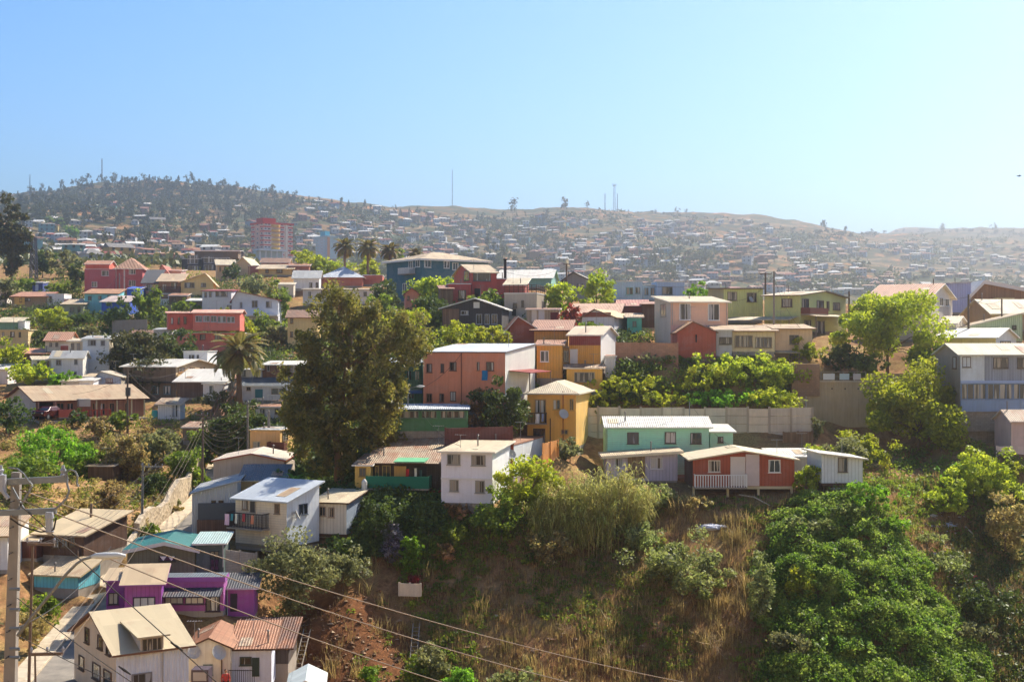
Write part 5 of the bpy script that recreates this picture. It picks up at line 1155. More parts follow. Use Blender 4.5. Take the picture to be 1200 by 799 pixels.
# ------------------------------------------------------------------ apartment towers
def tower(label,L,Cc,Rr,top,base,Y,floors,wcol,wcol2,band,balc,extra):
    v=House('apartment_tower',label,'apartment block'); HOUSES.pop()
    v.vol(Cc,Rr,top,base,Y,12,S=L,roof='flat',o=.5,wm=wall(wcol2),wm2=wall(wcol),rm=simple(band,.7),fas=simple(band,.7),found=12,pad=False,t=.9)
    v.build(); V=v.vols[0]; W,D,Hh=V['W'],V['D'],V['H']; fh=Hh/floors
    for i in range(1,floors): 
        z=i*fh; [v.part('floor_band',bb,simple(band,.7),V['M']) for bb in (MB().box(-.12,W*.24,-.15,-.003,z-.3,z+.3),MB().box(W*.56,W*.7,-.15,-.003,z-.3,z+.3),MB().box(-.15,-.003,0,D*.28,z-.3,z+.3),MB().box(-.15,-.003,D*.72,D,z-.3,z+.3),MB().box(W*.84,W+.1,-.15,-.003,z-.3,z+.3))]
    for i in range(floors):
        z=i*fh
        for x in (.02,.13,.58,.86):
            o=v.part('window',MB().box(x*W,(x+.1)*W,-.06,-.004,z+.75,z+fh-.55),simple((214,214,216),.5),V['M'])
            obj('pane',MB().box(x*W+.15,(x+.1)*W-.15,-.09,-.061,z+.9,z+fh-.7),glass(2),o)
        for y in (.08,.42,.78):
            o=v.part('window',MB().box(-.06,-.004,y*D,(y+.14)*D,z+.75,z+fh-.55),simple((190,186,184),.5),V['M'])
            obj('pane',MB().box(-.09,-.061,y*D+.15,(y+.14)*D-.15,z+.9,z+fh-.7),glass(0),o)
        if balc and i>1:
            mb=MB(); n=8; vs=[]
            for hh in (z,z+1.1):
                for k in range(n+1): a=math.pi*k/n; vs.append((W*.4-math.cos(a)*W*.14,-.004-math.sin(a)*2.0,hh))
            mb.add(vs,[(k,k+1,n+2+k,n+1+k) for k in range(n)]+[tuple(range(n+1))[::-1],tuple(range(n+1,2*n+2))])
            v.part('balcony',mb,simple((214,170,90),.7),V['M'])
    if balc: v.part('white_column',MB().box(W*.745,W*.8,-.4,-.003,-2,Hh-.6),simple((226,220,206),.6),V['M'])
    extra(v,V)
def ex1(v,V):
    W,D,Hh=V['W'],V['D'],V['H']
    v.part('roof_box',MB().box(W*.05,W*.5,D*.2,D*.7,Hh+.01,Hh+2.2),simple((186,64,56),.7),V['M'])
    for i in range(5): v.part('portico_column',MB().box(-6+i*3.2,-5.4+i*3.2,-6,-5.4,-4,3.4),simple((206,214,220),.6),V['M'])
    v.part('portico_roof',MB().box(-6.5,W*.55,-6.5,-.2,3.41,4.3),simple((196,210,216),.6),V['M']); v.part('portico_wall',MB().box(-6,W*.5,-3,-.25,-6,3.4),wall((150,176,186)),V['M'])
tower('tall apartment tower with red floor bands and round ochre balconies',294.5,309,343,260,303,690,8,(196,160,144),(214,196,184),(196,70,66),True,ex1)
def ex2(v,V):
    W,D,Hh=V['W'],V['D'],V['H']; v.part('roof_box',MB().box(W*.1,W*.6,D*.3,D*.7,Hh+.01,Hh+2.6),simple((110,190,206),.6),V['M'])
    v.part('stair_panel',MB().box(-.3,W*.2,-.35,-.003,0,Hh-.5),wall((186,142,104)),V['M'])
tower('pale turquoise apartment block with flat roof left of the palms',370,384,395,276,303,760,8,(186,206,216),(170,206,216),(176,204,214),False,ex2)
for h in HOUSES: h.build()
# laundry: each cloth on a line is a thing of its own
CN={}
def cname(rgb):
    r,g,b=rgb
    if min(rgb)>200: return 'white'
    if r>200 and g<190 and b>180: return 'pink'
    if r>200 and b<150: return 'orange'
    if r>150 and g<100: return 'red'
    if b>r and b>150 : return 'blue'
    return 'grey-green'
for o,rgb,lab in CLOTHES:
    n=cname(rgb); short={'cream hut':'laundry balcony of the cream hut','ramshackle':'porch of the netted shack','deep yellow':'balcony of the deep yellow house','terracotta':'upper window of the terracotta apartment house','white walled':'wall beside the patched awning roof'}
    w=next(v for k,v in short.items() if lab.startswith(k)); w='%s cloth hanging at the %s'%(n,w); CN[w]=CN.get(w,0)+1
    if CN[w]>1: w=w.replace(' cloth',' small cloth' if CN[w]==2 else ' narrow cloth')
    tag(o,w,'cloth')
# ------------------------------------------------------------------ vegetation
def rot_frames(n,up=0.35,droop=0.0,rs=nrs):
    d=rs.normal(size=(n,3)); d[:,2]=d[:,2]*(1-droop)-droop*1.6; d/=np.linalg.norm(d,axis=1)[:,None]
    e=rs.normal(size=(n,3)); e[:,2]*=(1-up); e-=d*(e*d).sum(1)[:,None]; e/=np.linalg.norm(e,axis=1)[:,None]; return d,e
def leaves(Pt,L,W,rs,up=.3,droop=0.0):
    n=len(Pt); d,e=rot_frames(n,up,droop,rs); s=(.5+1.0*rs.rand(n)**1.5)[:,None]
    return np.stack([Pt-d*L/2*s,Pt+e*W/2*s,Pt+d*L/2*s,Pt-e*W/2*s],1)
def crown_pts(w,d,h,rc,n,rs,flat=.75,inner=.35,seedv=0,bottom=-1,top=1):
    """clump centres in an uneven ellipsoid, then leaf points in every clump"""
    nc=max(7,int(3.0*w*h/(rc*rc)*.30)+6)
    u=rs.normal(size=(nc*3,3)); u/=np.linalg.norm(u,axis=1)[:,None]; u=u[(u[:,2]>bottom)&(u[:,2]<top)][:nc]; nc=len(u)
    lump=1+.22*np.sin(u[:,0]*3.1+seedv)+.16*np.sin(u[:,1]*4.3+seedv*2)+.16*np.sin(u[:,2]*5+seedv*3+u[:,0]*2)
    r=(inner+(1-inner)*rs.rand(nc)**.45)*lump*.95*np.where(rs.rand(nc)<.12,1.17,1)
    C=u*r[:,None]*np.array([w/2,d/2,h/2])
    k=rs.randint(0,nc,n); sz=(.55+.75*rs.rand(nc))[k][:,None]
    g=rs.normal(size=(n,3)); g/=np.linalg.norm(g,axis=1)[:,None]; g*= (rs.rand(n)**.4)[:,None]
    return C, C[k]+g*rc*sz*np.array([1,1,flat])
PAL={ # dark, light, second tint, translucent tint
 'bright':((92,116,24),(160,176,46),(182,184,60),(196,206,44)),
 'vivid':((70,108,28),(126,164,48),(130,170,44),(140,190,40)),
 'green':((60,86,28),(114,138,50),(134,146,56),(160,180,46)),
 'dark':((36,56,22),(78,100,42),(92,106,50),(120,140,46)),
 'olive':((84,92,56),(146,148,104),(126,128,82),(150,150,80)),
 'euc':((70,78,34),(136,138,68),(142,128,66),(160,160,58)),
 'dry':((120,100,62),(186,160,108),(140,136,78),(190,170,90)),
 'conifer':((40,52,26),(84,92,48),(110,98,56),(100,110,50)),
 'flower':((70,60,74),(176,166,190),(60,80,40),(150,140,120)),
 'bloom':((70,70,36),(150,120,70),(200,150,110),(160,130,60)),
 'red':((120,30,34),(178,60,62),(90,70,40),(180,60,50)),
 'thicket':((40,72,22),(112,148,50),(150,162,76),(150,184,56)),
 'ashen':((92,102,62),(166,168,116),(132,146,76),(160,176,84))}
def LM(k): a,b,t,tc=PAL[k]; return leafmat('%s_leaves'%k,a,b,.5 if k not in('conifer','dark') else .3,t,tc)
BARK=lambda: simple((112,92,74),.9,name='bark'); PBARK=lambda: simple((150,120,92),.9,name='bark')
def limbs(base_r,h_trunk,C,rs,n=6,lean=(0,0)):
    mb=MB(); top=Vector((lean[0],lean[1],h_trunk)); mb.tube([(0,0,-.4),Vector((lean[0]*.3,lean[1]*.3,h_trunk*.4)),top],[base_r*1.25,base_r,base_r*.7],8)
    if len(C):
        for i in rs.choice(len(C),min(n,len(C)),replace=False):
            q=Vector(C[i]); m=top.lerp(q,.5)+Vector((0,0,abs(q.z-top.z)*.15)); mb.tube([top*.8,m,q],[base_r*.55,base_r*.32,base_r*.12],5)
    mb.sm=True; return mb
VEG=[]
def plant(kind,px,base,Y,top,wpx,label,cat='tree',pal=None,name=None,tr=.1,n=None,shape='round',group=None,depth=.9,trunk=True):
    """one plant of its own: crown as leaf faces, trunk with limbs"""
    if Y is None: Y=hit(px,base,380).y
    X=(px-CX)/F*Y; z0=ground(X,Y); ztop=-(top-CY)/F*Y; Hh=max(ztop-z0,.7); w=wpx/F*Y
    rs=np.random.RandomState(int(px*13+top*7)%9999); leaf=max(.13,2.9/F*Y); pal=pal or kind
    ch=Hh*(1-tr); cz=Hh*tr+ch/2
    area=(ch/Y*F)*wpx*.8; n=n or int(np.clip(area*1.35,420,42000)); rc=np.clip(min(w,ch)*.16,.28,1.5)
    if wpx>110 and cat=='tree': n=int(n*1.7); rc*=1.25
    root=empty(name or ('shrub' if cat=='shrub' else 'tree'),(X,Y,z0)); tag(root,label,cat,group)
    if shape=='conifer':
        k=rs.rand(n); z=Hh*(.08+.92*k); ang=rs.rand(n)*6.283; lay=np.floor(k*14)/14; rad=w/2*(1-k)**.75*(.35+.65*rs.rand(n)**.5)*(.7+.5*np.sin(lay*57+ang*2)**2)
        Pt=np.stack([rad*np.cos(ang),rad*np.sin(ang),z-rad*.18],1); C=np.zeros((0,3))
    elif shape=='spread':   # flat tiers
        nt=9; t=rs.randint(0,nt,n); zt=.18+.78*t/nt; rt=w/2*np.sqrt(np.clip(1-(zt-.25)**2*1.35,.08,1)); ang=rs.rand(n)*6.283; lob=.72+.34*np.sin(ang*3+t*1.9)+.16*np.sin(ang*7+t)
        rad=rt*lob*rs.rand(n)**.5; Pt=np.stack([rad*np.cos(ang),rad*np.sin(ang)*depth,Hh*zt+Hh*.045*rs.normal(size=n)-rad*.05],1); C=Pt[rs.randint(0,n,14)]
    else:
        C,Pt=crown_pts(w*.97,w*depth,ch,rc*1.15,n,rs,.8,.25,px*.7); C[:,2]+=cz; Pt[:,2]+=cz
        Pt[:,2]=np.maximum(Pt[:,2],.05)
    V=leaves(Pt,leaf*1.4,leaf*.9,rs,.35,.5 if pal=='euc' else 0)
    link('crown' if cat!='shrub' else 'foliage',quadmesh('crown',V,[LM(pal)]),root)
    if trunk: obj('trunk' if cat!='shrub' else 'stem',limbs(max(.05,Hh*.018),Hh*max(tr,.3)*1.1,C,rs,8 if cat!='shrub' else 5),BARK(),root)
    return root
Sh='shrub'
for a in [
 # right half
 ('bright',1040,440,154.5,340,128,'large round yellow-green tree standing above the tall concrete retaining wall'),
 ('bright',1076,550,139.5,431,124,'wide layered yellow-green tree in front of the concrete wall beside the blue house'),
 ('bright',1103,560,137,490,46,'smaller bright tree at the foot of the blue house block wall'),
 ('bright',738,478,144.5,440,92,'wide bright green tree behind the left half of the grey panel wall'),
 ('olive',766,452,148,413,50,'greyish green tree above the bright tree behind the panel wall'),
 ('bright',815,478,145,428,84,'middle bright green tree directly behind the grey panel wall'),
 ('bright',868,476,146,412,92,'tall bright green tree under the cream house windows'),
 ('bright',912,476,147,414,58,'bright green tree touching the brown pier of the retaining wall'),
 ('green',800,452,148.5,418,34,'small dark bush below the brick red gable wall'),
 ('bright',948,432,151,399,36,'small yellow-green tree between the cream house and the large round tree'),
 ('dark',584,505,131.5,449,72,'dense dark green tree leaning against the terracotta apartment house'),
 ('bloom',562,462,133.2,446,36,'brownish flowering creeper tree on the terracotta apartment wall'),
 ('bright',655,352,180,324,34,'round bright green tree right of the roof terrace house'),
 ('bright',700,352,181,319,40,'round bright green tree beside the light blue box house'),
 ('vivid',816,348,187,330,28,'small bright green tree between the blue box house and pea green house'),
 ('bright',508,362,197,319,66,'pale yellow-green tree in front of the navy blue house'),
 ('dark',502,392,176,346,50,'dark ivy covered tree left of the dark timber house'),
 ('green',575,360,179,340,50,'loose green tree in front of the brick red house'),
 ('dark',452,356,216,325,34,'dark round tree left of the navy blue house'),
 ('green',446,366,190,338,34,'mid green tree below the dark round tree by the navy house'),
 ('bright',362,324,300,291,42,'bright lime green tree below the turquoise apartment block'),
 ('bright',392,324,299,303,46,'broad lime green tree in front of the palms'),
 ('bright',435,323,292,303,32,'trimmed lime green tree at the foot of the palms'),
 ('bright',528,408,151,378,62,'yellow-green tree above the terracotta apartment roof'),
 ('bright',578,408,151.5,381,58,'yellow-green tree right of its twin above the terracotta apartment roof'),
 ('bright',474,424,157,358,54,'light green tree at the right shoulder of the eucalyptus'),
 ('green',690,392,157,374,34,'bushy green tree in front of the pale blue cottage'),
 ('bright',1141,592,127,532,86,'bright shrub-like tree on the bank below the block wall'),
 # left half
 ('bright',61,392,239,358,38,'round yellow-green tree beneath the pink railed terrace'),
 ('dark',44,412,226,386,40,'dark tree right of the long beige house'),
 ('dark',136,390,233,357,38,'dark tree under the cobalt blue shed'),
 ('dark',96,386,240,367,34,'low dark tree between the grey-green cottage and white houses'),
 ('olive',98,402,222,381,34,'yellowish olive tree above the tall white house'),
 ('green',164,378,240,341,24,'slim green tree beside the cobalt awning'),
 ('green',180,376,238,340,26,'slim green tree below the narrow dark roofed house'),
 ('green',216,374,247,352,36,'rounded green tree below the ochre house'),
 ('green',26,354,287,326,36,'green tree above the brown and yellow cottage'),
 ('olive',6,352,270,324,30,'olive tree at the left edge above the cottage'),
 ('green',72,346,281,331,46,'low spreading green tree above the pink terrace'),
 ('dark',92,332,300,306,22,'dark orange flecked tree left of the rose pink house'),
 ('olive',74,328,332,297,54,'large pale olive tree beneath the far left houses'),
 ('bright',6,452,202,396,40,'bright green tree at the left edge above the long tan roof'),
 ('bright',40,460,189,424,60,'bright green tree behind the left end of the long tan roof'),
 ('vivid',72,461,184,436,44,'leafy green tree beside the small white garage shed'),
 ('dark',8,514,161,466,36,'dark glossy tree at the left edge below the long tan roof'),
 ('vivid',66,562,147,500,96,'large vivid green tree on the bank below the red porch'),
 ('green',34,600,137,528,84,'mixed green tree rising behind the concrete pole'),
 ('green',310,402,225,369,44,'green tree left of the butter yellow house'),
 ('olive',330,408,221,378,34,'pale plumed tree in front of the butter yellow house'),
 ('green',325,366,246,335,36,'green tree right of the white house with red roof edges'),
 ('olive',300,346,262,322,34,'brownish olive tree below the straw coloured verandah'),
 ('dark',270,330,296,311,26,'dark cypress group tree beside the sandstone house'),
 ('green',262,390,222,368,28,'green tree just under the white house porch'),
 ('dark',206,427,203,383,44,'dark green tree behind the spreading conifer'),
 ('bright',291,400,220,372,30,'light green tree right of the coral red house'),
 ('dark',440,642,114.5,577,42,'dark green tree beside the little white stilt hut'),
 ('olive',346,727,106.5,634,88,'silvery olive tree on the red slope below the cream hut'),
 ('olive',402,708,109.5,645,62,'second silvery olive tree nearest the rusty fence scraps'),
 ('bright',617,640,116.5,531,74,'bright leafy tree against the right wall of the white two storey house'),
 ('green',588,655,114,575,50,'dark leaved tree at the stone base of the white two storey house'),
 ('green',470,306,400,290,16,'small green tree beside the last palm'),
 ('green',57,262,None,254,11,'first small rounded tree among the far left houses'),('vivid',86,281,None,266,20,'largest rounded green tree among the far left houses'),('green',70,268,None,257,10,'narrow green tree among the far left houses'),
 ('bright',1012,534,130,503,60,'light green tree behind the white board shed'),
 ('bright',960,545,128,520,40,'light green tree left behind the white board shed'),
]: plant(*a)
plant('conifer',14,331,330,235,40,'very tall dark evergreen at the far left edge',name='evergreen_tree',tr=.08,n=6500)
plant('dark',50,330,338,294,30,'low dark tree just right of the lattice pylon')
plant('conifer',160,455,199,386,104,'wide spreading dark conifer with tiered branches above the ragged white roof',shape='spread',name='conifer_tree',tr=.15,n=11000)
plant('conifer',175,440,192,418,80,'drooping conifer branch clump over the ragged white roof',shape='spread',cat='tree',name='conifer_tree',tr=.15,n=2600)
for a in [
 ('dark',985,440,151.5,402,50,'dark bush between the cream house and the large round tree'),('green',1012,440,151,412,46,'mid green bush under the left side of the large round tree'),('green',1085,440,151,408,50,'green bush under the right side of the large round tree'),('bright',708,482,143.2,456,58,'low bright bush just behind the left end of the grey panel wall'),('bright',772,482,143.2,457,70,'low bright bush behind the mint house section of the panel wall'),('vivid',842,482,143.0,455,76,'low leafy bush behind the middle of the grey panel wall'),('bright',905,482,142.8,453,64,'low bright bush behind the right end of the grey panel wall'),('bright',1165,594,127.5,546,72,'wide bright shrub below the pink cottage'),('vivid',1122,580,128.5,542,52,'green shrub between the two wide trees on the right bank'),('olive',668,540,129,512,36,'dull shrub right of the deep yellow house foot'),('dry',650,655,112.5,622,60,'straw shrub under the greener reeds'),('ashen',745,650,114,612,56,'pale leafy shrub at the right foot of the golden reeds'),
 ('bright',945,588,121.5,541,42,'yellow-green shrub between the red-brown house and white shed'),
 ('vivid',1020,640,117.5,566,66,'bright green shrub crowning the thicket below the white shed'),
 ('bright',1105,612,124,560,58,'sunlit shrub hanging over the eroded bank edge'),
 ('dry',1178,650,121,580,52,'brownish dry shrub on the dark bank at the right edge'),
 ('bright',1180,575,130,540,50,'bright shrub in front of the pinkish parapet'),
 ('ashen',800,694,110,632,120,'broad creeper mound with pale green top on the ravine slope'),
 ('ashen',893,742,107.5,656,36,'creeper draped stump standing left of the thicket'),
 ('ashen',768,612,119.5,566,64,'pale leaved shrub right of the reeds under the lilac lean-to'),
 ('olive',958,520,140,484,13,'ivy covered post beside the retaining wall'),
 ('vivid',482,670,112,624,24,'upright bright shrub in the little terraced garden'),
 ('flower',463,660,113.3,614,30,'shrub covered in pale violet flowers below the netted shack'),
 ('bloom',538,612,117.2,590,44,'shrub with pinkish dry blossoms under the white house'),
 ('green',566,640,115.5,598,56,'dense green shrub in front of the stone base'),
 ('green',530,652,114.5,612,50,'dark green shrub right of the bright upright garden shrub'),
 ('red',486,684,110.8,672,18,'shrub with orange-red flowers beside the white board edging'),
 ('bloom',520,660,113,638,26,'reddish flowered shrub on the garden steps'),
 ('red',669,364,164,355,22,'red bougainvillea shrub between the ridge roofs'),
 ('vivid',542,816,100.5,783,44,'fresh green shrub at the lower frame edge under the cables'),
 ('ashen',600,818,100.5,784,60,'grey-green shrub right of the fresh green shrub at the bottom'),
 ('olive',506,798,102,752,44,'yellowish shrub next to the longer ladder'),
 ('vivid',432,796,101.5,778,24,'little bright shrub alone on the red slope'),
 ('green',490,800,101.6,770,40,'green shrub at the foot of the slope ladder'),
 ('dark',93,501,164.5,480,24,'dark round shrub on the stone wall below the red porch'),
 ('green',140,500,164,480,34,'green shrub at the right end of the porch stone wall'),
 ('dry',116,512,161,488,30,'dry brown shrub below the porch stone wall'),
 ('dry',150,545,152.5,504,48,'large dry brown shrub on the bank left of the white plank hut'),
 ('olive',192,548,156,503,58,'rounded olive shrub on the bank beneath the white plank hut'),
 ('green',214,563,152.5,520,44,'green shrub above the stone retaining wall'),
 ('green',176,632,129.6,612,22,'green creeper at the near end of the stone retaining wall'),
 ('olive',198,603,143.5,582,26,'olive shrub spilling over the middle of the stone retaining wall'),
 ('green',226,570,152,548,26,'green shrub hanging over the far end of the stone retaining wall'),
 ('dry',206,612,141.5,602,16,'low dry shrub at the foot of the stone retaining wall'),
 ('dark',258,505,160,476,46,'dark shrub under the drooping wires at the road bend'),  # dark foliage put in to stand for the shade at the bend
 ('dark',300,492,160,470,50,'dark shrub below the wooden upper storey house'),
 ('green',240,520,160,500,30,'green shrub left of the tall wooden pole top'),
 ('dry',170,520,160,498,34,'dry brown shrub left of the wooden stairs bank'),
 ('dark',180,582,146,552,44,'dark shrub over the lamp arm on the bank'),
 ('dry',128,600,138,566,40,'dry straw coloured shrub left of the steel lamp post'),
 ('dry',92,612,132,584,44,'dry brown shrub above the dark shack roof'),
 ('green',104,545,152,512,38,'green shrub left of the ruined brown shed'),
 ('dry',165,628,131.5,600,26,'dry shrub beside the low stone kerb wall'),
 ('olive',250,478,177,458,34,'yellowish shrub below the awning house'),
 ('green',50,738,103.5,690,46,'tall green cane shrub on the pavement bank'),
 ('bright',80,703,113,676,28,'yellow-green roadside shrub under the wooden pole'),
 ('dry',36,758,98,712,40,'dry leaning shrub beside the foreground pole'),
 ('green',240,572,150.5,556,20,'small green shrub at the base of the tall wooden pole'),
 ('green',186,606,140,585,22,'grass green shrub along the pavement edge'),
 ('dark',430,580,126,545,52,'dark shrub mass right of the eucalyptus trunk'),
 ('dark',345,580,124.5,545,40,'dark shrub behind the cream hut roof'),
 ('olive',985,548,127.5,512,56,'loose olive shrub left of the retaining wall downpipe'),
 ('dry',820,610,118.6,582,46,'dry straw shrub below the white railed deck'),
 ('dark',1150,740,112.5,690,80,'dark shadowed shrub among the rubbish at the right edge'),
 ('ashen',1105,690,116,650,60,'greyish creeper shrub covering a mound of rubbish'),
 ('ashen',1085,662,118.5,628,44,'small creeper covered hump under the eroded bank'),
]: plant(*a,cat=Sh,tr=.06)
# big eucalyptus
def eucalyptus():
    px,Y=396,128; X=(px-CX)/F*Y; z0=P(px,573,Y).z; root=empty('eucalyptus_tree',(X,Y,z0)); tag(root,'towering brown-green eucalyptus in the middle of the left slope','tree')
    rs=np.random.RandomState(3); k=Y/F; Pts=[]; CC=[]
    lobes=[(412,370,95,60),(385,405,90,70),(440,415,100,70),(470,395,50,50),(365,450,70,70),(420,470,110,80),(360,500,64,70),(440,510,60,70),(398,520,80,70),(345,478,40,60),(455,455,70,60),(400,345,40,24),(490,400,30,34)]
    for cx,cy,w,h in lobes:
        C,q=crown_pts(w*k,w*k*.85,h*k,.85,int(w*h*.78),rs,.95,.25,cx)
        o=np.array([(cx-px)*k,rs.uniform(-1.8,1.8),(573-cy)*k]); Pts.append(q+o); CC.append(C+o)
    V=leaves(np.concatenate(Pts),.42,.17,rs,.1,.5); link('crown',quadmesh('crown',V,[LM('euc')]),root)
    mb=MB(); tr=[(0,0,-.6),(.1,0,2.5),(-.15,.1,5),(.3,0,8),(.8,0,11),(1.3,0,14)]; mb.tube(tr,[.5,.4,.36,.3,.22,.1],10)
    for C in CC:
        q=Vector(C.mean(0)); b=Vector(tr[2 if q.z<7 else 3 if q.z<10 else 4]); mb.tube([b,b.lerp(q,.55)+Vector((0,0,.5)),q],[.18,.11,.04],6)
        for i in rs.choice(len(C),4): mb.tube([b.lerp(q,.6)+Vector((0,0,.5)),Vector(C[i])],[.07,.02],4)
    mb.sm=True; obj('trunk',mb,PBARK(),root)
eucalyptus()
def palm(px,Y,base,crown_py,wpx,label,n=34):
    X=(px-CX)/F*Y; z0=ground(X,Y); zc=-(crown_py-CY)/F*Y; Hh=zc-z0; r=wpx/2/F*Y; rs=np.random.RandomState(int(px)); root=empty('palm_tree',(X,Y,z0)); tag(root,label,'palm')
    tb=MB(); tb.tube([(0,0,-.5),(.05,0,Hh*.3),(-.03,0,Hh*.7),(0,0,Hh)],[r*.15,r*.1,r*.09,r*.12],9); tb.ell((0,0,Hh-.05*r),(r*.17,r*.17,r*.2)); tb.sm=True; obj('trunk',tb,simple((128,100,78),.9,name='bark'),root)
    Q=[];ml=max(.035*r,.8/F*Y)
    for i in range(n):
        az=i*2.4+rs.rand()*.4; el=R(78)*(1-i/n*1.28)+rs.normal()*.08; L=r*(1.02+.2*rs.rand()); d=np.array([math.cos(az),math.sin(az),0]); side=np.array([-math.sin(az),math.cos(az),0])
        p=np.array([0,0,Hh+.05*r]); e=el; st=L/14; prev=p
        for k in range(14):
            v=d*math.cos(e)+np.array([0,0,1])*math.sin(e); p=p+v*st; e-=.075+.05*(k/14)
            nrm=np.cross(v,side); ll=L*.25*math.sin(math.pi*(.12+.8*k/14))
            for sgn in (-1,1):
                for kk in (0,.5):
                    b=p+v*st*kk; t=b+side*sgn*ll*.8+v*ll*.45-nrm*(-.0)-np.array([0,0,ll*.32]); m=(b+t)/2
                    Q.append([b,m+v*ml*1.1,t,m-v*ml*1.1])
            Q.append([prev+side*ml*.5,p+side*ml*.5,p-side*ml*.5,prev-side*ml*.5]); prev=p
    link('crown',quadmesh('crown',np.array(Q),[leafmat('palm_leaves',(84,92,44),(160,154,86),.35,(150,124,72),(150,150,60))]),root)
palm(280,178,480,414,66,'tall date palm standing alone beside the patched awning house',44)
palm(404,285,318,290,28,'leftmost palm of the four with the thickest white trunk base')
palm(431,283,318,291,30,'second palm of the four above the lime green trees')
palm(457,289,318,295,26,'third palm of the four with a brownish crown')
palm(486,296,316,298,20,'lowest palm of the four behind the navy roof')
def banana(px,Y,top,wpx,label):
    X=(px-CX)/F*Y; z0=ground(X,Y); Hh=max(1.2,-(top-CY)/F*Y-z0); r=wpx/2/F*Y; rs=np.random.RandomState(int(px)); root=empty('banana_plant',(X,Y,z0)); tag(root,label,'plant')
    Q=[]
    for i in range(12):
        az=i*2.4; d=np.array([math.cos(az),math.sin(az),0]); s=np.array([-d[1],d[0],0]); p=np.array([0,0,Hh*.45]); e=1.2-.06*i; 
        for k in range(6):
            q=p+(d*math.cos(e)+np.array([0,0,math.sin(e)]))*r*.24; e-=.3; w0=.17*r*math.sin(math.pi*(k+.3)/6.3)+.03; w1=.17*r*math.sin(math.pi*min(k+1.3,6.2)/6.3)+.02
            Q.append([p-s*w0,p+s*w0,q+s*w1,q-s*w1]); p=q
    link('foliage',quadmesh('foliage',np.array(Q),[LM('vivid')]),root); obj('stem',MB().tube([(0,0,-.3),(0,0,Hh*.5)],[.12,.08],7),simple((110,110,60),.8),root)
banana(303,119.5,553,30,'banana plant in front of the ochre shed roof'); banana(345,121,538,34,'taller banana plant under the eucalyptus branches')
def twigs(px,py,hh,label,seed,rgb=(168,140,108)):
    q=hit(px,py); rs=np.random.RandomState(seed); root=empty('bare_shrub',gh(q)); tag(root,label,'shrub'); 
    mb=MB()
    def br(p,d,l,r,dep):
        m=p+d*l*.5+Vector(rs.normal(size=3)*.05*l); e=p+d*l+Vector(rs.normal(size=3)*.1*l); mb.tube([p,m,e],[r,r*.8,r*.5],4,cap=False)
        if dep: 
            for i in range(3): br(p.lerp(e,.45+.5*rs.rand()),(d+Vector(rs.normal(size=3)*.55)+Vector((0,0,.12))).normalized(),l*.62,r*.55,dep-1)
    for i in range(6): br(Vector((0,0,-.1)),Vector((rs.normal()*.55,rs.normal()*.4-.15,1)).normalized(),hh*(.35+.3*rs.rand()),.035,2)
    obj('twig',mb,simple(rgb,.9,name='dead_wood'),root)['kind']='stuff'
for i,(px,py,hh,lab) in enumerate([(716,776,2.4,'bare twiggy shrub above the lowest cable'),(772,748,2.2,'bare pale shrub under the creeper mound'),(834,768,2.8,'tall bare straw coloured shrub left of the creeper draped stump'),(668,745,1.6,'small bare shrub on the middle slope'),(868,742,2.0,'bare grey shrub between the creeper mound and stump'),(1100,640,1.6,'bare shrub sticking out of the rubbish heap'),(1168,700,2.0,'bare brown shrub on the dark right bank'),(640,700,1.4,'thin bare shrub below the reeds')]): twigs(px,py,hh,lab,i+60,[(176,150,116),(150,122,92),(196,172,130)][i%3])
def reeds(px,Y,top,wpx,label,n,pal=('reed_leaves',(126,122,62),(204,190,118),.5,(140,150,76),(206,200,96)),name='reed_clump',hang=1.0):
    X=(px-CX)/F*Y; k=Y/F; z0=ground(X,Y); Hh=-(top-CY)/F*Y-z0; w=wpx*k; rs=np.random.RandomState(int(px)); root=empty(name,(X,Y,z0)); tag(root,label,'reeds')
    Q=[];S=MB()
    for i in range(n):
        a=rs.rand()*6.283; rr=rs.rand()**.5; bx,by=math.cos(a)*rr*w*.42,math.sin(a)*rr*w*.25; gzz=ground(X+bx,Y+by)-z0
        hh=(Hh-gzz*.4)*(1-.35*rr**2)*(.62+.3*rs.rand()+.45*float(fbm(np.array(bx/1.3+px),np.array(by/1.3),2,3))); lean=np.array([bx/w*1.4+rs.normal()*.12,by/w*1.0-.12+rs.normal()*.1])
        pts=[np.array([bx+lean[0]*hh*.5*t*t,by+lean[1]*hh*.5*t*t,gzz+hh*t*(1-.06*t)]) for t in (0,.35,.7,1)]
        if i%3==0: S.tube(pts,[.025,.022,.016,.008],4)
        for j in range(15):
            t=.18+.82*rs.rand(); f=t*3; q=min(int(f),2); b=pts[q]+(pts[q+1]-pts[q])*(f-q); az=rs.rand()*6.283; d=np.array([math.cos(az),math.sin(az),0]); L=(.55+.6*rs.rand()); s=np.array([-d[1],d[0],0])*.035
            m=b+d*L*.4+np.array([0,0,L*.18]); e=b+d*L*.72-np.array([0,0,L*.35*hang]); Q.append([b-s,b+s,m+s*1.1,m-s*1.1]); Q.append([m-s*1.1,m+s*1.1,e+s*.1,e-s*.1])
    link('foliage',quadmesh('foliage',np.array(Q),[leafmat(*pal)]),root); obj('stem',S,simple((150,134,90),.8,name='reed_stem'),root)['kind']='stuff'
reeds(700,115.5,524,126,'tall golden reed clump in the middle of the ravine slope',430)
reeds(662,114.8,552,80,'greener reed clump left of the tall golden reeds',220,('green_reed_leaves',(116,118,60),(190,182,110),.5,(150,150,80),(200,200,96)))
reeds(735,117,560,60,'smaller reed clump leaning right of the tall golden reeds',150)

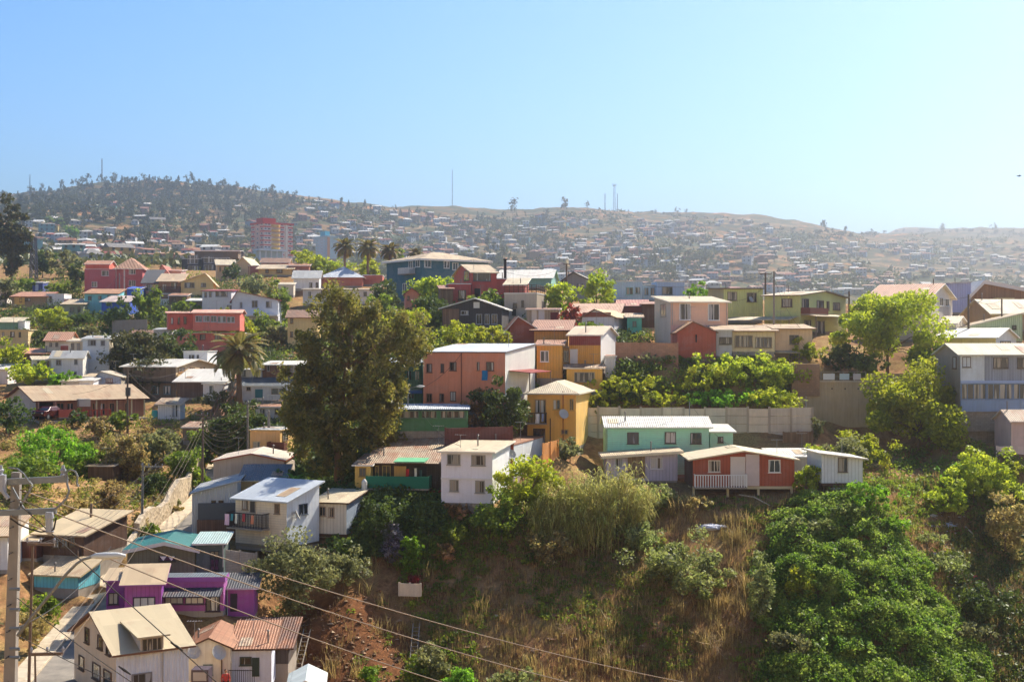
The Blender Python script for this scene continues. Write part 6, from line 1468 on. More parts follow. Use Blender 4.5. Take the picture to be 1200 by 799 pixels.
# ------------------------------------------------------------------ ground cover nobody could count
PADS=[]
for h in HOUSES:
    for v in h.vols: PADS.append((v['M'].inverted(),v['W'],v['D']))
PADC=np.array([[ (m.inverted()@Vector((w/2,d/2,0))).x,(m.inverted()@Vector((w/2,d/2,0))).y,max(w,d)*.75] for m,w,d in PADS])
def blocked(q,mar=.4):
    d=np.hypot(PADC[:,0]-q.x,PADC[:,1]-q.y); 
    for i in np.where(d<PADC[:,2]+mar)[0]:
        m,w,dd=PADS[i]; l=m@Vector((q.x,q.y,q.z))
        if -mar<l.x<w+mar and -mar<l.y<dd+mar: return True
    if RP[0].y-10<q.y<RP[-1].y+3:
        x=float(np.interp(q.y,[r.y for r in RP],[r.x for r in RP]))
        if x-.7<q.x<x+6.6: return True
    return False
def inpoly(x,y,pl):
    r=False;j=len(pl)-1
    for i in range(len(pl)):
        if (pl[i][1]>y)!=(pl[j][1]>y) and x<(pl[j][0]-pl[i][0])*(y-pl[i][1])/(pl[j][1]-pl[i][1])+pl[i][0]: r=not r
        j=i
    return r
def scatter(poly,n,rs,ymin=70,ymax=400):
    xs=[p[0] for p in poly]; ys=[p[1] for p in poly]; out=[]; t=0
    while len(out)<n and t<n*6:
        t+=1; x=rs.uniform(min(xs),max(xs)); y=rs.uniform(min(ys),max(ys))
        if not inpoly(x,y,poly): continue
        q=hit(x,y,ymin)
        if q is None or q.y>ymax or blocked(q): continue
        q.z=ground_fast(q); out.append((q,x,y))
    return out
def ground_fast(q): return q.z
def blades(pts,rs,hmin,hmax,nb,spread,wid,lean=.45):
    Q=[]
    for q,x,y in pts:
        h=rs.uniform(hmin,hmax)*(.5+fbm(np.array(q.x/3),np.array(q.y/3),2,4)+.5)
        for b in range(nb):
            a=rs.rand()*6.283; o=np.array([q.x+rs.normal()*spread,q.y+rs.normal()*spread,q.z-.05]); d=np.array([math.cos(a),math.sin(a),0]); s=np.array([-d[1],d[0],0])*wid; l=rs.rand()*lean*h; hh=h*(.6+.5*rs.rand())
            m=o+d*l*.35+np.array([0,0,hh*.6]); e=o+d*l+np.array([0,0,hh])
            Q.append([o-s,o+s,m+s*.7,m-s*.7]); Q.append([m-s*.7,m+s*.7,e+s*.1,e-s*.1])
    return np.array(Q)
rs=np.random.RandomState(21)
SLOPE=[(440,640),(520,600),(640,600),(760,580),(960,580),(1060,560),(1200,560),(1200,815),(330,815),(330,740),(420,690)]
pts=scatter(SLOPE,6000,rs,70,160)
rd=[p for p in pts if not (p[1]<470 and rs.rand()<.93)]
o=link('dry_grass',quadmesh('dry_grass',blades(rd,rs,.35,.95,9,.22,.022),[leafmat('dry_grass_blades',(122,96,62),(190,156,106),.45,(126,122,68),(190,166,96))])); tag(o,'dry brown grass covering the steep ravine slope','grass',kind='stuff')
gp=[p for p in scatter(SLOPE,4400,rs,70,160) if fbm(np.array(p[0].x/5),np.array(p[0].y/5),3,8)>.0 and not (p[1]<480 and rs.rand()<.95)]
def clumps(pts,rs,r,n,leaf,zs=.6):
    L=[]
    for q,x,y in pts:
        s=.6+.8*rs.rand(); m=int(n*s); g=rs.normal(size=(m,3)); g/=np.linalg.norm(g,axis=1)[:,None]; g*=(rs.rand(m)**.4)[:,None]*r*s; g[:,2]=np.abs(g[:,2])*zs; L.append(g+np.array([q.x,q.y,q.z]))
    return np.concatenate(L)
Pt=clumps(gp,rs,.5,34,.2); o=link('weeds',quadmesh('weeds',leaves(Pt,.24,.13,rs),[LM('green')])); tag(o,'low green weeds spreading over the ravine slope','weeds',kind='stuff')
# the creeper thicket lower right
TH=[(905,612),(930,598),(950,580),(978,590),(1000,572),(1030,590),(1045,612),(1058,640),(1092,668),(1085,700),(1120,722),(1128,750),(1155,770),(1165,820),(880,820),(892,780),(915,752),(880,724),(900,700),(878,676),(905,652)]
def edge_d(x,y,pl):
    b=1e9
    for (x0,y0),(x1,y1) in zip(pl,pl[1:]+pl[:1]):
        if min(y0,y1)>795: continue
        t=max(0,min(1,((x-x0)*(x1-x0)+(y-y0)*(y1-y0))/((x1-x0)**2+(y1-y0)**2+1e-6))); b=min(b,math.hypot(x-x0-t*(x1-x0),y-y0-t*(y1-y0)))
    return b
tp=scatter(TH,1700,rs,70,160); tp2=[]
for q,x,y in tp:
    f=fbm(np.array(q.x/3.6),np.array(q.y/3.6+q.z/3),3,12); q=q.copy(); q.z+=5.6*max(0,float(f)+.28)**1.3*(.65+.35*rs.rand())*(.25+.75*min(1,edge_d(x,y,TH)/38)); tp2.append((q,x,y))
Pt=clumps(tp2,rs,.62,105,.25,1.0); o=link('creeper_thicket',quadmesh('creeper_thicket',leaves(Pt,.22,.14,rs,.45),[LM('thicket')])); tag(o,'dense green creeper thicket filling the lower right ravine side','undergrowth',kind='stuff')
for i,(px,base,Y,top,wp,pal,lab) in enumerate([(948,640,114.5,604,50,'ashen','pale creeper hump at the upper left of the green thicket'),(990,625,116.5,588,56,'ashen','grey-green bush just under the white shed in the thicket'),(935,705,109,668,44,'bright','yellow-green bush on the left margin of the thicket'),(1040,640,117,606,56,'vivid','fresh green bush on the upper right shoulder of the thicket'),(925,775,104.5,736,58,'olive','greyish dry topped bush at the lower left of the thicket'),(1130,765,110,728,60,'olive','greyish bush on the lower right margin of the thicket'),(1010,716,110.5,672,70,'thicket','rounded leafy mound in the middle of the thicket'),(1075,770,107.5,722,76,'thicket','rounded leafy mound low in the thicket'),(985,790,104.5,742,64,'thicket','rounded leafy mound at the bottom of the thicket'),(960,672,112,636,54,'thicket','rounded leafy mound on the left of the thicket'),(1060,700,113.5,660,56,'green','darker leafy mound on the right of the thicket')]):
    plant(pal,px,base,Y,top,wp,lab,cat=Sh,tr=.06)
tp=[p for p in scatter(SLOPE,480,rs,70,160) if fbm(np.array(p[0].x/4),np.array(p[0].y/4),3,44)>.03 and not (p[1]<500 and rs.rand()<.8) and p[1]<880]
o=link('dry_tussock_grass',quadmesh('dry_tussock_grass',blades(tp,rs,.9,1.9,26,.3,.024,.9),[leafmat('straw_blades',(128,104,66),(196,166,112),.45,(124,112,66),(196,170,104))])); tag(o,'tall straw coloured tussocks on the ravine slope','grass',kind='stuff')
tp=scatter([(1100,640),(1160,600),(1210,590),(1210,815),(1170,815),(1130,730)],260,rs,70,160)
Pt=clumps(tp,rs,.8,60,.25,.8); o=link('dark_undergrowth',quadmesh('dark_undergrowth',leaves(Pt,.28,.17,rs,.5),[LM('dark')])); tag(o,'dark undergrowth on the shaded bank at the right edge','undergrowth',kind='stuff')
# scrub between the houses
rs=np.random.RandomState(5)
def scrub(name,label,polys,n,pal,r,m,leaf):
    pts=[]
    for pl in polys: pts+=scatter(pl,n,rs,70,520)
    if not pts: return
    L=[]
    for q,x,y in pts:
        k=q.y/130
        L.append(clumps([(q,x,y)],rs,r*k**.6,m,leaf,.9))
    o=link(name,quadmesh(name,leaves(np.concatenate(L),leaf,leaf*.6,rs,.3),[LM(pal)])); tag(o,label,'undergrowth',kind='stuff')
scrub('hillside_scrub','dark scrub filling the gaps between the slope houses',[[(0,330),(330,330),(330,470),(180,470),(100,440),(0,440)],[(330,370),(600,350),(760,380),(760,470),(600,480),(330,470)],[(270,480),(520,480),(520,620),(420,660),(330,600),(270,580)]],1300,'dark',1.0,52,.36)
scrub('slope_scrub','green scrub scattered between the left slope houses and walls',[[(0,300),(330,330),(330,430),(180,470),(100,440),(0,440)],[(330,370),(600,350),(760,380),(760,470),(600,480),(330,470)]],520,'green',1.0,52,.34)
scrub('bank_scrub','dry brown scrub on the sunny bank above the road',[[(0,500),(170,492),(230,500),(245,540),(170,630),(120,650),(60,650),(0,640)]],420,'dry',.7,46,.26)
scrub('bank_weeds','green weeds and low bushes between the dry scrub of the sunny bank',[[(0,480),(230,480),(290,470),(290,520),(245,540),(170,625),(120,650),(0,640)]],300,'green',.8,52,.26)
scrub('garden_scrub','mixed green scrub above the grey panel wall and along the ridge',[[(640,420),(930,420),(930,475),(680,478)],[(930,540),(1130,520),(1200,540),(1200,600),(1080,610),(1000,590)],[(450,600),(520,596),(640,560),(640,640),(560,650),(470,690)]],230,'green',.8,60,.26)

# loose stones on the cut earth, rubbish under the eroded bank
def rubble(name,label,polys,n,s0,s1,cols,kind):
    r=np.random.RandomState(len(name)); Q=[]
    for pl in polys:
        for q,x,y in scatter(pl,n,r,70,165):
            w=r.uniform(s0,s1)*(1 if r.rand()<.85 else 1.9); v=r.normal(size=(6,3))*.22+np.array([[1,0,0],[-1,0,0],[0,1,0],[0,-1,0],[0,0,.8],[0,0,-.8]]); v=v*w*np.array([1,.8,.6])+np.array([q.x,q.y,q.z+w*.2])
            for a,b,c_ in ((0,2,4),(2,1,4),(1,3,4),(3,0,4)): Q.append([v[a],v[b],v[c_]])
    N=NT(name+'_material'); g=N.n('ShaderNodeNewGeometry'); N.bsdf(N.ramp(g.outputs['Random Per Island'],[(0,c(*cols[0])),(.55,c(*cols[1])),(1,c(*cols[2]))]),.9)
    tag(link(name,quadmesh(name,np.array(Q),[N.mat])),label,kind,kind='stuff')
rubble('loose_rubble','loose stones and clods scattered on the red earth slope',[[(330,700),(470,690),(520,800),(310,815)],[(480,690),(880,660),(880,815),(520,815)]],520,.05,.17,((96,66,46),(140,104,74),(186,160,128)),'rubble')
rubble('scattered_rubbish','scattered rubbish on the dark bank at the right edge',[[(1070,590),(1130,600),(1170,690),(1120,700),(1080,640)]],150,.06,.22,((70,62,58),(150,140,130),(214,206,200)),'rubbish')
rubble('bank_rubble','stones and clods on the sunny bank above the road',[[(60,560),(165,500),(225,520),(170,620),(110,650)]],420,.06,.2,((130,98,68),(176,142,104),(214,190,152)),'rubble')

rs=np.random.RandomState(15)
scrub('margin_scrub','mixed scrub on the slopes continuing beyond both sides of the view',[[(1205,345),(1480,345),(1480,815),(1205,815)],[(-260,330),(-12,330),(-12,790),(-260,790)]],520,'olive',1.1,60,.32)
# ------------------------------------------------------------------ poles, lamps, cables
WOODP=simple((112,96,82),.85,name='weathered_pole'); CONCP=wall((122,116,108),'concrete',.6); STEEL=simple((118,122,124),.5,.3,name='galvanised_steel'); INS=simple((150,152,158),.3,name='porcelain'); CABLE=simple((52,48,46),.7,name='cable_sheath'); CABLEL=simple((120,104,88),.7,name='sunlight_tinted_sheath')  # CABLEL is a paler sheath copy with sunlight put into its colour
def pole(px,py_top,Y,label,py_base=None,px_base=None,r=.13,mat=None,arms=(),name='utility_pole',cat='pole',lamp=None):
    """arms: (z below top, half length left, right, angle) ; returns attachment points"""
    t=P(px,py_top,Y); 
    if py_base is not None:
        b=P(px_base if px_base is not None else px,py_base,Y); b.z=min(b.z,ground(b.x,b.y))
    else: bx=px_base if px_base is not None else px; b=P(bx,py_top,Y); b.z=ground(b.x,b.y)
    root=empty(name,b); tag(root,label,cat); m=mat or WOODP
    mb=MB(); mb.tube([Vector((0,0,-.5)),t-b],[r*1.15,r*.8],10); mb.sm=False; obj('shaft',mb,m,root); at=[]
    for (dz,l,rr,ang) in arms:
        c0=(t-b)-Vector((0,0,dz)); d=Vector((math.cos(ang),math.sin(ang),0)); a=c0-d*l; e=c0+d*rr
        am=MB().bar(a+Vector((0,-r-.05,0)),e+Vector((0,-r-.05,0)),.1,.12); ar=obj('crossarm',am,m if mat is None else STEEL,root)
        k=max(2,int((l+rr)/.55))
        for i in range(k+1):
            q=a.lerp(e,i/k)+Vector((0,-r-.05,.06)); ib=MB(); ib.tube([q,q+Vector((0,0,.1)),q+Vector((0,0,.14)),q+Vector((0,0,.22))],[.03,.05,.06,.03],7); obj('insulator',ib,INS,ar); at.append(b+q+Vector((0,0,.22)))
    if lamp:
        L,s=lamp; h0=(t-b)-Vector((0,0,.3)); pts=[h0,h0+Vector((L*.35,-.1*L,.35)),h0+Vector((L,-.3*L,.5))]
        la=obj('lamp_arm',MB().tube(pts,.045,6),STEEL,root); obj('lamp_head',MB().ell(pts[-1]+Vector((.3*s,-.05,0)),(.4,.16,.11),10,6),simple((206,208,206),.4),la)
    root['_t']=1; del root['_t']
    return b,t,at
N0=1
# foreground concrete pole
def big_pole():
    Y=30; t=P(19.5,553,Y); b=P(11.5,815,Y); gz=ground(b.x,b.y); k=(gz-t.z)/(b.z-t.z); b=t+(b-t)*k; root=empty('concrete_pole',b); tag(root,'large grey concrete power pole with crossarms and looping cables in the near left','pole')
    d=t-b; Lq=d.length; mb=MB(); n=len([0])
    w0,w1=.09+.0075*Lq,.09; d0=Vector((0,0,-.4))
    vs=[]
    for c0,w in ((d0,w0),(d,w1)):
        for i,j in ((-1,-1),(1,-1),(1,1),(-1,1)): vs.append((c0.x+i*w,c0.y+j*w*.8,c0.z))
    mb.add(vs,[(0,3,2,1),(4,5,6,7),(0,1,5,4),(1,2,6,5),(2,3,7,6),(3,0,4,7)]); obj('shaft',mb,CONCP,root)
    hb=MB()
    for i in range(12):
        c0=d*(1-(.6+i*.55)/Lq); hb.box(c0.x-.012,c0.x+.012,-.30,-.1+.0,c0.z-.012,c0.z+.012)
    obj('step_bolt',hb,DK,root)['kind']='stuff'
    def L(px,py,dy=0): return P(px,py,Y+dy)-b
    a1=obj('crossarm',MB().bar(L(-6,565,-.3),L(79,561,-.3),.1,.13),STEEL,root); a2=obj('crossarm',MB().bar(L(-5,601,-.3),L(66,598,-.3),.1,.12),STEEL,root)
    obj('brace',MB().bar(L(22,596,-.25),L(38,569,-.25),.045),STEEL,root); obj('brace',MB().bar(L(28,597,-.25),L(14,571,-.25),.045),STEEL,root)
    for x,y in ((1,560),(74,560)):
        ib=MB(); q=L(x,y,-.3); ib.tube([q,q+Vector((0,0,.07)),q+Vector((0,0,.1)),q+Vector((0,0,.17)),q+Vector((0,0,.2)),q+Vector((0,0,.27))],[.03,.07,.04,.07,.04,.03],8); obj('insulator',ib,INS,a1)
    cz=L(58,604,-.42); ib=MB(); ib.tube([cz+Vector((0,0,.08)),cz+Vector((0,0,-.05)),cz+Vector((0,0,-.06)),cz+Vector((0,0,-.32)),cz+Vector((0,0,-.33)),cz+Vector((0,0,-.4))],[.08,.1,.075,.075,.1,.03],10); obj('fuse_switch',ib,INS,a2)
    ib=MB(); q=L(60,618,-.42); ib.tube([q,q+Vector((.02,0,-.1))],[.05,.03],8); obj('fuse_cap',ib,INS,a2)
    for x in (2,):
        ib=MB(); q=L(x,570,-.4); ib.tube([q+Vector((0,0,.25)),q+Vector((0,0,-.1))],[.1,.1],9); obj('surge_arrester',ib,INS,a1)
    for nm,pts,r,mt in (('jumper_cable',[(10,548),(20,549),(28,555),(33,563),(38,568),(34,566)],.022,STEEL),('jumper_cable',[(79,561),(78,553),(82,550),(88,552),(91,558),(90,566),(92,570)],.022,STEEL),('jumper_cable',[(75,549),(77,556),(79,568),(81,575),(78,584),(70,592),(64,597)],.024,STEEL),('jumper_cable',[(12,607),(22,614),(36,620),(48,623),(58,622),(63,620),(66,606)],.018,CABLE),('jumper_cable',[(1,566),(4,576),(10,584)],.05,INS)):
        obj(nm,MB().tube([L(x,y,-.45) for x,y in pts],r,6),mt,root)
    # curved lamp arm
    la=obj('lamp_arm',MB().tube([L(21,744,-.4),L(36,724,-.7),L(58,697,-1.0),L(78,672,-1.2),L(90,660,-1.3),L(98,655,-1.35),L(109,652,-1.4)],[.036,.034,.032,.03,.029,.028,.028],8),STEEL,root)
    hb=MB(); hb.tube([L(107,652,-1.4),L(113,651,-1.4),L(124,651,-1.4),L(138,650.5,-1.4),L(147,651,-1.4)],[.03,.06,.075,.065,.035],10); hb.sm=True; obj('lamp_head',hb,simple((186,190,190),.4),la)
    for y in (690,714,736,760,770): obj('cable_clamp',MB().tube([L(17,y,-.4)+Vector((-.1,0,0)),L(23,y,-.4)+Vector((.0,0,0))],.04,6),STEEL,root)
    return root
big_pole()
pt={}
pt['a']=pole(238,482,150,'tall wooden power pole beside the upper pavement bend',573,237,.13,arms=[(.4,.7,.5,.3)])
pt['b']=pole(290,469,141,'pale concrete lamp-like pole behind the grey gabled building',None,291,.12,CONCP,arms=[(.3,.3,.3,.2)])
pt['c']=pole(315,481,140.5,'short pale post on the roof edge of the ochre house',505,None,.15,CONCP,name='post')
pt['d']=pole(167.5,542,131,'slim steel lamp post with side arm on the roadside bank',638,166,.12,STEEL,arms=[(.35,.05,1.9,-.1)],name='lamp_post')
pt['e']=pole(107,590,118,'brown wooden pole standing at the pavement edge below the bank',698,104,.13)
pt['f']=pole(38.5,634,60,'leaning wooden pole with small crossarm just right of the concrete pole',None,28,.07,arms=[(.1,.2,1.0,-.1)])
pt['g']=pole(41,764,55,'short pole top with a three insulator arm at the lower left corner',None,45,.05,arms=[(.05,.1,1.1,.1)])
pt['h']=pole(149.5,434,163.5,'dark wooden pole with transformer in front of the long tan roof',487,None,.13)
pt['i']=pole(273,438,181,'thin white flag-like pole in front of the patched awning house',466,None,.06,STEEL,name='thin_pole')
pt['j']=pole(897,320,178,'dark power pole with crossarm behind the pea green house',345,None,.14,arms=[(.15,.75,.75,0)])
pt['k']=pole(907,318,158,'tall pale pole in front of the olive green house',380,None,.12,CONCP)
pt['l']=pole(664,309,205,'dark pole with small crossarm between the ridge trees',335,None,.14,arms=[(.1,.5,.5,0)])
pt['m']=pole(995,341,176,'thin dark pole left of the round tree on the ridge',362,None,.13)
pt['n']=pole(1135,345,158,'dark pole in front of the lavender hall',385,None,.13); pt['o']=pole(1174,350,164,'second dark pole further right by the lavender hall',378,None,.11)
pt['p']=pole(140,320,266,'pale pole in front of the rose pink house',352,None,.1,CONCP,name='thin_pole')
pt['q']=pole(808,470,138,'thin pole rising behind the mint green house roof',498,None,.06,STEEL,name='thin_pole')
pole(478,455,131.5,'curved street lamp in front of the dark green narrow house',528,None,.07,STEEL,lamp=(.9,1),name='street_lamp',cat='street lamp')
pole(16,372,231,'thin aerial on the faded green hut roof',380,None,.04,STEEL,name='aerial',cat='aerial')
pole(206,312,300,'thin aerial mast above the glass villa terrace',330,None,.06,STEEL,name='aerial',cat='aerial')
def tcyl(name,label,px,base,top,Y,r,mat,cat):
    b=P(px,base,Y); root=empty(name,b); tag(root,label,cat); h=(base-top)/F*Y; obj('tube',MB().tube([(0,0,-.5),(0,0,h)],r,8),mat,root); obj('cap',MB().tube([(0,0,h+.02),(0,0,h+.18)],[r*1.5,r*1.3],8),mat,root)
tcyl('chimney','dark metal chimney pipe between the brick red house and white roofed shed',592,330,305,189,.2,DK,'chimney')
# transformer on pole h
q=P(150,464,163.2); tag(obj('pole_transformer',MB().tube([(0,0,0),(0,0,1.0)],.3,10),simple((90,86,82),.6),None,Matrix.Translation(q)),'small dark transformer strapped to the pole before the long tan roof','transformer')
def cable(a,b,sag,r,label,mat=CABLE,group=None,n=22):
    a,b=Vector(a),Vector(b); pts=[a.lerp(b,i/n)-Vector((0,0,sag*4*(i/n)*(1-i/n))) for i in range(n+1)]
    tag(obj('power_cable',MB().tube(pts,r,5),mat),label,'cable',group)
def W(px,py,Y): return P(px,py,Y)
cable(W(24,574,29.6),W(840,806,50),.4,.015,'topmost of the three long cables crossing the ravine',CABLEL)
cable(W(22,585,29.6),W(720,812,44),.3,.015,'middle of the three long cables crossing the ravine',CABLEL)
cable(W(12,604,29.6),W(560,812,38),.2,.015,'lowest of the three long cables crossing the ravine',CABLEL)
cable(W(24,592,29.6),W(268,812,30),-.0,.012,'steep cable with a dark splice running down past the gabled roof')
cable(W(20,700,29.7),W(165,806,30),.05,.009,'thin cable from the concrete pole to the bottom edge below the dormer')
cable(W(20,744,29.7),W(206,830,32),.05,.009,'low thin cable with splice under the dormer house wall')
cable(W(21,735,29.7),W(130,640,58),.4,.012,'thin service wire rising from the lamp arm to the olive house side')
for i,(px,py) in enumerate(((207,757),(146,785))):
    q=P(px,py,29.9); tag(obj('cable_splice',MB().tube([q+Vector((-.13,0,.09)),q,q+Vector((.13,0,-.09))],[.015,.03,.015],7),DK),['black cable splice just above the right wall of the gabled house','black cable splice lower on the low thin cable'][i],'cable fitting')
for i in range(3): cable(W(52+10*i,764+1.5*i,54.8),W(238,488+7*i,149.8),1.0,.011,'one of three parallel wires along the road up to the tall wooden pole',CABLEL,'road wires to the tall pole')
for i in range(3): cable(W(46+7*i,636.5,59.8),W(172+7*i,544,130.9),1.2,.010,'one of three slack wires from the leaning pole to the steel lamp post',CABLE,'wires to the lamp post')
for i in range(8): cable(W(238,486+4*i,149.6),W(290,471+6*i,140.8),.9+.25*(i%4),.026,'one of several drooping wires between the two poles at the road bend',CABLEL,'drooping wires at the bend')
cable(W(238,486,150),W(150,436,163),1.2,.018,'single wire from the tall wooden pole to the transformer pole',CABLEL)
cable(W(290,471,141),W(315,484,140.5),.4,.016,'short wire from the concrete pole to the short post',CABLEL)
cable(W(290,476,141),W(430,412,175),1.5,.02,'wire from the concrete pole into the eucalyptus',CABLEL)
cable(W(315,486,140.5),W(336,500,139),.2,.014,'short slack wire beside the brown balcony',CABLEL)
cable(W(897,323,178),W(664,312,205),2.2,.02,'long thin wire along the ridge roofs'); cable(W(907,320,158),W(1135,348,158),1.6,.018,'thin wire across the round tree top')
for a_,b_,sg,lab in (((150,440,163.5),(36,455,176),1.4,'wire from the transformer pole to the trees at the left edge'),((150,438,163.5),(240,414,199),1.6,'wire from the transformer pole up to the white cube house'),((273,440,181),(240,366,212),1.6,'wire from the thin white pole up to the coral red house'),((273,441,181),(312,430,184),.8,'wire from the thin white pole to the wooden upper storey house'),((150,442,163.5),(122,443,186),.8,'short wire from the transformer pole to the slate blue cottage'),((664,312,205),(592,318,200),1.0,'wire between the ridge pole and the chimney'),((664,313,205),(735,331,193),1.0,'wire from the ridge pole to the light blue box house'),((907,324,158),(853,352,157),.9,'wire from the tall pale pole to the dusty pink house'),((907,326,158),(940,386,152),.8,'wire from the tall pale pole to the cream house'),((897,322,178),(995,343,176),1.2,'wire from the dark crossarm pole to the thin ridge pole'),((1135,347,158),(1174,352,164),.6,'wire between the two dark poles by the lavender hall'),((478,458,131.5),(541,414,135),.8,'wire from the curved street lamp to the terracotta apartment house'),((478,458,131.5),(560,526,118),1.4,'wire from the curved street lamp to the white two storey house'),((808,471,138),(870,530,124),.7,'wire from the thin pole to the red-brown house'),((808,471,138),(700,430,144),1.2,'wire from the thin pole to the stacked yellow house'),((140,322,266),(190,330,263),.8,'wire from the pale pole to the ochre house'),((140,322,266),(100,350,252),.8,'wire from the pale pole to the turquoise house')): cable(W(*a_),W(*b_),sg,.016,lab)
cable(W(107,592,118),W(237,489,149.6),1.0,.016,'wire from the brown wooden pole up to the tall pole')
# ladders
def ladder(label,b,t,w,n):
    b,t=Vector(b),Vector(t); root=empty('ladder',b); tag(root,label,'ladder'); d=t-b; s=Vector((1,0,0))
    m=simple((150,140,128),.7)
    for k in (-1,1): obj('side_rail',MB().bar(s*k*w/2,d+s*k*w/2,.06,.08),m,root)
    for i in range(1,n): q=d*(i/n); obj('rung',MB().bar(q-s*w/2,q+s*w/2,.045),m,root)
for (x0,y0,x1,y1,lab) in ((344,806,360,745,'long wooden ladder lying up the red earth slope'),(483,792,488,738,'grey ladder standing on the slope below the garden')):
    a=hit(x0,y0); bq=hit(x1,y1); ladder(lab,gh(a,.15),gh(bq,.5),.5,13)
def stairs():
    a=hit(252,492,120) or P(252,492,172); a=P(253,492,171); bq=P(271,458,180); root=empty('wooden_stairs',a); tag(root,'rickety wooden stairs with handrails climbing to the patched awning house','stairs'); d=bq-a; n=14; m=simple((150,110,84),.8,name='timber')
    sd=Vector((1,-.25,0)).normalized()*.7
    for k in (-1,1):
        obj('stringer',MB().bar(sd*k*.9,d+sd*k*.9,.08,.25),m,root); obj('handrail',MB().bar(sd*k+Vector((0,0,1)),d+sd*k+Vector((0,0,1)),.07),m,root)
        for i in range(0,n+1,3): q=d*(i/n)+sd*k; obj('baluster',MB().bar(q,q+Vector((0,0,1)),.06),m,root)
    for i in range(n): q=d*((i+.5)/n); obj('tread',MB().bar(q-sd,q+sd,.26,.05),m,root)
stairs()
# small things lying about
def blobby(name,label,cat,q,r,rgb,seed):
    rs=np.random.RandomState(seed); mb=MB().ell((0,0,0),r,12,8); mb.v=[tuple(np.array(v)*(1+.28*rs.randn(3)*.6)) for v in mb.v]; tag(obj(name,mb,simple(rgb,.7,name='plastic_sheet'),None,Matrix.Translation(gh(q,r[2]*.4))),label,cat)
for i,(nm,lab,ct,px,py,r,rgb) in enumerate([('plastic_sheet','crumpled grey-white plastic sheet on the slope under the railed deck','sheet',833,619,(1.0,.5,.28),(206,210,222)),('plastic_bag','bright pink-red plastic bag among the rubbish','bag',1142,680,(.42,.3,.28),(226,40,84)),('plastic_sheet','pale blue-grey sheet on the rubbish heap below the eroded bank','sheet',1108,617,(.7,.35,.22),(176,182,194)),('plastic_bag','small white bag at the lower end of the rubbish','bag',1112,658,(.36,.26,.2),(236,226,206)),('plastic_bag','tiny white scrap on the bare middle slope','bag',581,722,(.2,.12,.1),(226,220,206)),('paper_scrap','light scrap by the orange rubbish edge on the dark bank','scrap',1093,605,(.3,.2,.14),(190,180,166))]):
    q=hit(px,py); 
    if q: blobby(nm,lab,ct,q,r,rgb,i)
for lab,a,bq,r,rgb in (('pale broken branch lying below the railed deck',(866,583),(902,594),.07,(190,176,150)),('long pale plank fallen on the dry bank',(121,526),(139,540),.09,(214,196,160)),('bent pale pipe on the rubbish heap',(1131,620),(1146,637),.07,(190,180,160)),('dry forked branch on the slope above the lowest cable',(708,745),(716,772),.05,(176,150,120))):
    a=hit(*a); bq=hit(*bq)
    if a and bq:
        m=a.lerp(bq,.5); tag(obj('branch' if 'branch' in lab else 'plank' if 'plank' in lab else 'pipe',MB().tube([gh(a,.25),gh(m,.35),gh(bq,.15)],[r,r*.9,r*.6],6),simple(rgb,.85,name='dead_wood')),lab,'branch' if 'branch' in lab else 'plank' if 'plank' in lab else 'pipe')
q=P(181.5,491,173.5); dr=empty('water_drum',q); tag(dr,'turquoise water drum beside the white plank hut','drum'); obj('body',MB().tube([(0,0,0),(0,0,.1),(0,0,.5),(0,0,.9),(0,0,1.05)],[.34,.38,.39,.38,.33],12),simple((70,176,170),.5),dr); obj('lid',MB().tube([(0,0,1.06),(0,0,1.12)],.35,12),simple((60,150,146),.5),dr)
q=P(427,574,120); tag(obj('gas_bottle',MB().tube([(0,0,0),(0,0,.15),(0,0,.7),(0,0,.85),(0,0,.95)],[.2,.24,.24,.15,.06],10),simple((206,206,200),.4)),'white gas bottle on the porch of the netted shack','gas bottle'); bpy.data.objects['gas_bottle'].location=q
# car in the carport
def car(label,q,rz,rgb,tall=1.45):
    root=empty('parked_car',q,rz); tag(root,label,'car'); paint=simple(rgb,.25,.1,name='car_paint',spec=.6,var=.03)
    prof=[(-2.05,.42),(-2.08,.75),(-1.95,.98),(-1.2,1.02),(-.55,tall),(.75,tall),(1.45,1.0),(2.02,.9),(2.08,.6),(2.02,.36),(-2.0,.36)]
    def w(z): return .84 if z<1.03 else .66
    vs=[(x,-w(z),z) for x,z in prof]+[(x,w(z),z) for x,z in prof]; n=len(prof)
    fs=[tuple(range(n))[::-1],tuple(range(n,2*n))]+[(i,(i+1)%n,n+(i+1)%n,n+i) for i in range(n)]
    mb=MB().add(vs,fs); o=obj('body',mb,paint,root); bv=o.modifiers.new('soft','BEVEL'); bv.width=.06; bv.segments=2
    g=simple((30,36,42),.08,name='car_glass',spec=.6)
    def glassq(name,pts): obj(name,MB().add(pts,[(0,1,2,3)]),g,root)
    glassq('windscreen',[(-1.17,.68,1.07),(-1.17,-.68,1.07),(-.6,-.58,tall-.05),(-.6,.58,tall-.05)]); glassq('rear_window',[(1.43,-.68,1.06),(1.43,.68,1.06),(.8,.58,tall-.05),(.8,-.58,tall-.05)])
    for s in (-1,1):
        glassq('side_window',[(-1.0,s*.80,1.08),(1.2,s*.80,1.08),(.68,s*.69,tall-.07),(-.5,s*.69,tall-.07)][::s])
        for x in (-1.25,1.3):
            wh=obj('wheel',MB().tube([(x,s*.66,.33),(x,s*.87,.33)],.32,16),simple((24,24,24),.8,name='rubber'),root); obj('rim',MB().tube([(x,s*.86,.33),(x,s*.885,.33)],.19,12),STEEL,wh)
        obj('headlight',MB().ell((-2.06,s*.62,.74),(.05,.16,.09),8,5),simple((226,226,220),.2),root); obj('tail_light',MB().ell((2.06,s*.64,.76),(.05,.12,.12),8,5),simple((160,20,24),.3),root)
        obj('wing_mirror',MB().ell((-.78,s*.95,1.06),(.07,.1,.07),8,5),paint,root)
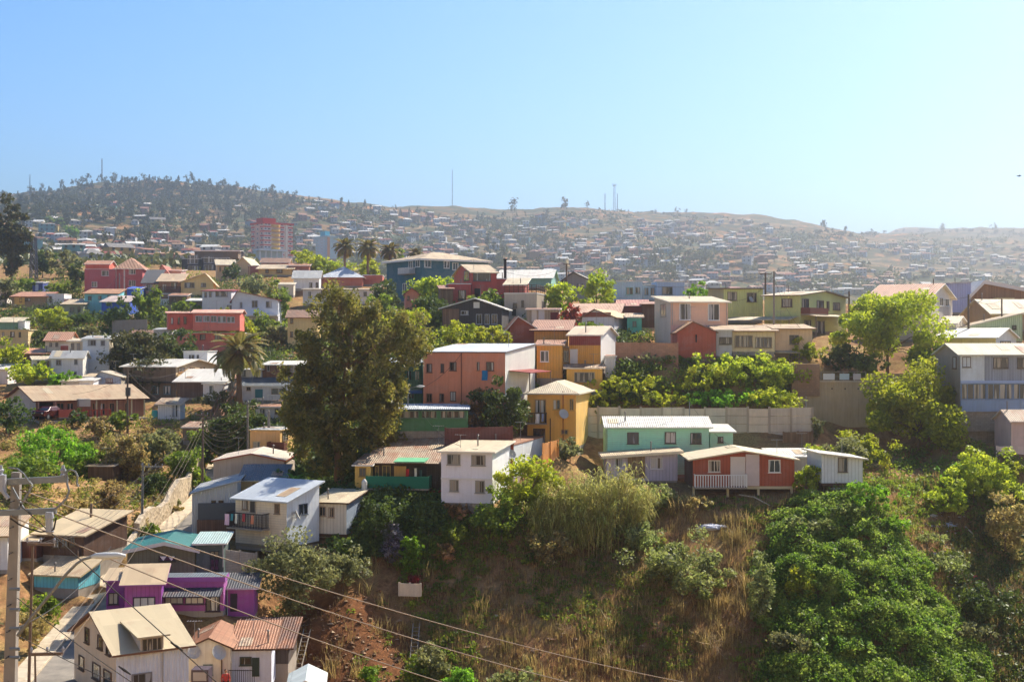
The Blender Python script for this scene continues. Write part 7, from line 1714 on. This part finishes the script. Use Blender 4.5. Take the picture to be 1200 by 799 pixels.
q=P(57,490.5,165.9); car('red car parked inside the carport of the long tan roofed house',q,R(72),(70,16,22))
# ------------------------------------------------------------------ the person by the white house
def person():
    q=P(264.5,814,92.0); gz=ground(q.x,q.y); q.z=gz; Hh=max(1.5,min(1.95,-(784-CY)/F*92.0-gz)); root=empty('person',q,R(20)); tag(root,'person in a salmon red top and dark trousers standing at the yard railing','person'); s=Hh/1.7
    skel={'pelvis':((0,0,.92),.14),'waist':((0,0,1.05),.135),'chest':((0,.01,1.27),.16),'neck0':((0,.0,1.42),.075),'neck':((0,-.01,1.48),.055),
     'hipL':((-.09,0,.88),.1),'kneeL':((-.1,-.02,.49),.065),'ankL':((-.1,.02,.09),.042),'toeL':((-.11,-.14,.035),.035),
     'hipR':((.09,0,.88),.1),'kneeR':((.1,-.02,.49),.065),'ankR':((.1,.02,.09),.042),'toeR':((.11,-.14,.035),.035),
     'shL':((-.19,.0,1.38),.068),'elL':((-.26,.02,1.12),.045),'wrL':((-.22,-.14,.93),.03),'haL':((-.2,-.19,.88),.036),
     'shR':((.19,.0,1.38),.068),'elR':((.26,.02,1.12),.045),'wrR':((.22,-.14,.93),.03),'haR':((.2,-.19,.88),.036)}
    ed=[('pelvis','waist'),('waist','chest'),('chest','neck0'),('neck0','neck'),('pelvis','hipL'),('hipL','kneeL'),('kneeL','ankL'),('ankL','toeL'),('pelvis','hipR'),('hipR','kneeR'),('kneeR','ankR'),('ankR','toeR'),('chest','shL'),('shL','elL'),('elL','wrL'),('wrL','haL'),('chest','shR'),('shR','elR'),('elR','wrR'),('wrR','haR')]
    def skin(name,keys,grow,mat,root_key,sub=2):
        ks=[k for k in skel if k in keys]; me=bpy.data.meshes.new(name); me.from_pydata([Vector(skel[k][0])*s for k in ks],[(ks.index(a),ks.index(b)) for a,b in ed if a in ks and b in ks],[]); o=link(name,me,root)
        me.materials.append(mat); m=o.modifiers.new('skin','SKIN'); o.modifiers.new('sub','SUBSURF').levels=sub; o.modifiers['sub'].render_levels=sub; m.use_smooth_shade=True
        if not me.skin_vertices: me.attributes.new('skin','FLOAT2','POINT') if False else None
        for i,k in enumerate(ks):
            sv=me.skin_vertices[0].data[i] if me.skin_vertices else None
            if sv: r=(skel[k][1]+grow)*s; sv.radius=(r,r*.8 if k in('chest','waist','pelvis') else r); sv.use_root=(k==root_key)
        return o
    flesh=simple((176,128,100),.6,name='skin')
    try:
        bpy.ops.object.select_all(action='DESELECT') if bpy.context.view_layer else None
    except Exception: pass
    def mk(name,keys,grow,mat,rk):
        # build through bmesh so that the skin layer exists
        bm=bmesh.new(); lay=bm.verts.layers.skin.verify(); vv={}
        for k in keys:
            v=bm.verts.new(Vector(skel[k][0])*s); r=(skel[k][1]+grow)*s; v[lay].radius=(r,r*.85); v[lay].use_root=(k==rk); vv[k]=v
        for a,b in ed:
            if a in vv and b in vv: bm.edges.new((vv[a],vv[b]))
        me=bpy.data.meshes.new(name); bm.to_mesh(me); bm.free(); me.materials.append(mat); o=link(name,me,root)
        m=o.modifiers.new('skin','SKIN'); m.use_smooth_shade=True; u=o.modifiers.new('sub','SUBSURF'); u.levels=2; u.render_levels=2; return o
    mk('body',list(skel),0,flesh,'pelvis')
    mk('top',['pelvis','waist','chest','neck0','shL','elL','wrL','shR','elR','wrR'],.016,simple((214,84,76),.85,name='cloth'),'waist')
    mk('trousers',['pelvis','hipL','kneeL','ankL','hipR','kneeR','ankR'],.02,simple((34,34,42),.85,name='cloth'),'pelvis')
    hd=MB(); hd.ell((0,-.02,1.6),(.078,.095,.115),14,10); hd.ell((0,-.115,1.585),(.014,.022,.022),6,5); hd.ell((-.08,0,1.6),(.014,.03,.035),6,5); hd.ell((.08,0,1.6),(.014,.03,.035),6,5); hd.v=[tuple(Vector(v)*s) for v in hd.v]; hd.sm=True; h=obj('head',hd,flesh,root)
    fb=MB(); fb.ell((-.032,-.108,1.615),(.012,.008,.008),6,4); fb.ell((.032,-.108,1.615),(.012,.008,.008),6,4); fb.ell((0,-.108,1.545),(.025,.008,.007),6,4); fb.v=[tuple(Vector(v)*s) for v in fb.v]; obj('facial_feature',fb,simple((70,40,36),.6),h)['kind']='stuff'
    hr=MB(); hr.ell((0,.012,1.64),(.09,.1,.1),14,10); hr.v=[tuple(Vector(v)*s) for v in hr.v]; hr.sm=True; obj('hair',hr,simple((26,20,18),.6),root)
    for k in (-1,1):
        f=MB()
        for i in range(4):
            a=Vector((k*(.2+.018*(i-1.5)),-.19,.875)); f.tube([a,a+Vector((0,-.03,-.04)),a+Vector((-k*.0,-.03,-.08+.006*abs(i-1.5)))],[.011,.01,.008],5)
        a=Vector((k*.175,-.185,.89)); f.tube([a,a+Vector((-k*.03,-.03,-.03)),a+Vector((-k*.035,-.045,-.055))],[.012,.01,.008],5); f.v=[tuple(Vector(v)*s) for v in f.v]; obj('finger',f,flesh,root)['kind']='stuff'
person()
# yard railing and clutter beside the person
a=P(268,803,91.7); bq=P(298,803,92.2); root=empty('yard_railing',a); tag(root,'dark metal yard railing right of the standing person','railing'); d=bq-a
for z in (.15,1.0): obj('rail',MB().bar(Vector((0,0,z)),d+Vector((0,0,z)),.05),DK,root)
for i in range(13): q=d*i/12; obj('bar',MB().bar(q,q+Vector((0,0,1.05)),.03),DK,root)
a=P(224,812,90.0); tag(obj('yard_cabin',MB().box(0,1.1,0,1.2,0,1.5).box(.12,.98,-.02,-.003,.8,1.35,1),[simple((70,60,70),.6),simple((150,146,150),.3)],None,Matrix.Translation(a)),'dark grey cabin box under the small orange roofed house','box')
# ------------------------------------------------------------------ far hillside
rs=np.random.RandomState(77)
WC=[((206,206,204),'white'),((190,184,170),'cream'),((170,140,104),'tan'),((150,96,78),'brick'),((150,168,184),'pale blue'),((176,122,108),'pink'),((160,162,158),'grey'),((196,168,96),'yellow'),((110,160,164),'turquoise'),((196,190,180),'off-white')]
RC=[((150,104,82),'rust'),((176,172,166),'pale'),((168,128,96),'clay'),((120,116,114),'grey'),((206,204,198),'white'),((140,72,60),'red')]
fwm=[simple(tuple(int(q*.9+8) for q in w[0]),.85,name='far_wall',var=.1) for w in WC]; frm=[simple(r[0],.7,name='far_roof',var=.15) for r in RC]; fgl=simple((46,48,54),.3,name='far_window')
def farmesh(w,d,h,rise,kind,wi,ri,two):
    mb=MB(); e=.4
    mb.box(0,w,0,d,-5,h-.02,0)
    if kind==0:
        mb.add([(-e,-e,h-.1),(w+e,-e,h-.1),(w+e,d/2,h+rise),(-e,d/2,h+rise),(w+e,d+e,h-.1),(-e,d+e,h-.1)],[(0,1,2,3),(3,2,4,5),(0,3,5),(1,4,2)],1)
    elif kind==1:
        mb.add([(-e,-e,h),(w+e,-e,h),(w+e,d+e,h+rise*.6),(-e,d+e,h+rise*.6),(-e,-e,h+.15),(w+e,-e,h+.15),(w+e,d+e,h+rise*.6+.15),(-e,d+e,h+rise*.6+.15)],[(3,2,1,0),(4,5,6,7),(0,1,5,4),(1,2,6,5),(2,3,7,6),(3,0,4,7)],1)
    else:
        mb.add([(-e,-e,h-.1),(w+e,-e,h-.1),(w+e,d+e,h-.1),(-e,d+e,h-.1),(w*.35,d/2,h+rise),(w*.65,d/2,h+rise)],[(0,1,5,4),(1,2,5),(2,3,4,5),(3,0,4)],1)
    nw=max(2,int(w/2.6))
    for fl in range(2 if two else 1):
        z=1.0+fl*2.6
        for i in range(nw): x=w*(i+.5)/nw; mb.box(x-.55,x+.55,-.05,-.01,z,z+1.2,2)
    return mb.mesh('far_house',[fwm[wi],frm[ri],fgl])
VAR=[]
for i in range(46):
    two=rs.rand()<.28; wi=int(rs.choice(10,p=[.12,.14,.15,.1,.1,.08,.14,.05,.04,.08])); ri=int(rs.choice(6,p=[.24,.2,.18,.14,.16,.08])); w=rs.uniform(5.5,10); kind=int(rs.choice(3,p=[.5,.32,.18]))
    VAR.append((farmesh(w,rs.uniform(5,7),4.9 if two else 2.7,rs.uniform(.8,1.8),kind,wi,ri,two),wi,ri,two,w,kind))
def zone(px,py):
    if py>285 and px<130: return 'low on the left behind the olive tree' if px<70 else 'behind the rose pink house'
    if px<130: return 'near the top of the left ridge' if py<240 else 'on the slope beside the far cypress'
    if px<290: return 'under the pines of the left summit' if py<240 else 'on the brown spur by the tower' if py<272 else 'behind the glass villa'
    if px<370: return 'just right of the apartment tower' if py>250 else 'on the spur above the tower'
    if px<460: return 'high above the palms' if py<265 else 'just over the palm crowns'
    if px<580: return 'under the thin mast' if py<275 else 'behind the navy blue house roof' if py<300 else 'close over the navy roof'
    if px<660: return 'in the saddle between the two hills' if py<275 else 'in the wooded gully between hills' if py<305 else 'low behind the white roofed shed'
    if px<760: return 'close under the radio masts' if py<272 else 'halfway down below the radio masts' if py<305 else 'above the light blue box house'
    if px<860: return 'on the upper slope right of the masts' if py<285 else 'lower slope behind the pea green house'
    if px<960: return 'on the pale slope above the power poles' if py<300 else 'low behind the power poles'
    return 'on the hazy far right hill' if py<300 else 'low in the haze behind the clay tiled house'
ZP=[([(60,285),(300,285),(300,308),(60,308)],75),([(20,252),(100,262),(140,278),(290,280),(290,300),(20,300)],75),([(150,255),(200,258),(200,275),(150,275)],16),([(230,268),(300,265),(300,285),(230,285)],12),([(340,232),(450,248),(560,262),(560,312),(345,300)],340),([(560,270),(640,285),(640,335),(560,330)],60),([(640,258),(760,262),(760,342),(640,342)],210),([(760,262),(880,275),(985,300),(985,346),(760,346)],210),([(880,285),(1200,290),(1200,345),(985,345)],150),([(100,218),(300,235),(300,262),(60,262)],14),([(600,258),(900,262),(900,280),(600,275)],30)]
pts=[]
for pl,n in ZP:
    xs=[p[0] for p in pl]; ys=[p[1] for p in pl]; k=0;t=0
    while k<n and t<n*14:
        t+=1; x=rs.uniform(min(xs),max(xs)); y=rs.uniform(min(ys),max(ys))
        if not inpoly(x,y,pl): continue
        q=hit(x,y,380)
        if q is None or q.y>4300: continue
        if fbm(np.array(x/38),np.array(y/9),3,71)<-.03: continue
        if any((q.x-a.x)**2+(q.y-a.y)**2<(9.5+q.y/500)**2 for a,_,_ in pts): continue
        pts.append((q,x,y)); k+=1
VIS=[p for p in pts]
VIS.sort(key=lambda p:p[0].y)
FARG='small houses scattered over the far hillside'; used={}
ADJ=['small','wide','boxy','tall narrow','low']
stV=[]
def addstuff(me,M):
    a=np.empty(len(me.vertices)*3,np.float32); me.vertices.foreach_get('co',a); a=a.reshape(-1,3); m=np.array(M); V=a@m[:3,:3].T+m[:3,3]
    for p in me.polygons: stV.append((V[list(p.vertices)],p.material_index))
NIND=185; rest=[]
for i,(q,x,y) in enumerate(VIS):
    me,wi,ri,two,w,kind=VAR[rs.randint(len(VAR))]; rz=rs.normal()*.45+(.3 if x<600 else -.25); s=rs.uniform(.75,1.2)*(1.05 if q.y>1000 else .95)
    M=Matrix.Translation(q+Vector((0,0,.2)))@Matrix.Rotation(rz,4,'Z')@Matrix.Scale(s,4)
    if i<NIND:
        o=bpy.data.objects.new('hillside_house',me); COL.objects.link(o); o.matrix_world=M
        adj='two storey' if two else 'wide' if w>8.6 else 'narrow' if w<6.5 else 'flat roofed' if kind==1 else 'small'
        lab='%s %s house with %s roof %s'%(adj,WC[wi][1],RC[ri][1],zone(x,y)); k=used.get(lab,0); used[lab]=k+1
        tag(o,lab,'house',FARG)
    else: rest.append((me,M))
mats=fwm+frm+[fgl]; mb=MB(); vs=[];fs=[];ms=[]
for me,M in rest:
    idx=[mats.index(m) for m in me.materials]; b=len(vs); m=M
    vs.extend([tuple(m@v.co) for v in me.vertices]); 
    for p in me.polygons: fs.append(tuple(b+j for j in p.vertices)); ms.append(idx[p.material_index])
mb.v,mb.f,mb.m=vs,fs,ms
tag(obj('distant_town',mb,mats),'mass of tiny distant houses covering the hazy hills','distant town',kind='stuff')
print('far houses',len(VIS))
# far trees
def fartree(kind,seed):
    r=np.random.RandomState(seed)
    if kind=='pine':
        n=150; k=r.rand(n); z=2+9*k; rad=2.5*(1-k)**.6*(.4+.6*r.rand(n)); a=r.rand(n)*6.283; Pt=np.stack([rad*np.cos(a),rad*np.sin(a),z],1)
    elif kind=='euc':
        C=r.normal(size=(7,3))*np.array([1.6,1.6,1.9])+np.array([0,0,8]); Pt=C[r.randint(0,7,170)]+r.normal(size=(170,3))*.8
    else:
        C=r.normal(size=(6,3))*np.array([1.7,1.7,.9])+np.array([0,0,3]); Pt=C[r.randint(0,6,150)]+r.normal(size=(150,3))*.8
    V=leaves(Pt,1.5,1.0,r,.3); me=quadmesh('far_tree',V,[leafmat('far_tree_leaves',(34,44,26),(74,84,48),.25,(90,84,52),(100,110,50))]); 
    bm=bmesh.new(); bm.from_mesh(me); h=11 if kind=='pine' else 7 if kind=='euc' else 3
    base=[bm.verts.new((.28*math.cos(a),.28*math.sin(a),-1)) for a in (0,2.1,4.2)]; tp=bm.verts.new((0,0,h))
    for i in range(3): f=bm.faces.new((base[i],base[(i+1)%3],tp)); f.material_index=1
    bm.to_mesh(me); bm.free(); me.materials.append(BARK()); return me
FT={'pine':[fartree('pine',i) for i in range(4)],'euc':[fartree('euc',i+20) for i in range(4)],'bush':[fartree('bush',i+40) for i in range(4)]}
TREES=[]
def ft(x,y,kind,s,q=None): 
    q=q or hit(x,y,380)
    if q is not None and q.y<4300: TREES.append((q,x,y,kind,s))
for x in np.arange(40,345,4.6):   # pines on the left skyline
    yy=float(np.interp(x,[p[0] for p in SKY],[p[1] for p in SKY])); ft(x+rs.normal()*1.5,yy+rs.uniform(1,6),'pine' if rs.rand()<.4 else 'euc',rs.uniform(.55,1.0)*(1.4 if rs.rand()<.1 else 1))
for x in list(range(345,620,9))+[440,478,481,470,560,566,590]:
    yy=float(np.interp(x,[p[0] for p in SKY],[p[1] for p in SKY])); ft(x+rs.normal()*2,yy+rs.uniform(1,4),'euc' if rs.rand()<.6 else 'pine',rs.uniform(.4,1.0))
for x in np.arange(770,1200,7.0):
    yy=float(np.interp(x,[p[0] for p in SKY],[p[1] for p in SKY])); ft(x+rs.normal()*3,yy+rs.uniform(.5,3),'bush' if rs.rand()<.7 else 'euc',rs.uniform(.4,1.0)*(1+(x>950)*.8))
for x,y,s,k in ((601,257,1.9,'euc'),(661,251,1.9,'euc'),(689,246,.9,'euc'),(742,247,1.0,'pine'),(703,246,.5,'bush'),(768,250,.5,'euc'),(783,252,.6,'bush'),(765,249,.7,'bush'),(660,262,1.2,'euc'),(640,262,1.4,'euc'),(632,290,1.5,'euc'),(575,300,1.6,'euc'),(500,270,1.2,'euc')): ft(x,y,k,s)
for pl,n,ks in (([(0,222),(60,218),(120,212),(250,217),(345,232),(345,246),(0,250)],420,('euc','bush','bush')),([(0,232),(60,226),(190,222),(330,236),(330,262),(190,262),(0,262)],300,('pine','euc','euc','bush')),([(195,255),(300,255),(300,292),(170,292)],60,('euc','bush')),([(560,256),(660,262),(690,300),(600,332),(540,290)],90,('euc','bush')),([(340,240),(560,262),(560,315),(340,305)],70,('bush','euc')),([(640,256),(1000,282),(1000,345),(640,345)],150,('bush','euc')),([(0,255),(190,262),(190,300),(0,300)],50,('bush','euc')),([(960,285),(1200,285),(1200,340),(960,340)],60,('bush',)),([(755,295),(830,300),(830,330),(755,330)],26,('euc',))):
    for k in range(n):
        for t in range(6):
            x=rs.uniform(min(p[0] for p in pl),max(p[0] for p in pl)); y=rs.uniform(min(p[1] for p in pl),max(p[1] for p in pl))
            if inpoly(x,y,pl): break
        ft(x,y,ks[rs.randint(len(ks))],rs.uniform(.5,1.05))
ORD=sorted(range(len(TREES)),key=lambda i:(-(TREES[i][4]*11/TREES[i][0].y)))
KN={'pine':'pointed dark pine','euc':'loose topped eucalyptus','bush':'rounded dark tree'}; SEENL={}
tv=[];tf=[];tm=[]
for r_,i in enumerate(ORD):
    q,x,y,kind,s=TREES[i]; me=FT[kind][i%4]; M=Matrix.Translation(q)@Matrix.Rotation(rs.rand()*6.28,4,'Z')@Matrix.Diagonal((s*rs.uniform(.85,1.15),s*rs.uniform(.85,1.15),s,1))
    sky=abs(y-float(np.interp(x,[p[0] for p in SKY],[p[1] for p in SKY])))<7
    if r_<150:
        o=bpy.data.objects.new('hillside_tree',me); COL.objects.link(o); o.matrix_world=M
        big='large' if s>1.25 else 'medium' if s>.85 else 'small'
        tag(o,'%s far %s %s%s'%(big,KN[kind],'on the skyline ' if sky else '',zone(x,y)),'tree','trees dotted over the far hillside')
    else:
        b=len(tv); tv.extend([tuple(M@v.co) for v in me.vertices]); 
        for p in me.polygons: tf.append(tuple(b+j for j in p.vertices)); tm.append(p.material_index)
mb=MB(); mb.v,mb.f,mb.m=tv,tf,tm; tag(obj('distant_wood',mb,[FT['pine'][0].materials[0],BARK()]),'far-off woods and bushes speckling the hills','woods',kind='stuff')
# low far scrub as one mass
L=[]
for k in range(9500):
    x=rs.uniform(-260,1460); y=rs.uniform(float(np.interp(x,[p[0] for p in SKY],[p[1] for p in SKY]))+2,345); q=hit(x,y,380)
    if q is None or q.y>2900 or q.y<420 or fbm(np.array(x/45),np.array(y/16),3,66)<-.03: continue
    g=rs.normal(size=(11,3))*np.array([3.4,3.4,1.4]); g[:,2]=np.abs(g[:,2]); L.append(g+np.array(q))
o=link('distant_scrub',quadmesh('distant_scrub',leaves(np.concatenate(L),3.0,2.0,rs,.5),[leafmat('far_scrub_leaves',(46,60,32),(92,104,54),.2,(104,96,58),(110,120,50))])); tag(o,'low scrub dotting the far hillsides','scrub',kind='stuff')
# masts on the skyline
def mast(px,top,base,Y,w,label,plat=False,name='radio_mast'):
    b=P(px,base,Y); b.z=min(b.z,ground(b.x,b.y)); h=-(top-CY)/F*Y-b.z; root=empty(name,b); tag(root,label,'mast'); m=simple((120,120,126),.5,name='mast_steel')
    for i,j in ((-1,-1),(1,-1),(1,1),(-1,1)): obj('corner_leg',MB().bar((i*w,j*w,-1),(i*w*.6,j*w*.6,h),max(.25,w*.18)),m,root)
    n=max(4,int(h/(w*2.2))); lb=MB()
    for k in range(n):
        z0,z1=h*k/n,h*(k+1)/n; f0,f1=w*(1-.4*k/n),w*(1-.4*(k+1)/n)
        lb.bar((-f0,-f0,z0),(f1,-f1,z1),.14); lb.bar((f0,-f0,z0),(-f1,-f1,z1),.14); lb.bar((-f0,f0,z0),(f1,f1,z1),.14); lb.bar((-f1,-f1,z1),(f1,-f1,z1),.14)
    obj('lattice',lb,m,root)['kind']='stuff'
    if plat: obj('platform',MB().tube([(0,0,h-2),(0,0,h-1.5)],2.6,10),m,root); obj('antenna_panel',MB().box(-2.4,-1.9,-1,1,h-1.4,h+1),simple((206,206,210),.5),root); obj('antenna_panel',MB().box(1.9,2.4,-1,1,h-1.4,h+1),simple((206,206,210),.5),root)
mast(720,216,245,1800,1.3,'tallest radio mast with antenna platform on the middle hilltop',True)
mast(709,227,245,1800,.5,'shorter thin mast left of the tallest radio mast'); mast(723.5,227,245,1810,.4,'slim mast hugging the right side of the tallest radio mast')
mast(530,199,255,1840,.35,'single hair thin mast on the saddle between the hills'); mast(119.5,186,216,1620,.4,'thin mast above the pines of the left summit'); mast(35,205,222,1620,.3,'tiny thin mast near the left frame edge')
mast(39.5,278,332,332,.75,'grey lattice pylon standing before the tall dark cypress',name='lattice_pylon')
def birdf():
    q=P(1194,206.5,240); root=empty('bird',q); tag(root,'tiny dark bird gliding high in the pale sky at right','bird'); m=simple((40,38,38),.8,name='feathers')
    b=MB(); b.ell((0,0,0),(.32,.11,.1),10,6); b.ell((.34,0,.03),(.1,.07,.07),8,5); b.add([(-.28,-.05,0),(-.28,.05,0),(-.6,.12,.0),(-.6,-.12,0),(-.28,0,.03)],[(0,1,2,3),(0,3,4),(1,4,2)])
    for s in (-1,1): b.add([(.15,0,.05),(-.15,0,.05),(-.05,s*.45,.16),(.12,s*.45,.17),(-.1,s*.85,.06),(.0,s*.85,.07)],[(0,1,2,3),(3,2,4,5)])
    obj('body',b,m,root)
birdf()
# ------------------------------------------------------------------ air, light, camera
AZ,EL=R(41),R(45)     # sun to the right, beyond the houses
sd=Vector((math.sin(AZ)*math.cos(EL),math.cos(AZ)*math.cos(EL),math.sin(EL)))
sun=bpy.data.lights.new('sun','SUN'); sun.energy=4.2; sun.angle=R(.53); sun.color=(1,.91,.77); so=bpy.data.objects.new('sun',sun); COL.objects.link(so); so.rotation_euler=sd.to_track_quat('Z','Y').to_euler()
w=bpy.data.worlds.new('World'); scene.world=w; w.use_nodes=True; nt=w.node_tree; bg=nt.nodes['Background']; sk=nt.nodes.new('ShaderNodeTexSky'); sk.sky_type='NISHITA'; sk.sun_disc=False; sk.sun_elevation=EL; sk.sun_rotation=AZ; sk.air_density=.8; sk.dust_density=.5; sk.ozone_density=2.0; sk.altitude=300
hs=nt.nodes.new('ShaderNodeHueSaturation'); hs.inputs['Saturation'].default_value=1.34; hs.inputs['Value'].default_value=1.0; nt.links.new(sk.outputs[0],hs.inputs['Color']); nt.links.new(hs.outputs[0],bg.inputs[0]); bg.inputs[1].default_value=.085
zmin,zmax=float(GR['Z'].min())-1,max(float(GR['Z'].max()),-(186-CY)/F*1620)+4
N=NT('haze_air'); v=N.n('ShaderNodeVolumePrincipled'); v.inputs['Color'].default_value=(1,.975,.935,1); v.inputs['Density'].default_value=.0004; v.inputs['Anisotropy'].default_value=.84; N.l(v.outputs[0],N.out.inputs['Volume']); 
try: N.mat.cycles.homogeneous_volume=True
except Exception: pass
HZ=MB().box(-9000,9000,-560,9600,zmin,zmax)
if HAZE: tag(obj('haze',HZ,N.mat),'thin bright haze between the near roofs and the far hills',None,None,'stuff')
cam=bpy.data.cameras.new('camera'); co=bpy.data.objects.new('camera',cam); COL.objects.link(co); co.rotation_euler=(R(90),0,0); cam.sensor_width=36; cam.lens=F/1200*36; cam.clip_start=.5; cam.clip_end=20000; scene.camera=co
scene.render.engine='CYCLES'; cy=scene.cycles; cy.use_denoising=True; cy.max_bounces=5; cy.diffuse_bounces=4; cy.glossy_bounces=2; cy.transmission_bounces=3; cy.transparent_max_bounces=4; cy.volume_bounces=0; cy.caustics_reflective=False; cy.caustics_refractive=False; cy.use_adaptive_sampling=True; cy.adaptive_threshold=.02
try: cy.denoiser='OPENIMAGEDENOISE'; cy.denoising_prefilter='ACCURATE'
except Exception: pass
vs=scene.view_settings; scene.display_settings.display_device='sRGB'; vs.view_transform='Standard'; vs.look='None'; vs.exposure=EXPO; vs.gamma=1; vs.use_curve_mapping=False
